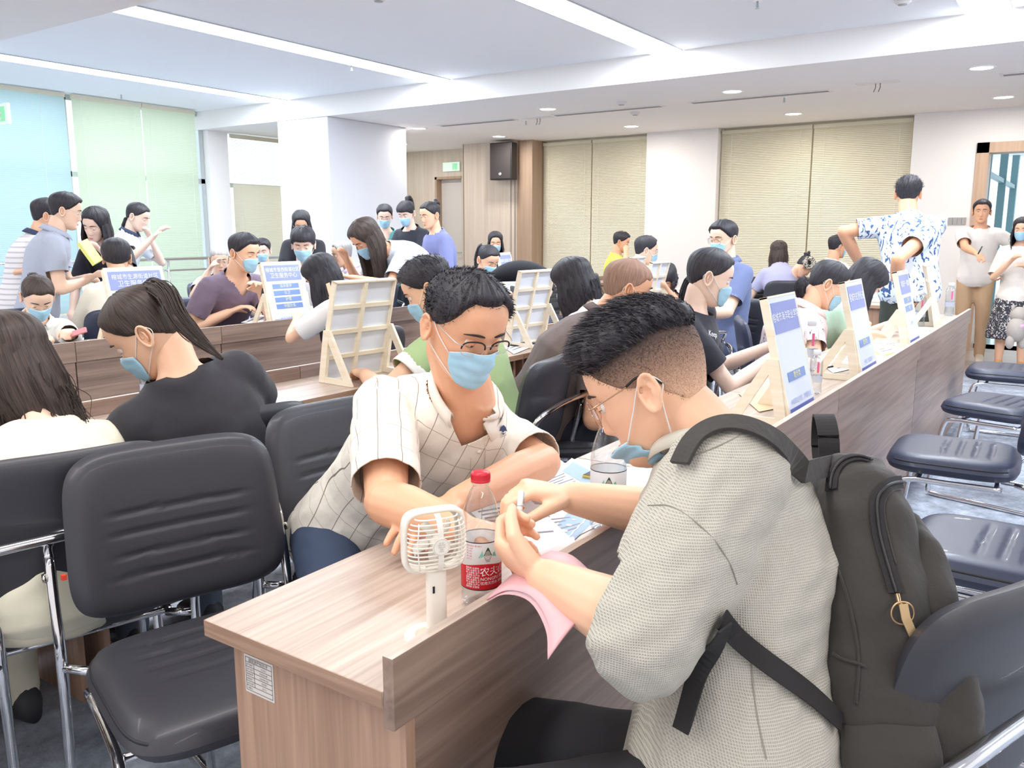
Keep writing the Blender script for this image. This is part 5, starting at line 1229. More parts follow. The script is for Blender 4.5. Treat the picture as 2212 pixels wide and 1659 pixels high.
def hairline(phi, z, style):
    """>0 inside the hair. phi folded to 0..pi"""
    p = np.abs((phi+np.pi) % (2*np.pi)-np.pi)
    top = {'short': .066, 'receding': .076, 'fade': .066, 'buzz': .074, 'crew': .074, 'bald': .045}.get(style, .070)
    zl = np.interp(p, [0, .55, .80, 1.02, 1.30, 1.50, 1.9, 2.3, 2.7, np.pi], [top, top+.001, top-.012, .036, .006, -.006, -.030, -.052, -.064, -.068])
    if style == 'fadetop': zl = np.interp(p, [0, .5, .8, 1.2, 1.6, 2.2, 2.7, np.pi], [.060, .060, .050, .048, .054, .060, .048, .046])
    if style == 'fadeside': zl = np.interp(p, [0, .5, .80, 1.02, 1.30, 1.50, 1.9, 2.3, 2.7, np.pi], [.07, .068, .050, .030, .004, -.006, -.030, -.052, -.064, -.068])
    if style in ('long', 'bob'): zl = np.interp(p, [0, .5, .75, 1.0, 1.25, np.pi], [.068, .062, .035, -.02, -.09, -.10])
    if style in ('fringe', 'bobfringe'): zl = np.interp(p, [0, .6, .85, 1.1, 1.3, np.pi], [.030, .030, .02, -.02, -.09, -.10])
    if style == 'mop': zl = np.interp(p, [0, .6, .9, 1.2, 1.5, 1.9, np.pi], [.036, .036, .025, .000, -.012, -.04, -.070])
    return (z-zl)
def make_hair(K, style, mat, root, S, hero, longdir, pony, T, hu, hf, hx, Hc, vs):
    if style == 'fade': make_fade(K, root, S, T, Hc)
    hl = {'fade': 'fadetop', 'pony': 'short', 'bun': 'short', 'longfringe': 'fringe', 'ponyfringe': 'mop'}.get(style, style)
    nu, nv = (140, 90) if hero else (72, 52)
    if not hero and vs < .0100: nu, nv = 110, 80
    ph = np.linspace(0, 2*np.pi, nu, endpoint=False); zz = np.clip(-.003+.1205*np.cos(np.linspace(.004, 2.75, nv)), -.12, .1176)
    P, Zg = np.meshgrid(ph, zz); m = hairline(P, Zg, hl); k = np.clip(m/.022, 0, 1); k = k*k*(3-2*k)
    tmax = {'short': .016, 'receding': .012, 'fade': .022, 'fadeside': .0025, 'buzz': .005, 'crew': .012, 'bald': .0025, 'long': .018, 'bob': .022, 'fringe': .020, 'bobfringe': .022, 'mop': .024, 'pony': .010, 'bun': .010, 'longfringe': .02, 'ponyfringe': .016}[style]
    up = np.clip((Zg-.03)/.06, 0, 1); k0_ = np.clip(m/.03, 0, 1)
    off = tmax*(.62+.38*up)
    if style == 'fade': off = tmax*(.5+.5*k0_)+.016*np.exp(-(((P+np.pi) % (2*np.pi)-np.pi)/.75)**2)*np.clip((Zg-.05)/.03, 0, 1)
    if style in ('short', 'crew', 'receding'): off = tmax*(.35+.65*np.clip((Zg+.0)/.07, 0, 1))+.005*np.exp(-((P+np.pi) % (2*np.pi)-np.pi)**2/.5)*up
    rr = np.random.RandomState(int(abs(Hc[0]*97+Hc[1]*31)*10) % 9999)
    nz = sum(np.sin(P*f+rr.rand()*6+Zg*g_) for f, g_ in ((7, 30), (13, -40), (23, 50), (37, 20)))/4
    off = off*(1+.13*nz)+(.0012*nz)
    G = headpt(P, Zg, -.006*(1-k)+off*k, face=False)
    mb = MB(); uv = np.stack([P/(2*np.pi), Zg*4], -1)
    Gw = xf(T, G.reshape(-1, 3)*S).reshape(G.shape); mb.grid(Gw[::-1], closev=True, uv=uv[::-1])
    b = mb.n; mb.f.append(tuple(range(b-nu, b)))
    # drop the part under the skin
    kf = (k.reshape(-1) > -1)
    ho = part('hair', mb, mat, root, True); K.hair = ho
    def TPt(p): return xf(T, np.asarray(p, float).reshape(-1, 3)*S)
    dn = np.array([0, 0, -1.])
    if style in ('long', 'bob', 'fringe', 'bobfringe', 'longfringe'):
        ln = {'bob': .10, 'bobfringe': .11}.get(style, .36)*S; 
        ld = np.array(longdir if longdir is not None else (0, 0, 0), float)
        n = 40; p0 = 1.10 if style not in ('bob', 'bobfringe') else .95
        ph = np.linspace(p0, 2*np.pi-p0, n); rows = []; inner = []
        steps = 12
        for j in range(steps+1):
            t = j/steps
            a = headpt(ph, np.full(n, .03), .009, face=False); i_ = headpt(ph, np.full(n, .0), .002, face=False)
            A_ = TPt(a); I_ = TPt(i_); gd = unit(-hu*(1-min(1, t*2))*.9+dn*(min(1, t*2)+.1)+ld*t*1.2)
            bck = -hf*.05*S*math.sin(min(1, t*1.3)*math.pi*.5)*0
            if j == 0: cur, ci = A_, I_
            else:
                cur = cur+gd*ln/steps; ci = ci+gd*ln/steps
                cen = cur.mean(0); sh_ = 1+.05*(t < .3)-.035*(t > .35); cur = cen+(cur-cen)*sh_; ci = cen+(ci-cen)*sh_
            w_ = .003*np.sin(ph*17+t*4+rr.rand())+.0025*np.sin(ph*31+t*7)
            rd = unit(hf)*0
            out = (cur-cur.mean(0)); out -= out@dn[:, None]*dn[None]*0; on = out/(np.linalg.norm(out, axis=1)[:, None]+1e-9)
            rag = (rr.rand(n)*.03*(t == 1))[:, None]*gd
            tp = (1-.75*max(0, (t-.75)/.25)); rows.append(cur*1+on*w_[:, None]*tp-on*.012*(1-tp)+rag); inner.append(ci+rag)
        uv = np.stack(np.meshgrid(np.linspace(0, 1, steps+1), np.linspace(0, 1, n), indexing='ij')[::-1], -1)
        c = MB(); c.grid(np.array(rows), uv=uv); c.grid(np.array(inner)[:, ::-1], uv=uv); 
        e = np.stack([rows[-1], inner[-1]]); c.grid(e)
        for q in (0, -1): c.grid(np.stack([[r[q] for r in rows], [r[q] for r in inner]]))
        part('long_hair', c, mat, ho, True)
        c = MB()
        for j in range(160 if vs < .0100 else 50):
            q = rr.randint(n); st = rr.randint(2, steps-3); L_ = rr.randint(3, 7)
            pts = [rows[min(steps, st+i)][q]+rr.normal(size=3)*.004*(i+1)*.5+(dn*.02*max(0, st+i-steps)) for i in range(L_)]
            pts = np.array(pts); o_ = unit(pts[0]-np.array(rows[st]).mean(0)); pts = pts+o_*.004
            c.tube(smoothpts(pts, 3), np.linspace(.0016, .0004, (L_-1)*3+1)*S, 4)
        part('strands', c, mat, ho, True)
    if style in ('pony', 'ponyfringe'):
        pts = pony or [(-.0, -.10, .05), (0, -.135, .045), (0, -.15, -.02), (0, -.14, -.10), (0, -.12, -.17)]
        W = np.array(pts['w']) if isinstance(pts, dict) else TPt(pts)
        Q = smoothpts(W, 7); n = len(Q); rad = np.interp(np.linspace(0, 1, n), [0, .08, .3, .7, 1], [.012, .019, .026, .022, .004])*S
        c = MB()
        for j in range(1):
            c.tube(Q, rad, 20, flat=.75)
        V = c.V(); 
        c.v = [V+np.random.RandomState(3).normal(size=V.shape)*.0012]
        part('ponytail', c, mat, ho, True)
        c = MB()
        for j in range(130 if vs < .0100 else 30):
            a = rr.rand()*6.28; st = rr.randint(0, n//2); en = min(n, st+rr.randint(6, n)); o_ = np.array([rr.normal(), rr.normal(), rr.normal()]); o_ = unit(o_)
            pts = Q[st:en]+o_*rad[st:en, None]*(.95+.25*rr.rand())
            if len(pts) > 3: c.tube(pts, np.linspace(.0022, .0005, len(pts))*S, 4)
        part('strands', c, mat, ho, True)
        c = MB(); A = np.linspace(0, 2*np.pi, 16, endpoint=False); d = unit(Q[2]-Q[0]); a_ = unit(np.cross(d, hx)); c.tube(Q[1]+.0135*S*(np.cos(A)[:, None]*hx+np.sin(A)[:, None]*a_), .0045*S, 6, closed=True); part('hair_tie', c, M('hair_tie', '#2a2328', .5), ho, True)
    if style == 'bun':
        c = MB(); c.sphere(TPt([(0, -.085, .085)])[0], np.array([.034, .034, .03])*S, 18, 12); c.tube(TPt([(0.01*math.cos(a)*3, -.085+.03*math.sin(a), .085+.012*math.cos(2*a)) for a in np.linspace(0, 6.28, 20)]), .011*S, 8); c.sphere(TPt([(.012, -.10, .112)])[0], .018*S, 10, 8); part('bun', c, mat, ho, True)
    if style in ('short', 'crew', 'mop', 'receding', 'bobfringe', 'fade') and (hero or vs < .0100):
        c = MB(); N_ = (8500 if style == 'fade' else 3200) if hero else 700
        for j in range(N_):
            p_ = rr.rand()*2*np.pi; z_ = -.01+.127*rr.rand()**.8; z_ = min(z_, .116); mm = float(hairline(np.array(p_), np.array(z_), hl))
            if mm < .004: continue
            b0 = headpt(np.array(p_), np.array(z_), tmax*(.85 if style == 'fade' else .6)*min(1, mm/.02), face=False); nrm = unit(b0-np.array([0, 0, -.01]))
            dr = unit(nrm*(.55 if style == 'fade' else .8)+np.array([0, (.75 if style == 'fade' else .5) if style != 'mop' else .9, (.75 if style == 'fade' else .15) if style != 'mop' else -.35])+rr.normal(size=3)*.2); L_ = (.010+.016*min(1, mm/.05))*(.7+.6*rr.rand())*(.6 if style == 'receding' else 1)*(1 if z_ > .03 else .35)
            q = [b0, b0+dr*L_*.5, b0+(dr+np.array([0, .25, -.2]))*L_]
            a = xf(T, np.array(q)*S); wv = unit(np.cross(a[2]-a[0], rr.normal(size=3)))*(.0009 if hero else .0011)*S
            k0 = c.n; c.v.append(np.array([a[0]-wv, a[0]+wv, a[1]+wv*.8, a[1]-wv*.8, a[2]])); c.uv.append(np.tile([[rr.rand(), .5]], (5, 1))); c.f += [(k0, k0+1, k0+2, k0+3), (k0+3, k0+2, k0+4)]; c.n += 5
        part('strands', c, mat, ho, False)

def make_fade(K, root, S, T, Hc):
    """clipped sides: a thin shell of short hair plus short bristles"""
    nu, nv = 120, 80; ph = np.linspace(0, 2*np.pi, nu, endpoint=False); zz = np.clip(-.003+.1205*np.cos(np.linspace(.3, 2.5, nv)), -.12, .1176)
    P, Zg = np.meshgrid(ph, zz); m = hairline(P, Zg, 'fadeside'); k = np.clip(m/.012, 0, 1)
    G = headpt(P, Zg, -.004*(1-k)+.0016*k, face=False); mb = MB(); uv = np.stack([P, np.clip((Zg+.07)/.16, 0, 1)], -1); mb.grid(xf(T, G.reshape(-1, 3)*S).reshape(G.shape)[::-1], closev=True, uv=uv[::-1])
    part('clipped_hair', mb, fademat(), root, True)
    c = MB(); rr = np.random.RandomState(11)
    for j in range(7000):
        p_ = rr.rand()*2*np.pi; z_ = -.07+.17*rr.rand(); mm = float(hairline(np.array(p_), np.array(z_), 'fadeside'))
        if mm < .004: continue
        b0 = headpt(np.array(p_), np.array(z_), .001, face=False); nrm = unit(b0-np.array([0, 0, -.01])); d = unit(nrm*.5+np.array([0, .35, -.8])+rr.normal(size=3)*.25)
        L_ = .0022+.006*min(1, max(0, (z_-.0)/.07)); a = xf(T, np.array([b0, b0+d*L_])*S); wv = unit(np.cross(a[1]-a[0], rr.normal(size=3)))*.0005*S
        k0 = c.n; c.v.append(np.array([a[0]-wv, a[0]+wv, a[1]])); c.uv.append(np.zeros((3, 2))); c.f.append((k0, k0+1, k0+2)); c.n += 3
    part('bristles', c, M('bristle', '#3f2f29', .6), root, False)

def fademat():
    m = bpy.data.materials.new('clipped_hair'); m.use_nodes = True; nt = m.node_tree; N = nt.nodes; L = nt.links; b = N['Principled BSDF']; b.inputs['Roughness'].default_value = .75
    uv = N.new('ShaderNodeUVMap'); uv.uv_map = 'UVMap'; sp = N.new('ShaderNodeSeparateXYZ'); L.new(uv.outputs[0], sp.inputs[0]); tc = N.new('ShaderNodeTexCoord')
    n = N.new('ShaderNodeTexNoise'); n.inputs['Scale'].default_value = 420; n.inputs['Detail'].default_value = 2; L.new(tc.outputs['Object'], n.inputs['Vector'])
    a = N.new('ShaderNodeMath'); a.operation = 'MULTIPLY_ADD'; a.inputs[1].default_value = .45; L.new(n.outputs[0], a.inputs[0]); L.new(sp.outputs[1], a.inputs[2])
    r = N.new('ShaderNodeValToRGB'); e = r.color_ramp.elements; e[0].position = .38; e[0].color = lin('#e2b79a'); e[1].position = 1.1 if False else 1.0; e[1].color = lin('#4a3a34'); k = e.new(.70); k.color = lin('#a07f6b')
    L.new(a.outputs[0], r.inputs[0]); L.new(r.outputs[0], b.inputs['Base Color']); return m
# hero 1: checked cream shirt, seated behind the nearest desk
def check_mat():
    m = bpy.data.materials.new('checked_cotton'); m.use_nodes = True; nt = m.node_tree; N = nt.nodes; L = nt.links; b = N['Principled BSDF']; b.inputs['Roughness'].default_value = .85
    uv = N.new('ShaderNodeUVMap'); uv.uv_map = 'UVMap'; sp = N.new('ShaderNodeSeparateXYZ'); L.new(uv.outputs[0], sp.inputs[0])
    def line(src, per, w):
        a = N.new('ShaderNodeMath'); a.operation = 'MULTIPLY_ADD'; a.inputs[1].default_value = 1/per; a.inputs[2].default_value = 20.25; L.new(sp.outputs[src], a.inputs[0])
        f = N.new('ShaderNodeMath'); f.operation = 'FRACT'; L.new(a.outputs[0], f.inputs[0])
        g = N.new('ShaderNodeMath'); g.operation = 'LESS_THAN'; g.inputs[1].default_value = w/per; L.new(f.outputs[0], g.inputs[0]); return g
    x = line(0, .042, .0014); y = line(1, .055, .0011)
    mx = N.new('ShaderNodeMix'); mx.data_type = 'RGBA'; mx.inputs[6].default_value = lin('#f6efe3'); mx.inputs[7].default_value = lin('#8a7a70'); L.new(x.outputs[0], mx.inputs[0])
    m2 = N.new('ShaderNodeMix'); m2.data_type = 'RGBA'; m2.inputs[7].default_value = lin('#b3a595'); L.new(mx.outputs[2], m2.inputs[6]); L.new(y.outputs[0], m2.inputs[0])
    L.new(m2.outputs[2], b.inputs['Base Color'])
    tc = N.new('ShaderNodeTexCoord'); n = N.new('ShaderNodeTexNoise'); n.inputs['Scale'].default_value = 26; n.inputs['Detail'].default_value = 3; L.new(tc.outputs['Object'], n.inputs['Vector'])
    bp = N.new('ShaderNodeBump'); bp.inputs['Strength'].default_value = .35; bp.inputs['Distance'].default_value = .008; L.new(n.outputs[0], bp.inputs['Height']); L.new(bp.outputs[0], b.inputs['Normal']); return m
def waffle_mat():
    m = bpy.data.materials.new('waffle_knit'); m.use_nodes = True; nt = m.node_tree; N = nt.nodes; L = nt.links; b = N['Principled BSDF']; b.inputs['Roughness'].default_value = .9
    uv = N.new('ShaderNodeUVMap'); uv.uv_map = 'UVMap'; sp = N.new('ShaderNodeSeparateXYZ'); tc = N.new('ShaderNodeTexCoord'); L.new(tc.outputs['Object'], sp.inputs[0])
    ad = N.new('ShaderNodeMath'); L.new(sp.outputs[0], ad.inputs[0]); L.new(sp.outputs[1], ad.inputs[1])
    def s(src, k):
        a = N.new('ShaderNodeMath'); a.operation = 'MULTIPLY'; a.inputs[1].default_value = k; L.new(src, a.inputs[0]); f = N.new('ShaderNodeMath'); f.operation = 'SINE'; L.new(a.outputs[0], f.inputs[0]); return f
    sb = N.new('ShaderNodeMath'); sb.operation = 'SUBTRACT'; L.new(sp.outputs[1], sb.inputs[0]); L.new(sp.outputs[0], sb.inputs[1])
    a = s(sp.outputs[2], 2000); c = s(sb.outputs[0], 1550)
    mu = N.new('ShaderNodeMath'); mu.operation = 'MAXIMUM'; L.new(a.outputs[0], mu.inputs[0]); L.new(c.outputs[0], mu.inputs[1])
    r = N.new('ShaderNodeValToRGB'); r.color_ramp.elements[0].position = .0; r.color_ramp.elements[1].position = .75; r.color_ramp.elements[0].color = lin('#b3afa3'); r.color_ramp.elements[1].color = lin('#c9c5ba'); L.new(mu.outputs[0], r.inputs[0]); L.new(r.outputs[0], b.inputs['Base Color'])
    bp = N.new('ShaderNodeBump'); bp.inputs['Strength'].default_value = .55; bp.inputs['Distance'].default_value = .0012; L.new(mu.outputs[0], bp.inputs['Height'])
    n = N.new('ShaderNodeTexNoise'); n.inputs['Scale'].default_value = 14; n.inputs['Detail'].default_value = 3; n.inputs['Distortion'].default_value = .6; L.new(tc.outputs['Object'], n.inputs['Vector'])
    b2 = N.new('ShaderNodeBump'); b2.inputs['Strength'].default_value = .5; b2.inputs['Distance'].default_value = .012; L.new(n.outputs[0], b2.inputs['Height']); L.new(bp.outputs[0], b2.inputs['Normal']); L.new(b2.outputs[0], b.inputs['Normal']); return m
J = lambda px, py, D: atd(px, py, D)
H1 = person('man in a checked cream shirt, half rim glasses and mask at the nearest desk',
    (1003, 700), 1.72, face=-122, hface=-110, hpitch=24, hroll=3, S=1.0, HS=.99, hwid=1.06, male=True, fat=1.08, sw=.95, nc=.085, ntilt=.1, nup=.03, vw=.036, shd=.09, sleeve=.84, tmat=check_mat(), loose=.012, lcol='#3d4a63', sk='c', hair='receding', mask=True, glasses='half', hero=True,
    neck=J(1012, 868, 1.84), pelvis=(1.49, 1.49, .56), chair=(1.56, 1.42, -98), vneck=.03, collar='#f6efe3', fold=.0042, vs=.005,
    arms={'R': ('j', J(835, 1085, 1.58), J(990, 1135, 1.44)), 'L': ('j', J(1170, 1000, 1.86), J(985, 1085, 1.60)),
          'Rh': dict(curl=(.3, .35, .4, .45)), 'Lh': dict(curl=(.3, .35, .4, .45))})
H2 = person('man in grey waffle shirt, round gold glasses and black backpack, mask pulled to his chin',
    (1408, 826), 1.36, face=112, hface=104, hpitch=30, hroll=-3, S=1.0, HS=1.09, hwid=1.04, male=True, fat=1.18, sleeve=1.15, cutr=.088, tmat=waffle_mat(), loose=.024, lcol='#2a2a2e', low='shorts', sk='a', hair='fade', mask='chin', glasses='gold', hero=True,
    neck=J(1556, 992, 1.33), pelvis=(1.07, .35, .56), chair=(1.38, .28, 66), collar='#cfcbbf', fold=.005, vs=.005, eyes=.8,
    arms={'L': ('j', J(1398, 1362, 1.06), J(1180, 1250, 1.22)), 'R': ('j', J(1470, 1120, 1.55), J(1235, 1075, 1.52)),
          'Lh': dict(curl=(1.15, 1.2, 1.25, 1.3), thumb=.5, d=J(1100, 1200, 1.27)-J(1180, 1250, 1.22), n=J(1180, 1160, 1.32)-J(1140, 1250, 1.28), s=-FW*.4+UPV*1.0-RT*.2),
          'Rh': dict(curl=(.85, .95, 1.05, 1.1), thumb=.6, d=J(1140, 1055, 1.50)-J(1235, 1075, 1.52), n=-UPV+FW*.2-RT*.2, s=-FW*.9+UPV*.1)})
# pen held by him
pen(J(1118, 1150, 1.36), J(1126, 1060, 1.38), 'white pen held upright by the backpack man', M('pen_white', '#f3f0ee', .3), .0048)
# ------------------------------------------------------------------ backpack and folder of hero 2
mNy = M('black_nylon', '#35322f', .75, bump=(70, .35, .004), sheen=.15); mWeb = M('black_webbing', '#232122', .7, bump=((900, 900, 900), .4, .001)); mZip = M('zip_black', '#2a292b', .4)
mBrass = M('brass_ring', '#c8a77f', .3, .9); mTape = M('gold_tape', '#c9ab80', .6)
bpy.context.view_layer.update()
def surf(ob, px, py, off=.004, default=1.15):
    d = unit(ray(px, py)); mw = ob.matrix_world.inverted(); o_ = mw @ Vector(EYE); dv = (mw.to_3x3() @ Vector(d)).normalized()
    ok, l, n, i = ob.ray_cast(o_, dv)
    if not ok: return atd(px, py, default), -d
    l = np.array(ob.matrix_world @ l); n = unit(np.array(ob.matrix_world.to_3x3() @ n)); 
    if n@d > 0: n = -n
    return l+n*off, n
shirt2 = [c for c in H2.root.children if c.name.startswith('shirt')][0]
def strap(name, pxs, w, root, mat, off=.006, t=.004, default=1.15, tuck=False, end=None):
    P = []; N_ = []
    pp = smoothpts([(a, b, 0) for a, b in pxs], 6)
    last = None
    for a, b, _ in pp:
        p, n = surf(shirt2, a, b, off, default); P.append(p); N_.append(n)
    P = np.array(P); N_ = np.array(N_)
    for _ in range(8): P[1:-1] = P[1:-1]*.5+(P[:-2]+P[2:])*.25
    for _ in range(40): N_[1:-1] = N_[1:-1]*.5+(N_[:-2]+N_[2:])*.25
    if tuck: P = np.vstack([P[0]+FW*.05-UPV*.05-RT*.015, P[0]+FW*.03-UPV*.02-RT*.01, P]); N_ = np.vstack([N_[0]*.5-RT, N_[0]-RT*.4, N_])
    P = P+N_*off*.8
    if end is not None: P = np.vstack([P, (P[-1]+end)/2, end]); N_ = np.vstack([N_, N_[-1], N_[-1]])
    c = MB(); c.ribbon(P, N_, w, t); return part(name, c, mat, root, False, bevel=.001)
td, cF, cR = H2.td, H2.cF, H2.cR; B0 = H2.P+(H2.N-H2.P)*.43-cF*.188+cR*.0+td*(.02)
t = thing('backpack', 'black nylon backpack worn by the man in the grey waffle shirt', 'backpack', tuple(B0)); BP = t
def loftbag(hts, hw, dp, off, e=.62, seg=64, wr=.0035, seed=1):
    A = np.linspace(0, 2*np.pi, seg, endpoint=False); cx_ = np.sign(np.cos(A))*np.abs(np.cos(A))**e; sy_ = np.sign(np.sin(A))*np.abs(np.sin(A))**e
    H_ = np.interp(np.linspace(0, 1, 70), np.linspace(0, 1, len(hts)), hts); I = lambda a: np.interp(H_, hts, a)
    G = B0+td*H_[:, None, None]+cR*(I(hw)[:, None]*cx_)[..., None]-cF*((I(dp)[:, None]*sy_)+I(off)[:, None])[..., None]
    G = G-cF*(.012*np.sin(H_*24+np.cos(A)[None].T*0+1)[:, None]*0)[..., None] if False else G
    V = G.reshape(-1, 3); cen = B0; n = unit(V-cen) if False else (V-cen)/np.linalg.norm(V-cen, axis=1)[:, None]; V = V+n*folds(V, wr*2.2, seed, 1.5)[:, None]
    c = MB(); c.grid(V.reshape(G.shape), closev=True); c.f.append(tuple(range(seg))[::-1]); k = 69*seg; c.f.append(tuple(k+i for i in range(seg))); return c
part('main_bag', loftbag([-.27, -.26, -.22, -.1, .05, .15, .20, .235, .25], [.10, .135, .145, .15, .148, .135, .115, .075, .03], [.05, .07, .078, .082, .078, .07, .06, .042, .018], [0, 0, 0, 0, 0, .0, .0, .0, .0]), mNy, t, True)
part('front_pocket', loftbag([-.26, -.25, -.2, -.08, .04, .11, .15, .17], [.08, .115, .125, .13, .122, .10, .065, .02], [.04, .052, .056, .056, .048, .04, .028, .01], [.068, .07, .072, .072, .068, .062, .056, .05], seed=4), mNy, t, True)
for s_ in (-1, 1):
    V = loftbag([-.26, -.24, -.15, -.12], [.03, .036, .036, .03], [.04, .055, .06, .055], [.0, .0, .0, .0], wr=.002, seed=6); V.v = [V.V()+cR*s_*.122]; part('side_pocket', V, mNy, t, True)
def arc(hw, top, bot, off, n=40):
    A = np.linspace(-.35, math.pi+.35, n); return np.array([B0+td*(bot+(top-bot)*(math.sin(a)*.5+.5) if False else B0*0+td*0) for a in A]) if False else np.array([B0+cR*hw*math.cos(a)+td*(bot+(top-bot)*max(math.sin(a), -.6 if math.sin(a) < 0 else 0))-cF*off for a in A])
# zips, ring and seams lie on the bag surface
bpy.context.view_layer.update()
bags = [o for o in t.children if o.name.split('.')[0] in ('main_bag', 'front_pocket')]
def onbag(px, py, off=.003):
    best = None
    for o in bags:
        p, n = surf(o, px, py, off, 9.0); d = (p-EYE)@FW
        if best is None or d < best[0]: best = (d, p, n)
    return best[1], best[2], best[0]
def bagline(name, pxs, r, mat, w=None, off=.003):
    P = []; N_ = []
    for a, b, _ in smoothpts([(x, y, 0) for x, y in pxs], 6):
        p, n, d = onbag(a, b, off)
        if d < 3: P.append(p); N_.append(n)
    P = np.array(P); N_ = np.array(N_)
    for _ in range(3): P[1:-1] = P[1:-1]*.5+(P[:-2]+P[2:])*.25
    for _ in range(15): N_[1:-1] = N_[1:-1]*.5+(N_[:-2]+N_[2:])*.25
    c = MB(); (c.ribbon(P, N_, w, .002) if w else c.tube(P, r, 6)); part(name, c, mat, t, not w); return P
Z1 = [(2026, 1150), (2008, 1090), (1978, 1055), (1945, 1042), (1918, 1050), (1899, 1072), (1893, 1100), (1899, 1153), (1912, 1207), (1928, 1257), (1934, 1282)]
bagline('pocket_zip_tape', Z1, 0, mWeb, .018, .0025); bagline('pocket_zip', Z1, .0022, mZip, None, .005)
bagline('pocket_seam', [(2010, 1120), (1985, 1070), (1945, 1058), (1918, 1068), (1908, 1100), (1918, 1160), (1935, 1220)], .0016, mNy, None, .002)
Z2 = [(1880, 998), (1850, 990), (1820, 1000), (1802, 1025), (1797, 1060)]
bagline('main_zip_tape', Z2, 0, mWeb, .018, .0025); bagline('main_zip', Z2, .0022, mZip, None, .005)
bagline('side_seam', [(1745, 1010), (1765, 1110), (1800, 1200), (1835, 1300), (1855, 1420), (1850, 1520)], .002, mNy, None, .002)
bagline('side_pocket_hem', [(1803, 1412), (1822, 1425), (1850, 1432), (1868, 1440)], .0024, mNy, None, .003)
q = onbag(1936, 1286, .008)[0]; kr = onbag(1947, 1326, .010)[0]
c = MB(); c.tube([q, (q+kr)/2-RT*.001, kr+UPV*.012], .0032, 8); part('zip_puller', c, mBrass, t, True)
A = np.linspace(0, 2*np.pi, 30, endpoint=False); c = MB(); c.tube(kr+UPV*(.0145*np.cos(A))[:, None]-RT*(.0145*np.sin(A))[:, None], .0013, 6, closed=True); part('key_ring', c, mBrass, t, True)
p_, n_, _ = onbag(1958, 1345, .008); c = MB(); c.ribbon([kr+UPV*.012-FW*.002, kr-UPV*.006+RT*.003-FW*.003, kr-UPV*.030+RT*.014-FW*.002], -FW, .011, .002); part('pull_tape', c, mTape, t)
# handle loop on top
hp_ = B0+td*.235+cF*.03; c = MB(); pts = smoothpts([hp_-cR*.028, hp_-cR*.034+td*.045, hp_+td*.080, hp_+cR*.034+td*.045, hp_+cR*.028], 8); c.ribbon(pts, cF, .028, .004) if False else c.ribbon(pts, unit(np.cross(cF, cR)) if False else td, .030, .004)
part('top_handle', c, mWeb, t)
# patch logo: small round cloth badge low on the pocket
c = MB(); c.lathe([(0, 0), (.022, 0), (.022, .0015), (0, .0015)], 28); V = c.V(); bc = B0-cF*.132-td*.12+cR*-.02; c.v = [bc-cF*V[:, 2:]+cR*V[:, :1]*.8+td*V[:, 1:2]*1.3]; part('round_badge', c, M('badge_cream', '#d9cdbb', .7), t)
c = MB(); c.add([bc-cF*.003+cR*x+td*y for x, y in ((-.010, -.012), (.010, -.012), (0, .012))], [(0, 1, 2)]); part('badge_mark', c, M('badge_navy', '#39415c', .7), t)
# straps
strap('shoulder_strap', [(1478, 1010), (1505, 955), (1560, 925), (1620, 932), (1680, 965), (1735, 1020)], .030, t, mNy, .006, .006, end=B0+td*.225+cF*.03-cR*.06)
strap('lower_strap', [(1545, 1330), (1600, 1385), (1680, 1450), (1750, 1510), (1800, 1560)], .026, t, mWeb, .006, .003)
strap('strap_tail', [(1535, 1345), (1525, 1430), (1510, 1510), (1490, 1590)], .026, t, mWeb, .012, .003, 1.05)
for nm, pxs in (('sleeve_seam', [(1400, 1092), (1457, 1096), (1531, 1153), (1575, 1215), (1592, 1262)]), ('side_seam', [(1621, 1429), (1635, 1545), (1655, 1640)]), ('shoulder_seam', [(1500, 985), (1560, 960), (1610, 935)])):
    P = np.array([surf(shirt2, a, b, .0006, 1.1)[0] for a, b, _ in smoothpts([(x, y, 0) for x, y in pxs], 8)])
    for _ in range(3): P[1:-1] = P[1:-1]*.5+(P[:-2]+P[2:])*.25
    c = MB(); c.tube(P, .0009, 5); part(nm, c, M('seam_sage', '#98948a', .9), H2.root, True)
# pink folder
mPink = M('pink_folder', '#f6c3c8', .5, tl=.15); 
t = thing('folder', 'pink paper folder drooping over the desk edge under the backpack man hand', 'folder', tuple(J(1180, 1300, 1.15)))
c = MB(); rows = []
for (a, b) in [((1046, 1298, 1.24), (1190, 1190, 1.33)), ((1095, 1275, 1.22), (1235, 1200, 1.31)), ((1150, 1290, 1.17), (1280, 1240, 1.26)), ((1185, 1350, 1.12), (1308, 1268, 1.20)), ((1190, 1415, 1.08), (1305, 1292, 1.16))]:
    A_, B_ = J(*a), J(*b); rows.append([A_*(1-k)+B_*k+UPV*.008*math.sin(k*math.pi) for k in np.linspace(0, 1, 9)])
rows = np.array(rows); rs = np.stack([smoothpts(rows[:, j], 5) for j in range(9)], 1); c.grid(rs); part('cover', c, mPink, t, True, solid=.0015)
c = MB(); r2 = rs.copy(); r2 += -UPV*.006-RT*.004; c.grid(r2); part('inner_cover', c, mPink, t, True, solid=.0012)
c = MB(); r3 = (rs*.97+rs.mean((0, 1))*.03)-UPV*.003; c.grid(r3); part('sheets', c, M('paper_lilac', '#e9e3f0', .6), t, True, solid=.001)
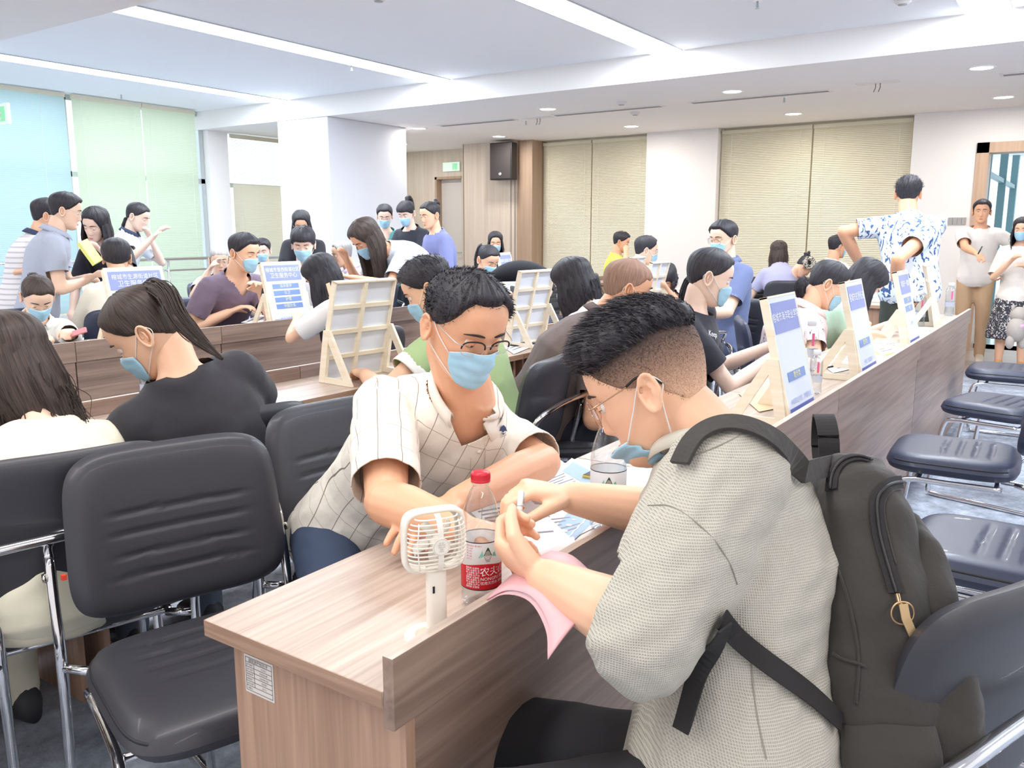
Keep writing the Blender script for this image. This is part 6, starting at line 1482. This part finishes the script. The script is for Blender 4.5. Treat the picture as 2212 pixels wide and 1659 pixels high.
# chest emblem on hero 1
shirt1 = [c for c in H1.root.children if c.name.startswith('shirt')][0]
def emb(pxs, nm, mat):
    P = [surf(shirt1, a+30, b+42, .0035, 1.7)[0] for a, b in pxs]; c = MB(); c.add(np.array(P), [tuple(range(len(P)))]); part(nm, c, mat, H1.root)
mNvy = M('print_navy', '#27356a', .6)
emb([(1046, 889), (1051, 878), (1055, 876), (1059, 880), (1063, 890), (1058, 888), (1054, 892), (1050, 888)], 'chest_emblem', mNvy)
emb([(1051, 893), (1058, 893), (1055, 897)], 'chest_emblem', mNvy)
q, n = surf(shirt1, 1084, 941, .004, 1.7); r_ = unit(RT-n*(RT@n)); merge_ = text_mb('CLASSICS', .0055, q, r_, unit(np.cross(n, r_)) if np.cross(n, r_)@UPV > 0 else -unit(np.cross(n, r_))); part('chest_lettering', merge_, M('print_taupe', '#6b5f56', .6), H1.root)
for e in (1048, 1018):
    P = []; N_ = []
    for a, b, _ in smoothpts([(e, 955, 0), (e-2, 1010, 0), (e-5, 1070, 0), (e-8, 1130, 0)], 6):
        p_, n_ = surf(shirt1, a, b, .002, 1.7); P.append(p_); N_.append(n_)
    P = np.array(P)
    for _ in range(3): P[1:-1] = P[1:-1]*.5+(P[:-2]+P[2:])*.25
    c = MB(); c.tube(P, .0009, 5); part('placket_seam', c, M('seam_cream', '#d9cfbf', .8), H1.root, True)
for a, b in ((1034, 975), (1031, 1030), (1028, 1090)):
    p_, n_ = surf(shirt1, a, b, .0022, 1.7); c = MB(); c.lathe([(0, 0), (.0048, 0), (.0048, .0012), (0, .0014)], 16); V = c.V(); u1 = unit(np.cross(n_, UPV)); u2 = np.cross(n_, u1); c.v = [p_+V[:, :1]*u1+V[:, 1:2]*u2+V[:, 2:]*n_]; part('button', c, M('button_cream', '#efe6d6', .3), H1.root, True)
# ------------------------------------------------------------------ everyone else
mFlow = None
def print_mat(name, base, ink, scale, thr=.62, stretch=(1, 1, .5)):
    if name in MC: return MC[name]
    m = bpy.data.materials.new(name); m.use_nodes = True; nt = m.node_tree; N = nt.nodes; L = nt.links; b = N['Principled BSDF']; b.inputs['Roughness'].default_value = .85
    tc = N.new('ShaderNodeTexCoord'); mp = N.new('ShaderNodeMapping'); mp.inputs['Scale'].default_value = tuple(scale*x for x in stretch); L.new(tc.outputs['Object'], mp.inputs[0])
    n = N.new('ShaderNodeTexNoise'); n.inputs['Scale'].default_value = 1; n.inputs['Detail'].default_value = 2; n.inputs['Distortion'].default_value = 2.2; L.new(mp.outputs[0], n.inputs['Vector'])
    r = N.new('ShaderNodeValToRGB'); r.color_ramp.interpolation = 'EASE'; r.color_ramp.elements[0].position = thr; r.color_ramp.elements[1].position = thr+.03
    r.color_ramp.elements[0].color = lin(base); r.color_ramp.elements[1].color = lin(ink); L.new(n.outputs[0], r.inputs[0]); L.new(r.outputs[0], b.inputs['Base Color']); MC[name] = m; return m
def stripe_mat(name, base, ink, per, w):
    m = bpy.data.materials.new(name); m.use_nodes = True; nt = m.node_tree; N = nt.nodes; L = nt.links; b = N['Principled BSDF']; b.inputs['Roughness'].default_value = .85
    tc = N.new('ShaderNodeTexCoord'); sp = N.new('ShaderNodeSeparateXYZ'); L.new(tc.outputs['Object'], sp.inputs[0])
    a = N.new('ShaderNodeMath'); a.operation = 'MULTIPLY'; a.inputs[1].default_value = 1/per; L.new(sp.outputs[2], a.inputs[0]); f = N.new('ShaderNodeMath'); f.operation = 'FRACT'; L.new(a.outputs[0], f.inputs[0])
    g = N.new('ShaderNodeMath'); g.operation = 'LESS_THAN'; g.inputs[1].default_value = w; L.new(f.outputs[0], g.inputs[0])
    mx = N.new('ShaderNodeMix'); mx.data_type = 'RGBA'; mx.inputs[6].default_value = lin(base); mx.inputs[7].default_value = lin(ink); L.new(g.outputs[0], mx.inputs[0]); L.new(mx.outputs[2], b.inputs['Base Color']); return m
MID, FAR = .0092, .0140
# --- middle distance
P3 = person('woman with a brown ponytail in a black tee bent over the second row', (318, 712), 2.13, pelvis=(1.45, 1.98, .53), chair=(1.46, 2.08, 78), face=80, hface=128, hpitch=38, hroll=6, S=.98, HS=1.0, male=False, fat=1.12, tcol='#35343a', sleeve=.6, sk='a', hair='pony', hc='n', mask=True, vs=MID, lcol='#5a6270',
    arms={'L': ('z', 300, 905, .80), 'R': ('z', 470, 872, .80)}, elbow={'L': (-.2, .6, -.5), 'R': (-.2, .7, -.5)}, pony={'w': [J(300, 640, 2.12), J(330, 622, 2.10), J(362, 640, 2.06), J(388, 690, 2.03), (J(430, 735, 2.02)), J(480, 775, 2.0)]})
P4 = person('woman with long dark hair in a cream top at the left edge', (18, 790), 1.93, pelvis=(.92, 1.90, .53), chair=(.98, 2.02, 74), face=95, hface=98, hpitch=22, S=.98, HS=1.06, male=False, fat=1.05, tcol='#f4efd8', sleeve=.7, sk='b', hair='long', hc='n', mask=True, vs=MID, longdir=(.55, -.35, 0), lcol='#e8e2cc', arms={'L': ('l', .3, .1, .8), 'R': ('l', .3, .1, .8)})
person('woman in a white blouse and blue mask looking at a pink phone', (82, 640), 4.8, lmax=12, face=-95, hface=-108, hpitch=36, S=1.1, HS=1.08, male=False, tcol='#f4f1ea', sleeve=1.9, sk='b', hair='pony', hc='n', mask=True, vs=.0118, collar='#f4f1ea', arms={'R': ('z', 130, 735, .82), 'L': ('z', 165, 728, .84)}, fingers=True)
P12 = person('man in a purple V neck shirt and mask beside the poster sign', (526, 545), 5.65, face=-92, hface=-80, hpitch=14, S=1.14, HS=1.12, male=True, tcol='#7a6a7c', sleeve=.65, sk='a', hair='short', mask=True, vs=.0105, vneck=.075, vw=.05, arms={'L': ('p', 565, 632, 5.5), 'R': ('l', .28, .1, .8)}, fingers=True)
P18 = person('woman with straight black hair in a black pinafore over a white tee', (698, 595), 4.85, face=100, hface=112, hpitch=35, S=1.02, HS=1.08, male=False, sit=False, lean=32, tcol='#f6f5f2', sleeve=.75, sk='a', hair='long', mask=True, vs=.0118, low='skirt', lcol='#2c2c34', arms={'L': ('z', 640, 692, .82), 'R': ('z', 735, 700, .85)}, elbow={'L': (.2, .6, -.5)})
P26 = person('man in a green and white polo seen from behind, reaching toward the sign', (928, 622), 3.30, face=100, hface=118, hpitch=30, S=1.0, HS=1.08, male=True, tcol='#a9c08a', sleeve=.6, sk='a', hair='short', mask=True, vs=MID, arms={'L': ('z', 790, 812, .785), 'R': ('l', .3, .05, .8)}, elbow={'L': (0, .7, -.4)}, fingers=True)
P25 = person('woman with long black hair in a white tee seen from behind', (1240, 610), 4.10, face=82, hface=90, hpitch=25, S=1.02, HS=1.05, male=False, fat=1.1, tcol='#f2eeec', sleeve=.75, sk='a', hair='long', mask=True, vs=MID, longdir=(.35, -.3, 0), arms={'L': ('z', 1225, 742, .80), 'R': ('l', .3, .05, .8)}, elbow={'L': (-.3, .9, -.4)})
P27 = person('heavy man with a shaved head in a brown polo', (1352, 622), 3.55, face=-52, hface=-46, hpitch=14, S=1.06, HS=1.15, male=True, fat=1.3, tcol='#6f5f5c', sleeve=.65, sk='c', hair='bald', hc='z', mask=True, vs=MID, arms={'L': ('l', .3, .1, .8), 'R': ('l', .3, .1, .8)}, collar='#6f5f5c')
P38 = person('woman in a black tee with white chest lettering, mask and low ponytail', (1530, 596), 3.60, face=-75, hface=-58, hpitch=18, lmax=3, S=1.05, HS=1.06, male=False, tcol='#2c2d38', sleeve=.62, sk='d', hair='pony', mask=True, vs=MID, arms={'R': ('z', 1665, 772, .80), 'L': ('z', 1668, 745, .82)}, elbow={'R': (-.1, .5, -.8), 'L': (-.1, .5, -.8)}, pony={'w': [J(1490, 600, 3.68), J(1480, 640, 3.70), J(1477, 680, 3.72), J(1470, 740, 3.72)]})
P36 = person('woman in a pale pink blouse with small dark marks, glasses and mask', (1786, 612), 4.5, lmax=14, face=-66, hface=-62, hpitch=32, S=1.06, HS=1.1, male=False, fat=1.3, tmat=print_mat('leaf_print_pink', '#e6d0cf', '#5b4f60', 30, .64), sleeve=.45, sk='a', hair='pony', mask=True, glasses='gold', vs=MID, collar='#ecdcd8', low='skirt', lcol='#e6d3d3', arms={'R': ('z', 1850, 745, .80), 'L': ('z', 1842, 722, .80)}, elbow={'R': (-.1, .5, -.9), 'L': (-.1, .5, -.9)}, pony={'w': [J(1735, 600, 4.5), J(1728, 625, 4.5), J(1735, 650, 4.55)]})
person('woman in a mint top bowed with long black hair over her face', (1866, 605), 4.8, lmax=18, face=-75, hface=-60, hpitch=52, S=1.0, HS=1.1, male=False, tcol='#bfe5d0', sleeve=.6, sk='d', hair='long', mask=True, vs=.0118, arms={'R': ('z', 1920, 708, .80), 'L': ('z', 1925, 698, .80)}, fingers=True)
person('masked woman bowed over the second row in a dark jacket', (1165, 628), 5.25, face=-112, hface=-122, hpitch=40, S=1.0, HS=1.0, male=False, tcol='#454a5e', sleeve=1.8, sk='d', hair='pony', mask=True, vs=.0118, arms={'R': ('z', 1130, 712, .80), 'L': ('z', 1150, 708, .80)})
# --- far left
person('standing man in a white striped polo with dark trim at the left', (100, 466), 5.9, face=-22, hface=-20, hpitch=12, S=.98, HS=1.05, sit=False, lean=18, male=True, fat=1.1, tmat=stripe_mat('striped_polo', '#f0eef0', '#c9c6d0', .035, .3), sleeve=.62, sk='a', hair='short', mask=False, vs=FAR, collar='#3b4763', lcol='#303542', arms={'R': ('p', 55, 585, 5.7), 'L': ('l', .3, .1, 1.0)})
P7 = person('standing man in a grey blue polo with a yellow folder under his arm', (140, 455), 5.35, face=-28, hface=-30, hpitch=14, S=.98, HS=1.0, sit=False, lean=16, male=True, tcol='#b4bccf', sleeve=.62, sk='b', hair='short', mask=False, glasses='thin', vs=FAR, collar='#b4bccf', lcol='#363a48', arms={'L': ('l', .32, -.05, 1.05), 'R': ('l', .28, .02, 1.02)})
person('woman with long black hair and bare face looking down by the left blinds', (208, 484), 5.95, face=-150, hface=-155, hpitch=22, hroll=8, S=.98, HS=1.05, sit=False, lean=20, male=False, tcol='#2e2d36', sleeve=.7, sk='d', hair='long', mask=False, vs=FAR, arms={'L': ('p', 222, 545, 5.75)})
person('woman in a white tee with dark trim reading a paper by the blinds', (296, 467), 7.0, face=-58, hface=-52, hpitch=24, S=.96, HS=1.0, sit=False, lean=14, male=False, tcol='#e9f1f8', sleeve=.7, sk='d', hair='pony', mask=False, vs=FAR, collar='#3b4763', arms={'R': ('p', 335, 508, 6.8), 'L': ('p', 325, 515, 7.1)}, pony={'w': [J(272, 470, 7.0), J(268, 490, 7.02), J(262, 515, 7.05)]})
person('person in a cream top with a round bob seen from behind', (252, 557), 5.35, face=62, hface=60, hpitch=14, S=1.0, HS=1.02, male=False, fat=1.1, tcol='#f5f0e2', sleeve=1.6, sk='a', hair='mop', mask=False, vs=.0118, lcol='#4a4a55')
person('balding man in glasses with his hand at his mouth', (474, 562), 7.0, face=-140, hface=-120, hpitch=8, S=1.0, HS=1.02, male=True, tcol='#e8e8f0', sleeve=.6, sk='b', hair='bald', hc='g', mask=False, glasses='gold', vs=FAR, arms={'R': ('p', 452, 585, 6.85), 'L': ('desk',)}, fingers=True)
person('masked woman behind the purple shirt man', (567, 540), 8.2, face=-146, hface=-140, hpitch=14, S=.98, male=False, tcol='#e6eef8', sleeve=.6, sk='d', hair='short', mask=True, vs=FAR)
person('woman in a black tee and glasses standing at the white column', (651, 482), 7.3, face=-146, hface=-135, hpitch=26, S=.96, sit=False, lean=12, male=False, tcol='#2b2b33', sleeve=.65, sk='a', hair='long', mask=False, glasses='thin', vs=FAR, lcol='#2b2b33')
person('masked person with a thick fringe in a white printed tee', (655, 527), 6.2, face=-142, hface=-138, hpitch=18, S=1.04, HS=1.06, male=True, tmat=print_mat('faint_print', '#eef3fb', '#a8b6cc', 24, .70), sleeve=.6, sk='d', hair='mop', mask=True, vs=.0118)
person('old man with grey hair in a pale lilac shirt', (740, 548), 7.6, face=140, hface=150, hpitch=14, S=1.0, male=True, tcol='#e6ddf0', sleeve=.7, sk='a', hair='receding', hc='g', mask=False, vs=FAR, collar='#e6ddf0')
P17 = person('woman with very long brown hair bending over in a pale grey tee', (793, 512), 5.6, face=155, hface=160, hpitch=42, S=1.02, HS=1.1, sit=False, lean=58, male=False, tcol='#d3dae6', sleeve=.75, sk='c', hair='long', hc='n', mask=True, vs=.0118, lcol='#a9b9d2', arms={'L': ('p', 760, 600, 5.3), 'R': ('p', 748, 560, 5.7)}, longdir=(.1, -.1, 0))
person('woman in a teal V neck and mask standing by the window', (831, 466), 8.3, face=-146, hface=-140, hpitch=20, S=.98, sit=False, lean=8, male=False, tcol='#5fb0b0', sleeve=.3, sk='d', hair='short', mask=True, glasses='gold', vs=FAR, vneck=.10)
person('woman in a black tee with a high ponytail and mask, standing', (878, 460), 7.9, face=-172, hface=-168, hpitch=24, S=.98, sit=False, lean=12, male=False, tcol='#30313c', sleeve=.7, sk='d', hair='ponyfringe', mask=True, vs=FAR, pony=[(0, -.06, .10), (0, -.10, .13), (0, -.14, .08), (0, -.15, 0), (0, -.15, -.10)])
person('woman in a blue violet hoodie with a hair bun', (930, 464), 7.2, face=158, hface=165, hpitch=14, S=.98, sit=False, lean=8, male=False, tcol='#7f86b8', sleeve=1.9, sk='a', hair='bun', mask=False, vs=FAR, lcol='#8a86a8', arms={'L': ('l', .25, .05, 1.05), 'R': ('l', .22, .0, 1.0)})
person('masked woman in black seated under the loudspeaker', (1070, 524), 9.0, face=-146, hface=-142, hpitch=10, S=1.0, male=False, tcol='#2c2a30', sleeve=1.8, sk='a', hair='long', mask=True, vs=FAR)
person('masked woman in a pale mint blouse looking down', (1054, 560), 6.9, face=-105, hface=-108, hpitch=28, S=1.0, HS=1.05, male=False, tcol='#cfe8e8', sleeve=.7, sk='a', hair='pony', mask=True, vs=FAR)
person('boy in a yellow tee with his hand at his mouth', (1341, 522), 9.4, face=-62, hface=-66, hpitch=16, S=.98, male=True, tcol='#d9e05a', sleeve=.65, sk='c', hair='short', mask=False, vs=FAR, arms={'R': ('p', 1352, 545, 9.2), 'L': ('desk',)})
person('masked man with cropped hair behind the bald man', (1394, 540), 7.4, face=-52, hface=-48, hpitch=12, S=1.04, HS=1.1, male=True, tcol='#e9ecf2', sleeve=.6, sk='b', hair='crew', mask=True, glasses='gold', vs=FAR)
person('woman with a black bob in a lilac top, hand on her cheek', (1436, 604), 6.0, face=-170, hface=-170, hpitch=30, S=.95, HS=1.02, male=False, tcol='#e5dcf2', sleeve=.7, sk='a', hair='bobfringe', mask=False, vs=FAR, arms={'L': ('p', 1446, 630, 5.8), 'R': ('desk',)})
P31 = person('man in a slate blue shirt, glasses and mask turned to the left', (1563, 515), 5.7, face=150, hface=160, hpitch=8, S=1.06, HS=1.06, male=True, tcol='#6f7ba3', sleeve=.7, sk='b', hair='short', mask=True, glasses='gold', vs=.0118, collar='#6f7ba3', lcol='#343a52')
person('woman with straight dark hair down her back in a lilac grey tee', (1682, 545), 8.5, face=30, hface=32, hpitch=6, S=1.0, male=False, tcol='#a9a8c6', sleeve=.65, sk='b', hair='long', hc='n', mask=False, vs=FAR, arms={'R': ('l', .35, .2, .82), 'L': ('desk',)})
person('person bowed low with hair in a patterned scrunchie', (1738, 574), 8.3, face=-120, hface=-60, hpitch=55, S=.95, male=False, tcol='#2b2b33', sleeve=1.8, sk='a', hair='bun', mask=False, vs=FAR)
person('man with short black hair behind the flower shirt man', (1808, 532), 8.6, face=-40, hface=-40, hpitch=10, S=1.0, male=True, tcol='#dfe0ea', sleeve=.6, sk='c', hair='short', mask=True, vs=FAR)
P35 = person('man in a white tee with blue leaf print leaning with hands on the desk', (1962, 418), 5.7, face=28, hface=8, hpitch=6, S=1.02, HS=1.02, sit=False, lean=16, male=True, fat=1.05, sw=1.05, tmat=print_mat('leaf_print_blue', '#e3effc', '#3f5f96', 20, .57, (1, 1, .6)), sleeve=.62, sk='c', hair='short', mask=False, vs=MID, lcol='#444a44',
    arms={'L': ('j', J(1822, 500, 5.75), J(1868, 590, 5.95)), 'R': ('j', J(1940, 560, 5.35), J(1935, 640, 5.75))})
P39 = person('man in a cream tee and khaki trousers standing by the door', (2121, 457), 8.55, face=-172, hface=-176, hpitch=2, S=1.0, HS=1.05, sit=False, lean=0, male=True, tcol='#f3eee9', sleeve=.7, sk='c', hair='short', mask=False, vs=.0118, lcol='#cfae8c', shoe='#d9cbb8', arms={'R': ('p', 2112, 553, 8.18), 'L': ('l', -.04, .27, .95)}, elbow={'R': (-.3, .8, -.6)}, fingers=True)
P40 = person('masked woman in a cream top and patterned skirt at the right edge', (2208, 495), 8.0, face=175, hface=175, hpitch=8, S=.97, sit=False, lean=2, male=False, tcol='#f0e9e0', sleeve=.9, sk='a', hair='long', mask=True, vs=.0118, low='skirt', lcol='#3a3a42', shoe='#d8a468', arms={'R': ('l', .25, .04, 1.06), 'L': ('l', .22, .10, 1.0)})
P40.low.data.materials.clear(); P40.low.data.materials.append(print_mat('check_skirt', '#3a3a42', '#e6e2de', 34, .56, (1, 1, 1)))
# --- small held or placed things
def slab(name, label, cat, a, b, c_, th, mat, group=None, partname='cover'):
    a, b, c_ = map(np.asarray, (a, b, c_)); d = b+c_-a; n = unit(np.cross(b-a, c_-a)); t = thing(name, label, cat, tuple((a+d)/2), 0, group)
    c = MB(); V = [a, b, d, c_]; c.add(V+[v+n*th for v in V], [(0, 3, 2, 1), (4, 5, 6, 7), (0, 1, 5, 4), (1, 2, 6, 5), (2, 3, 7, 6), (3, 0, 4, 7)]); part(partname, c, mat, t); return t, V, n
slab('folder', 'lime yellow folder held by the grey blue polo man', 'folder', J(166, 528, 5.05), J(200, 575, 5.0), J(184, 520, 5.2), .02, M('folder_yellow', '#dbe07a', .5))
slab('phone', 'pink phone held by the woman in the white blouse', 'phone', J(148, 718, 4.45), J(184, 706, 4.42), J(150, 728, 4.43), .008, M('phone_pink', '#d98a94', .4), partname='case')
slab('phone', 'dark phone in the purple shirt man hand', 'phone', J(566, 622, 5.42), J(576, 626, 5.4), J(563, 640, 5.42), .008, mDark, partname='case')
slab('paper_sheet', 'yellowish leaflet held by the woman at the blinds', 'paper', J(328, 508, 6.75), J(348, 498, 6.75), J(330, 511, 6.7), .003, M('leaf_yellow', '#efe3a8', .6), partname='sheet')
pen(J(2112, 550, 8.10), J(2122, 532, 8.08), 'dark pen in the khaki trousers man hand', mBk, .006)
slab('paper_sheet', 'white papers held behind the khaki trousers man', 'paper', J(2142, 530, 8.8), J(2164, 575, 8.8), J(2148, 528, 8.75), .004, mPap, partname='sheet')
# peach bag strap on the pinafore woman
t = thing('shoulder_bag', 'peach bag strap hanging from the pinafore woman shoulder', 'bag', tuple(J(730, 640, 4.6)))
c = MB(); c.ribbon(smoothpts([J(708, 612, 4.63), J(716, 640, 4.58), J(726, 665, 4.56), J(736, 690, 4.56)], 5), -FW, .022, .003); part('strap', c, M('strap_peach', '#e7bfa2', .6), t)
c = MB(); c.ribbon(smoothpts([J(712, 640, 4.57), J(722, 680, 4.55), J(718, 708, 4.55)], 5), -FW, .012, .003); part('strap_end', c, M('strap_peach', '#e7bfa2', .6), t)
# pinafore bib over the white tee
sh18 = [c for c in P18.root.children if c.name.startswith('shirt')][0]
bpy.context.view_layer.update()
def on(ob, a, b, off=.008, D=4.6): return surf(ob, a, b, off, D)[0]
def over(K, name, mat, fn, off=.004):
    """second cloth layer cut from the shirt surface"""
    sh = [c for c in K.root.children if c.name.startswith('shirt')][0]; me = sh.data; n = len(me.vertices); V = np.zeros(n*3, dtype=np.float32); me.vertices.foreach_get('co', V); V = V.reshape(-1, 3).astype(float)+np.array(K.root.location)
    F = np.zeros(len(me.loops), dtype=np.int32); me.loops.foreach_get('vertex_index', F); F = F.reshape(-1, 4); N_ = vnormals(V, F); q = V-K.P; V2, F2 = cutmesh(V+N_*off, F, fn(q@K.cR, q@K.td, q@K.cF)); o = part(name, fast(name, V2, F2), mat, K.root, True, solid=.003); return o
over(P18, 'pinafore_bib', M('cloth_2c2c34', '#2c2c34', .85), lambda x, y, f: (np.abs(x) < .115) & (y < .50) & ~((y > .40) & (np.abs(x) < .055)))
# chest lettering of the black tee woman
sh38 = [c for c in P38.root.children if c.name.startswith('shirt')][0]; q, n = surf(sh38, 1538, 722, .004, 3.55); r_ = unit(RT-n*(RT@n)); u_ = np.cross(n, r_); u_ = u_ if u_@UPV > 0 else -u_
part('chest_lettering', text_mb('Keep', .034, q, r_, u_), mWt, P38.root)
# jacket draped on a chair, plush toy, scrunchie
t = thing('jacket', 'dark jacket draped over a chair behind the smaller sign back', 'jacket', tuple(J(1130, 580, 5.7)))
c = MB(); c.sphere((0, 0, 0), (.22, .08, .07), 24, 14); V = c.V(); c.v = [J(1125, 585, 5.7)+RT*V[:, :1]+FW*V[:, 1:2]+UPV*(V[:, 2:]-.3*V[:, :1]**2*3)+0]; V = c.V(); c.v = [V+(V-J(1125, 585, 5.7))/.2*folds(V, .01, 5)[:, None]]; part('cloth', c, M('jacket_black', '#25252b', .8), t, True)
pt_ = J(2196, 712, 7.4); t = thing('plush_toy', 'grey plush toy with a pink arm hanging at the right edge', 'toy', tuple(pt_)); mPl = M('plush_grey', '#b9b0a8', .95, bump=(200, .6, .004)); mPk = M('plush_pink', '#dcb3d2', .9)
for nm, o_, r, m_ in [('torso', (0, 0, 0), (.09, .08, .11), mPl), ('head', (.02, 0, .13), (.075, .07, .07), mPl), ('ear', (-.03, 0, .19), (.02, .015, .03), mPl), ('ear', (.07, 0, .19), (.02, .015, .03), mPl), ('arm', (.02, -.03, .03), (.07, .04, .035), mPk), ('leg', (-.06, 0, -.11), (.035, .035, .06), mPl), ('leg', (.05, 0, -.11), (.035, .035, .06), mPl)]:
    c = MB(); c.sphere(pt_+RT*o_[0]+FW*o_[1]+UPV*o_[2], r, 16, 12); part(nm, c, m_, t, True)
t = thing('scrunchie', 'patterned hair scrunchie on the bowed person', 'scrunchie', tuple(J(1748, 568, 8.2)))
c = MB(); A = np.linspace(0, 2*np.pi, 30, endpoint=False); c.tube(J(1748, 568, 8.2)+RT*(.04*np.cos(A))[:, None]+UPV*(.045*np.sin(A))[:, None], .022+.005*np.sin(A*7), 10, closed=True); part('fabric_ring', c, print_mat('scrunchie_print', '#2f2b28', '#e6dccb', 60, .5, (1, 1, 1)), t, True)
# white cuffs of the green polo
for k in ('L', 'R'):
    a = P26.sh[k]; e = P26.el[k]; d = unit(e-a); c = MB(); c.tube([a*(1-u)+e*u for u in (.44, .52, .60, .625)], [.066, .069, .070, .068], 24, cap=False); part('white_cuff', c, M('cloth_white_cuff', '#f3efe8', .85), P26.root, True, solid=.002)
# small red tag on the edge of the first chair
c = MB(); p = atd(138, 1247, 1.60); c.box(p-[.004, .004, .005], p+[.004, .004, .005]); o = part('red_tag', c, M('tag_red', '#d8442e'), None)
o.data.transform(chair0.matrix_basis.inverted()); o.parent = chair0

def drop(o):
    for ch in list(o.children): drop(ch)
    bpy.data.objects.remove(o)
for o in FREE:
    if any((o.location.x-x)**2+(o.location.y-y)**2 < .42**2 for x, y, _ in SEATED): drop(o)
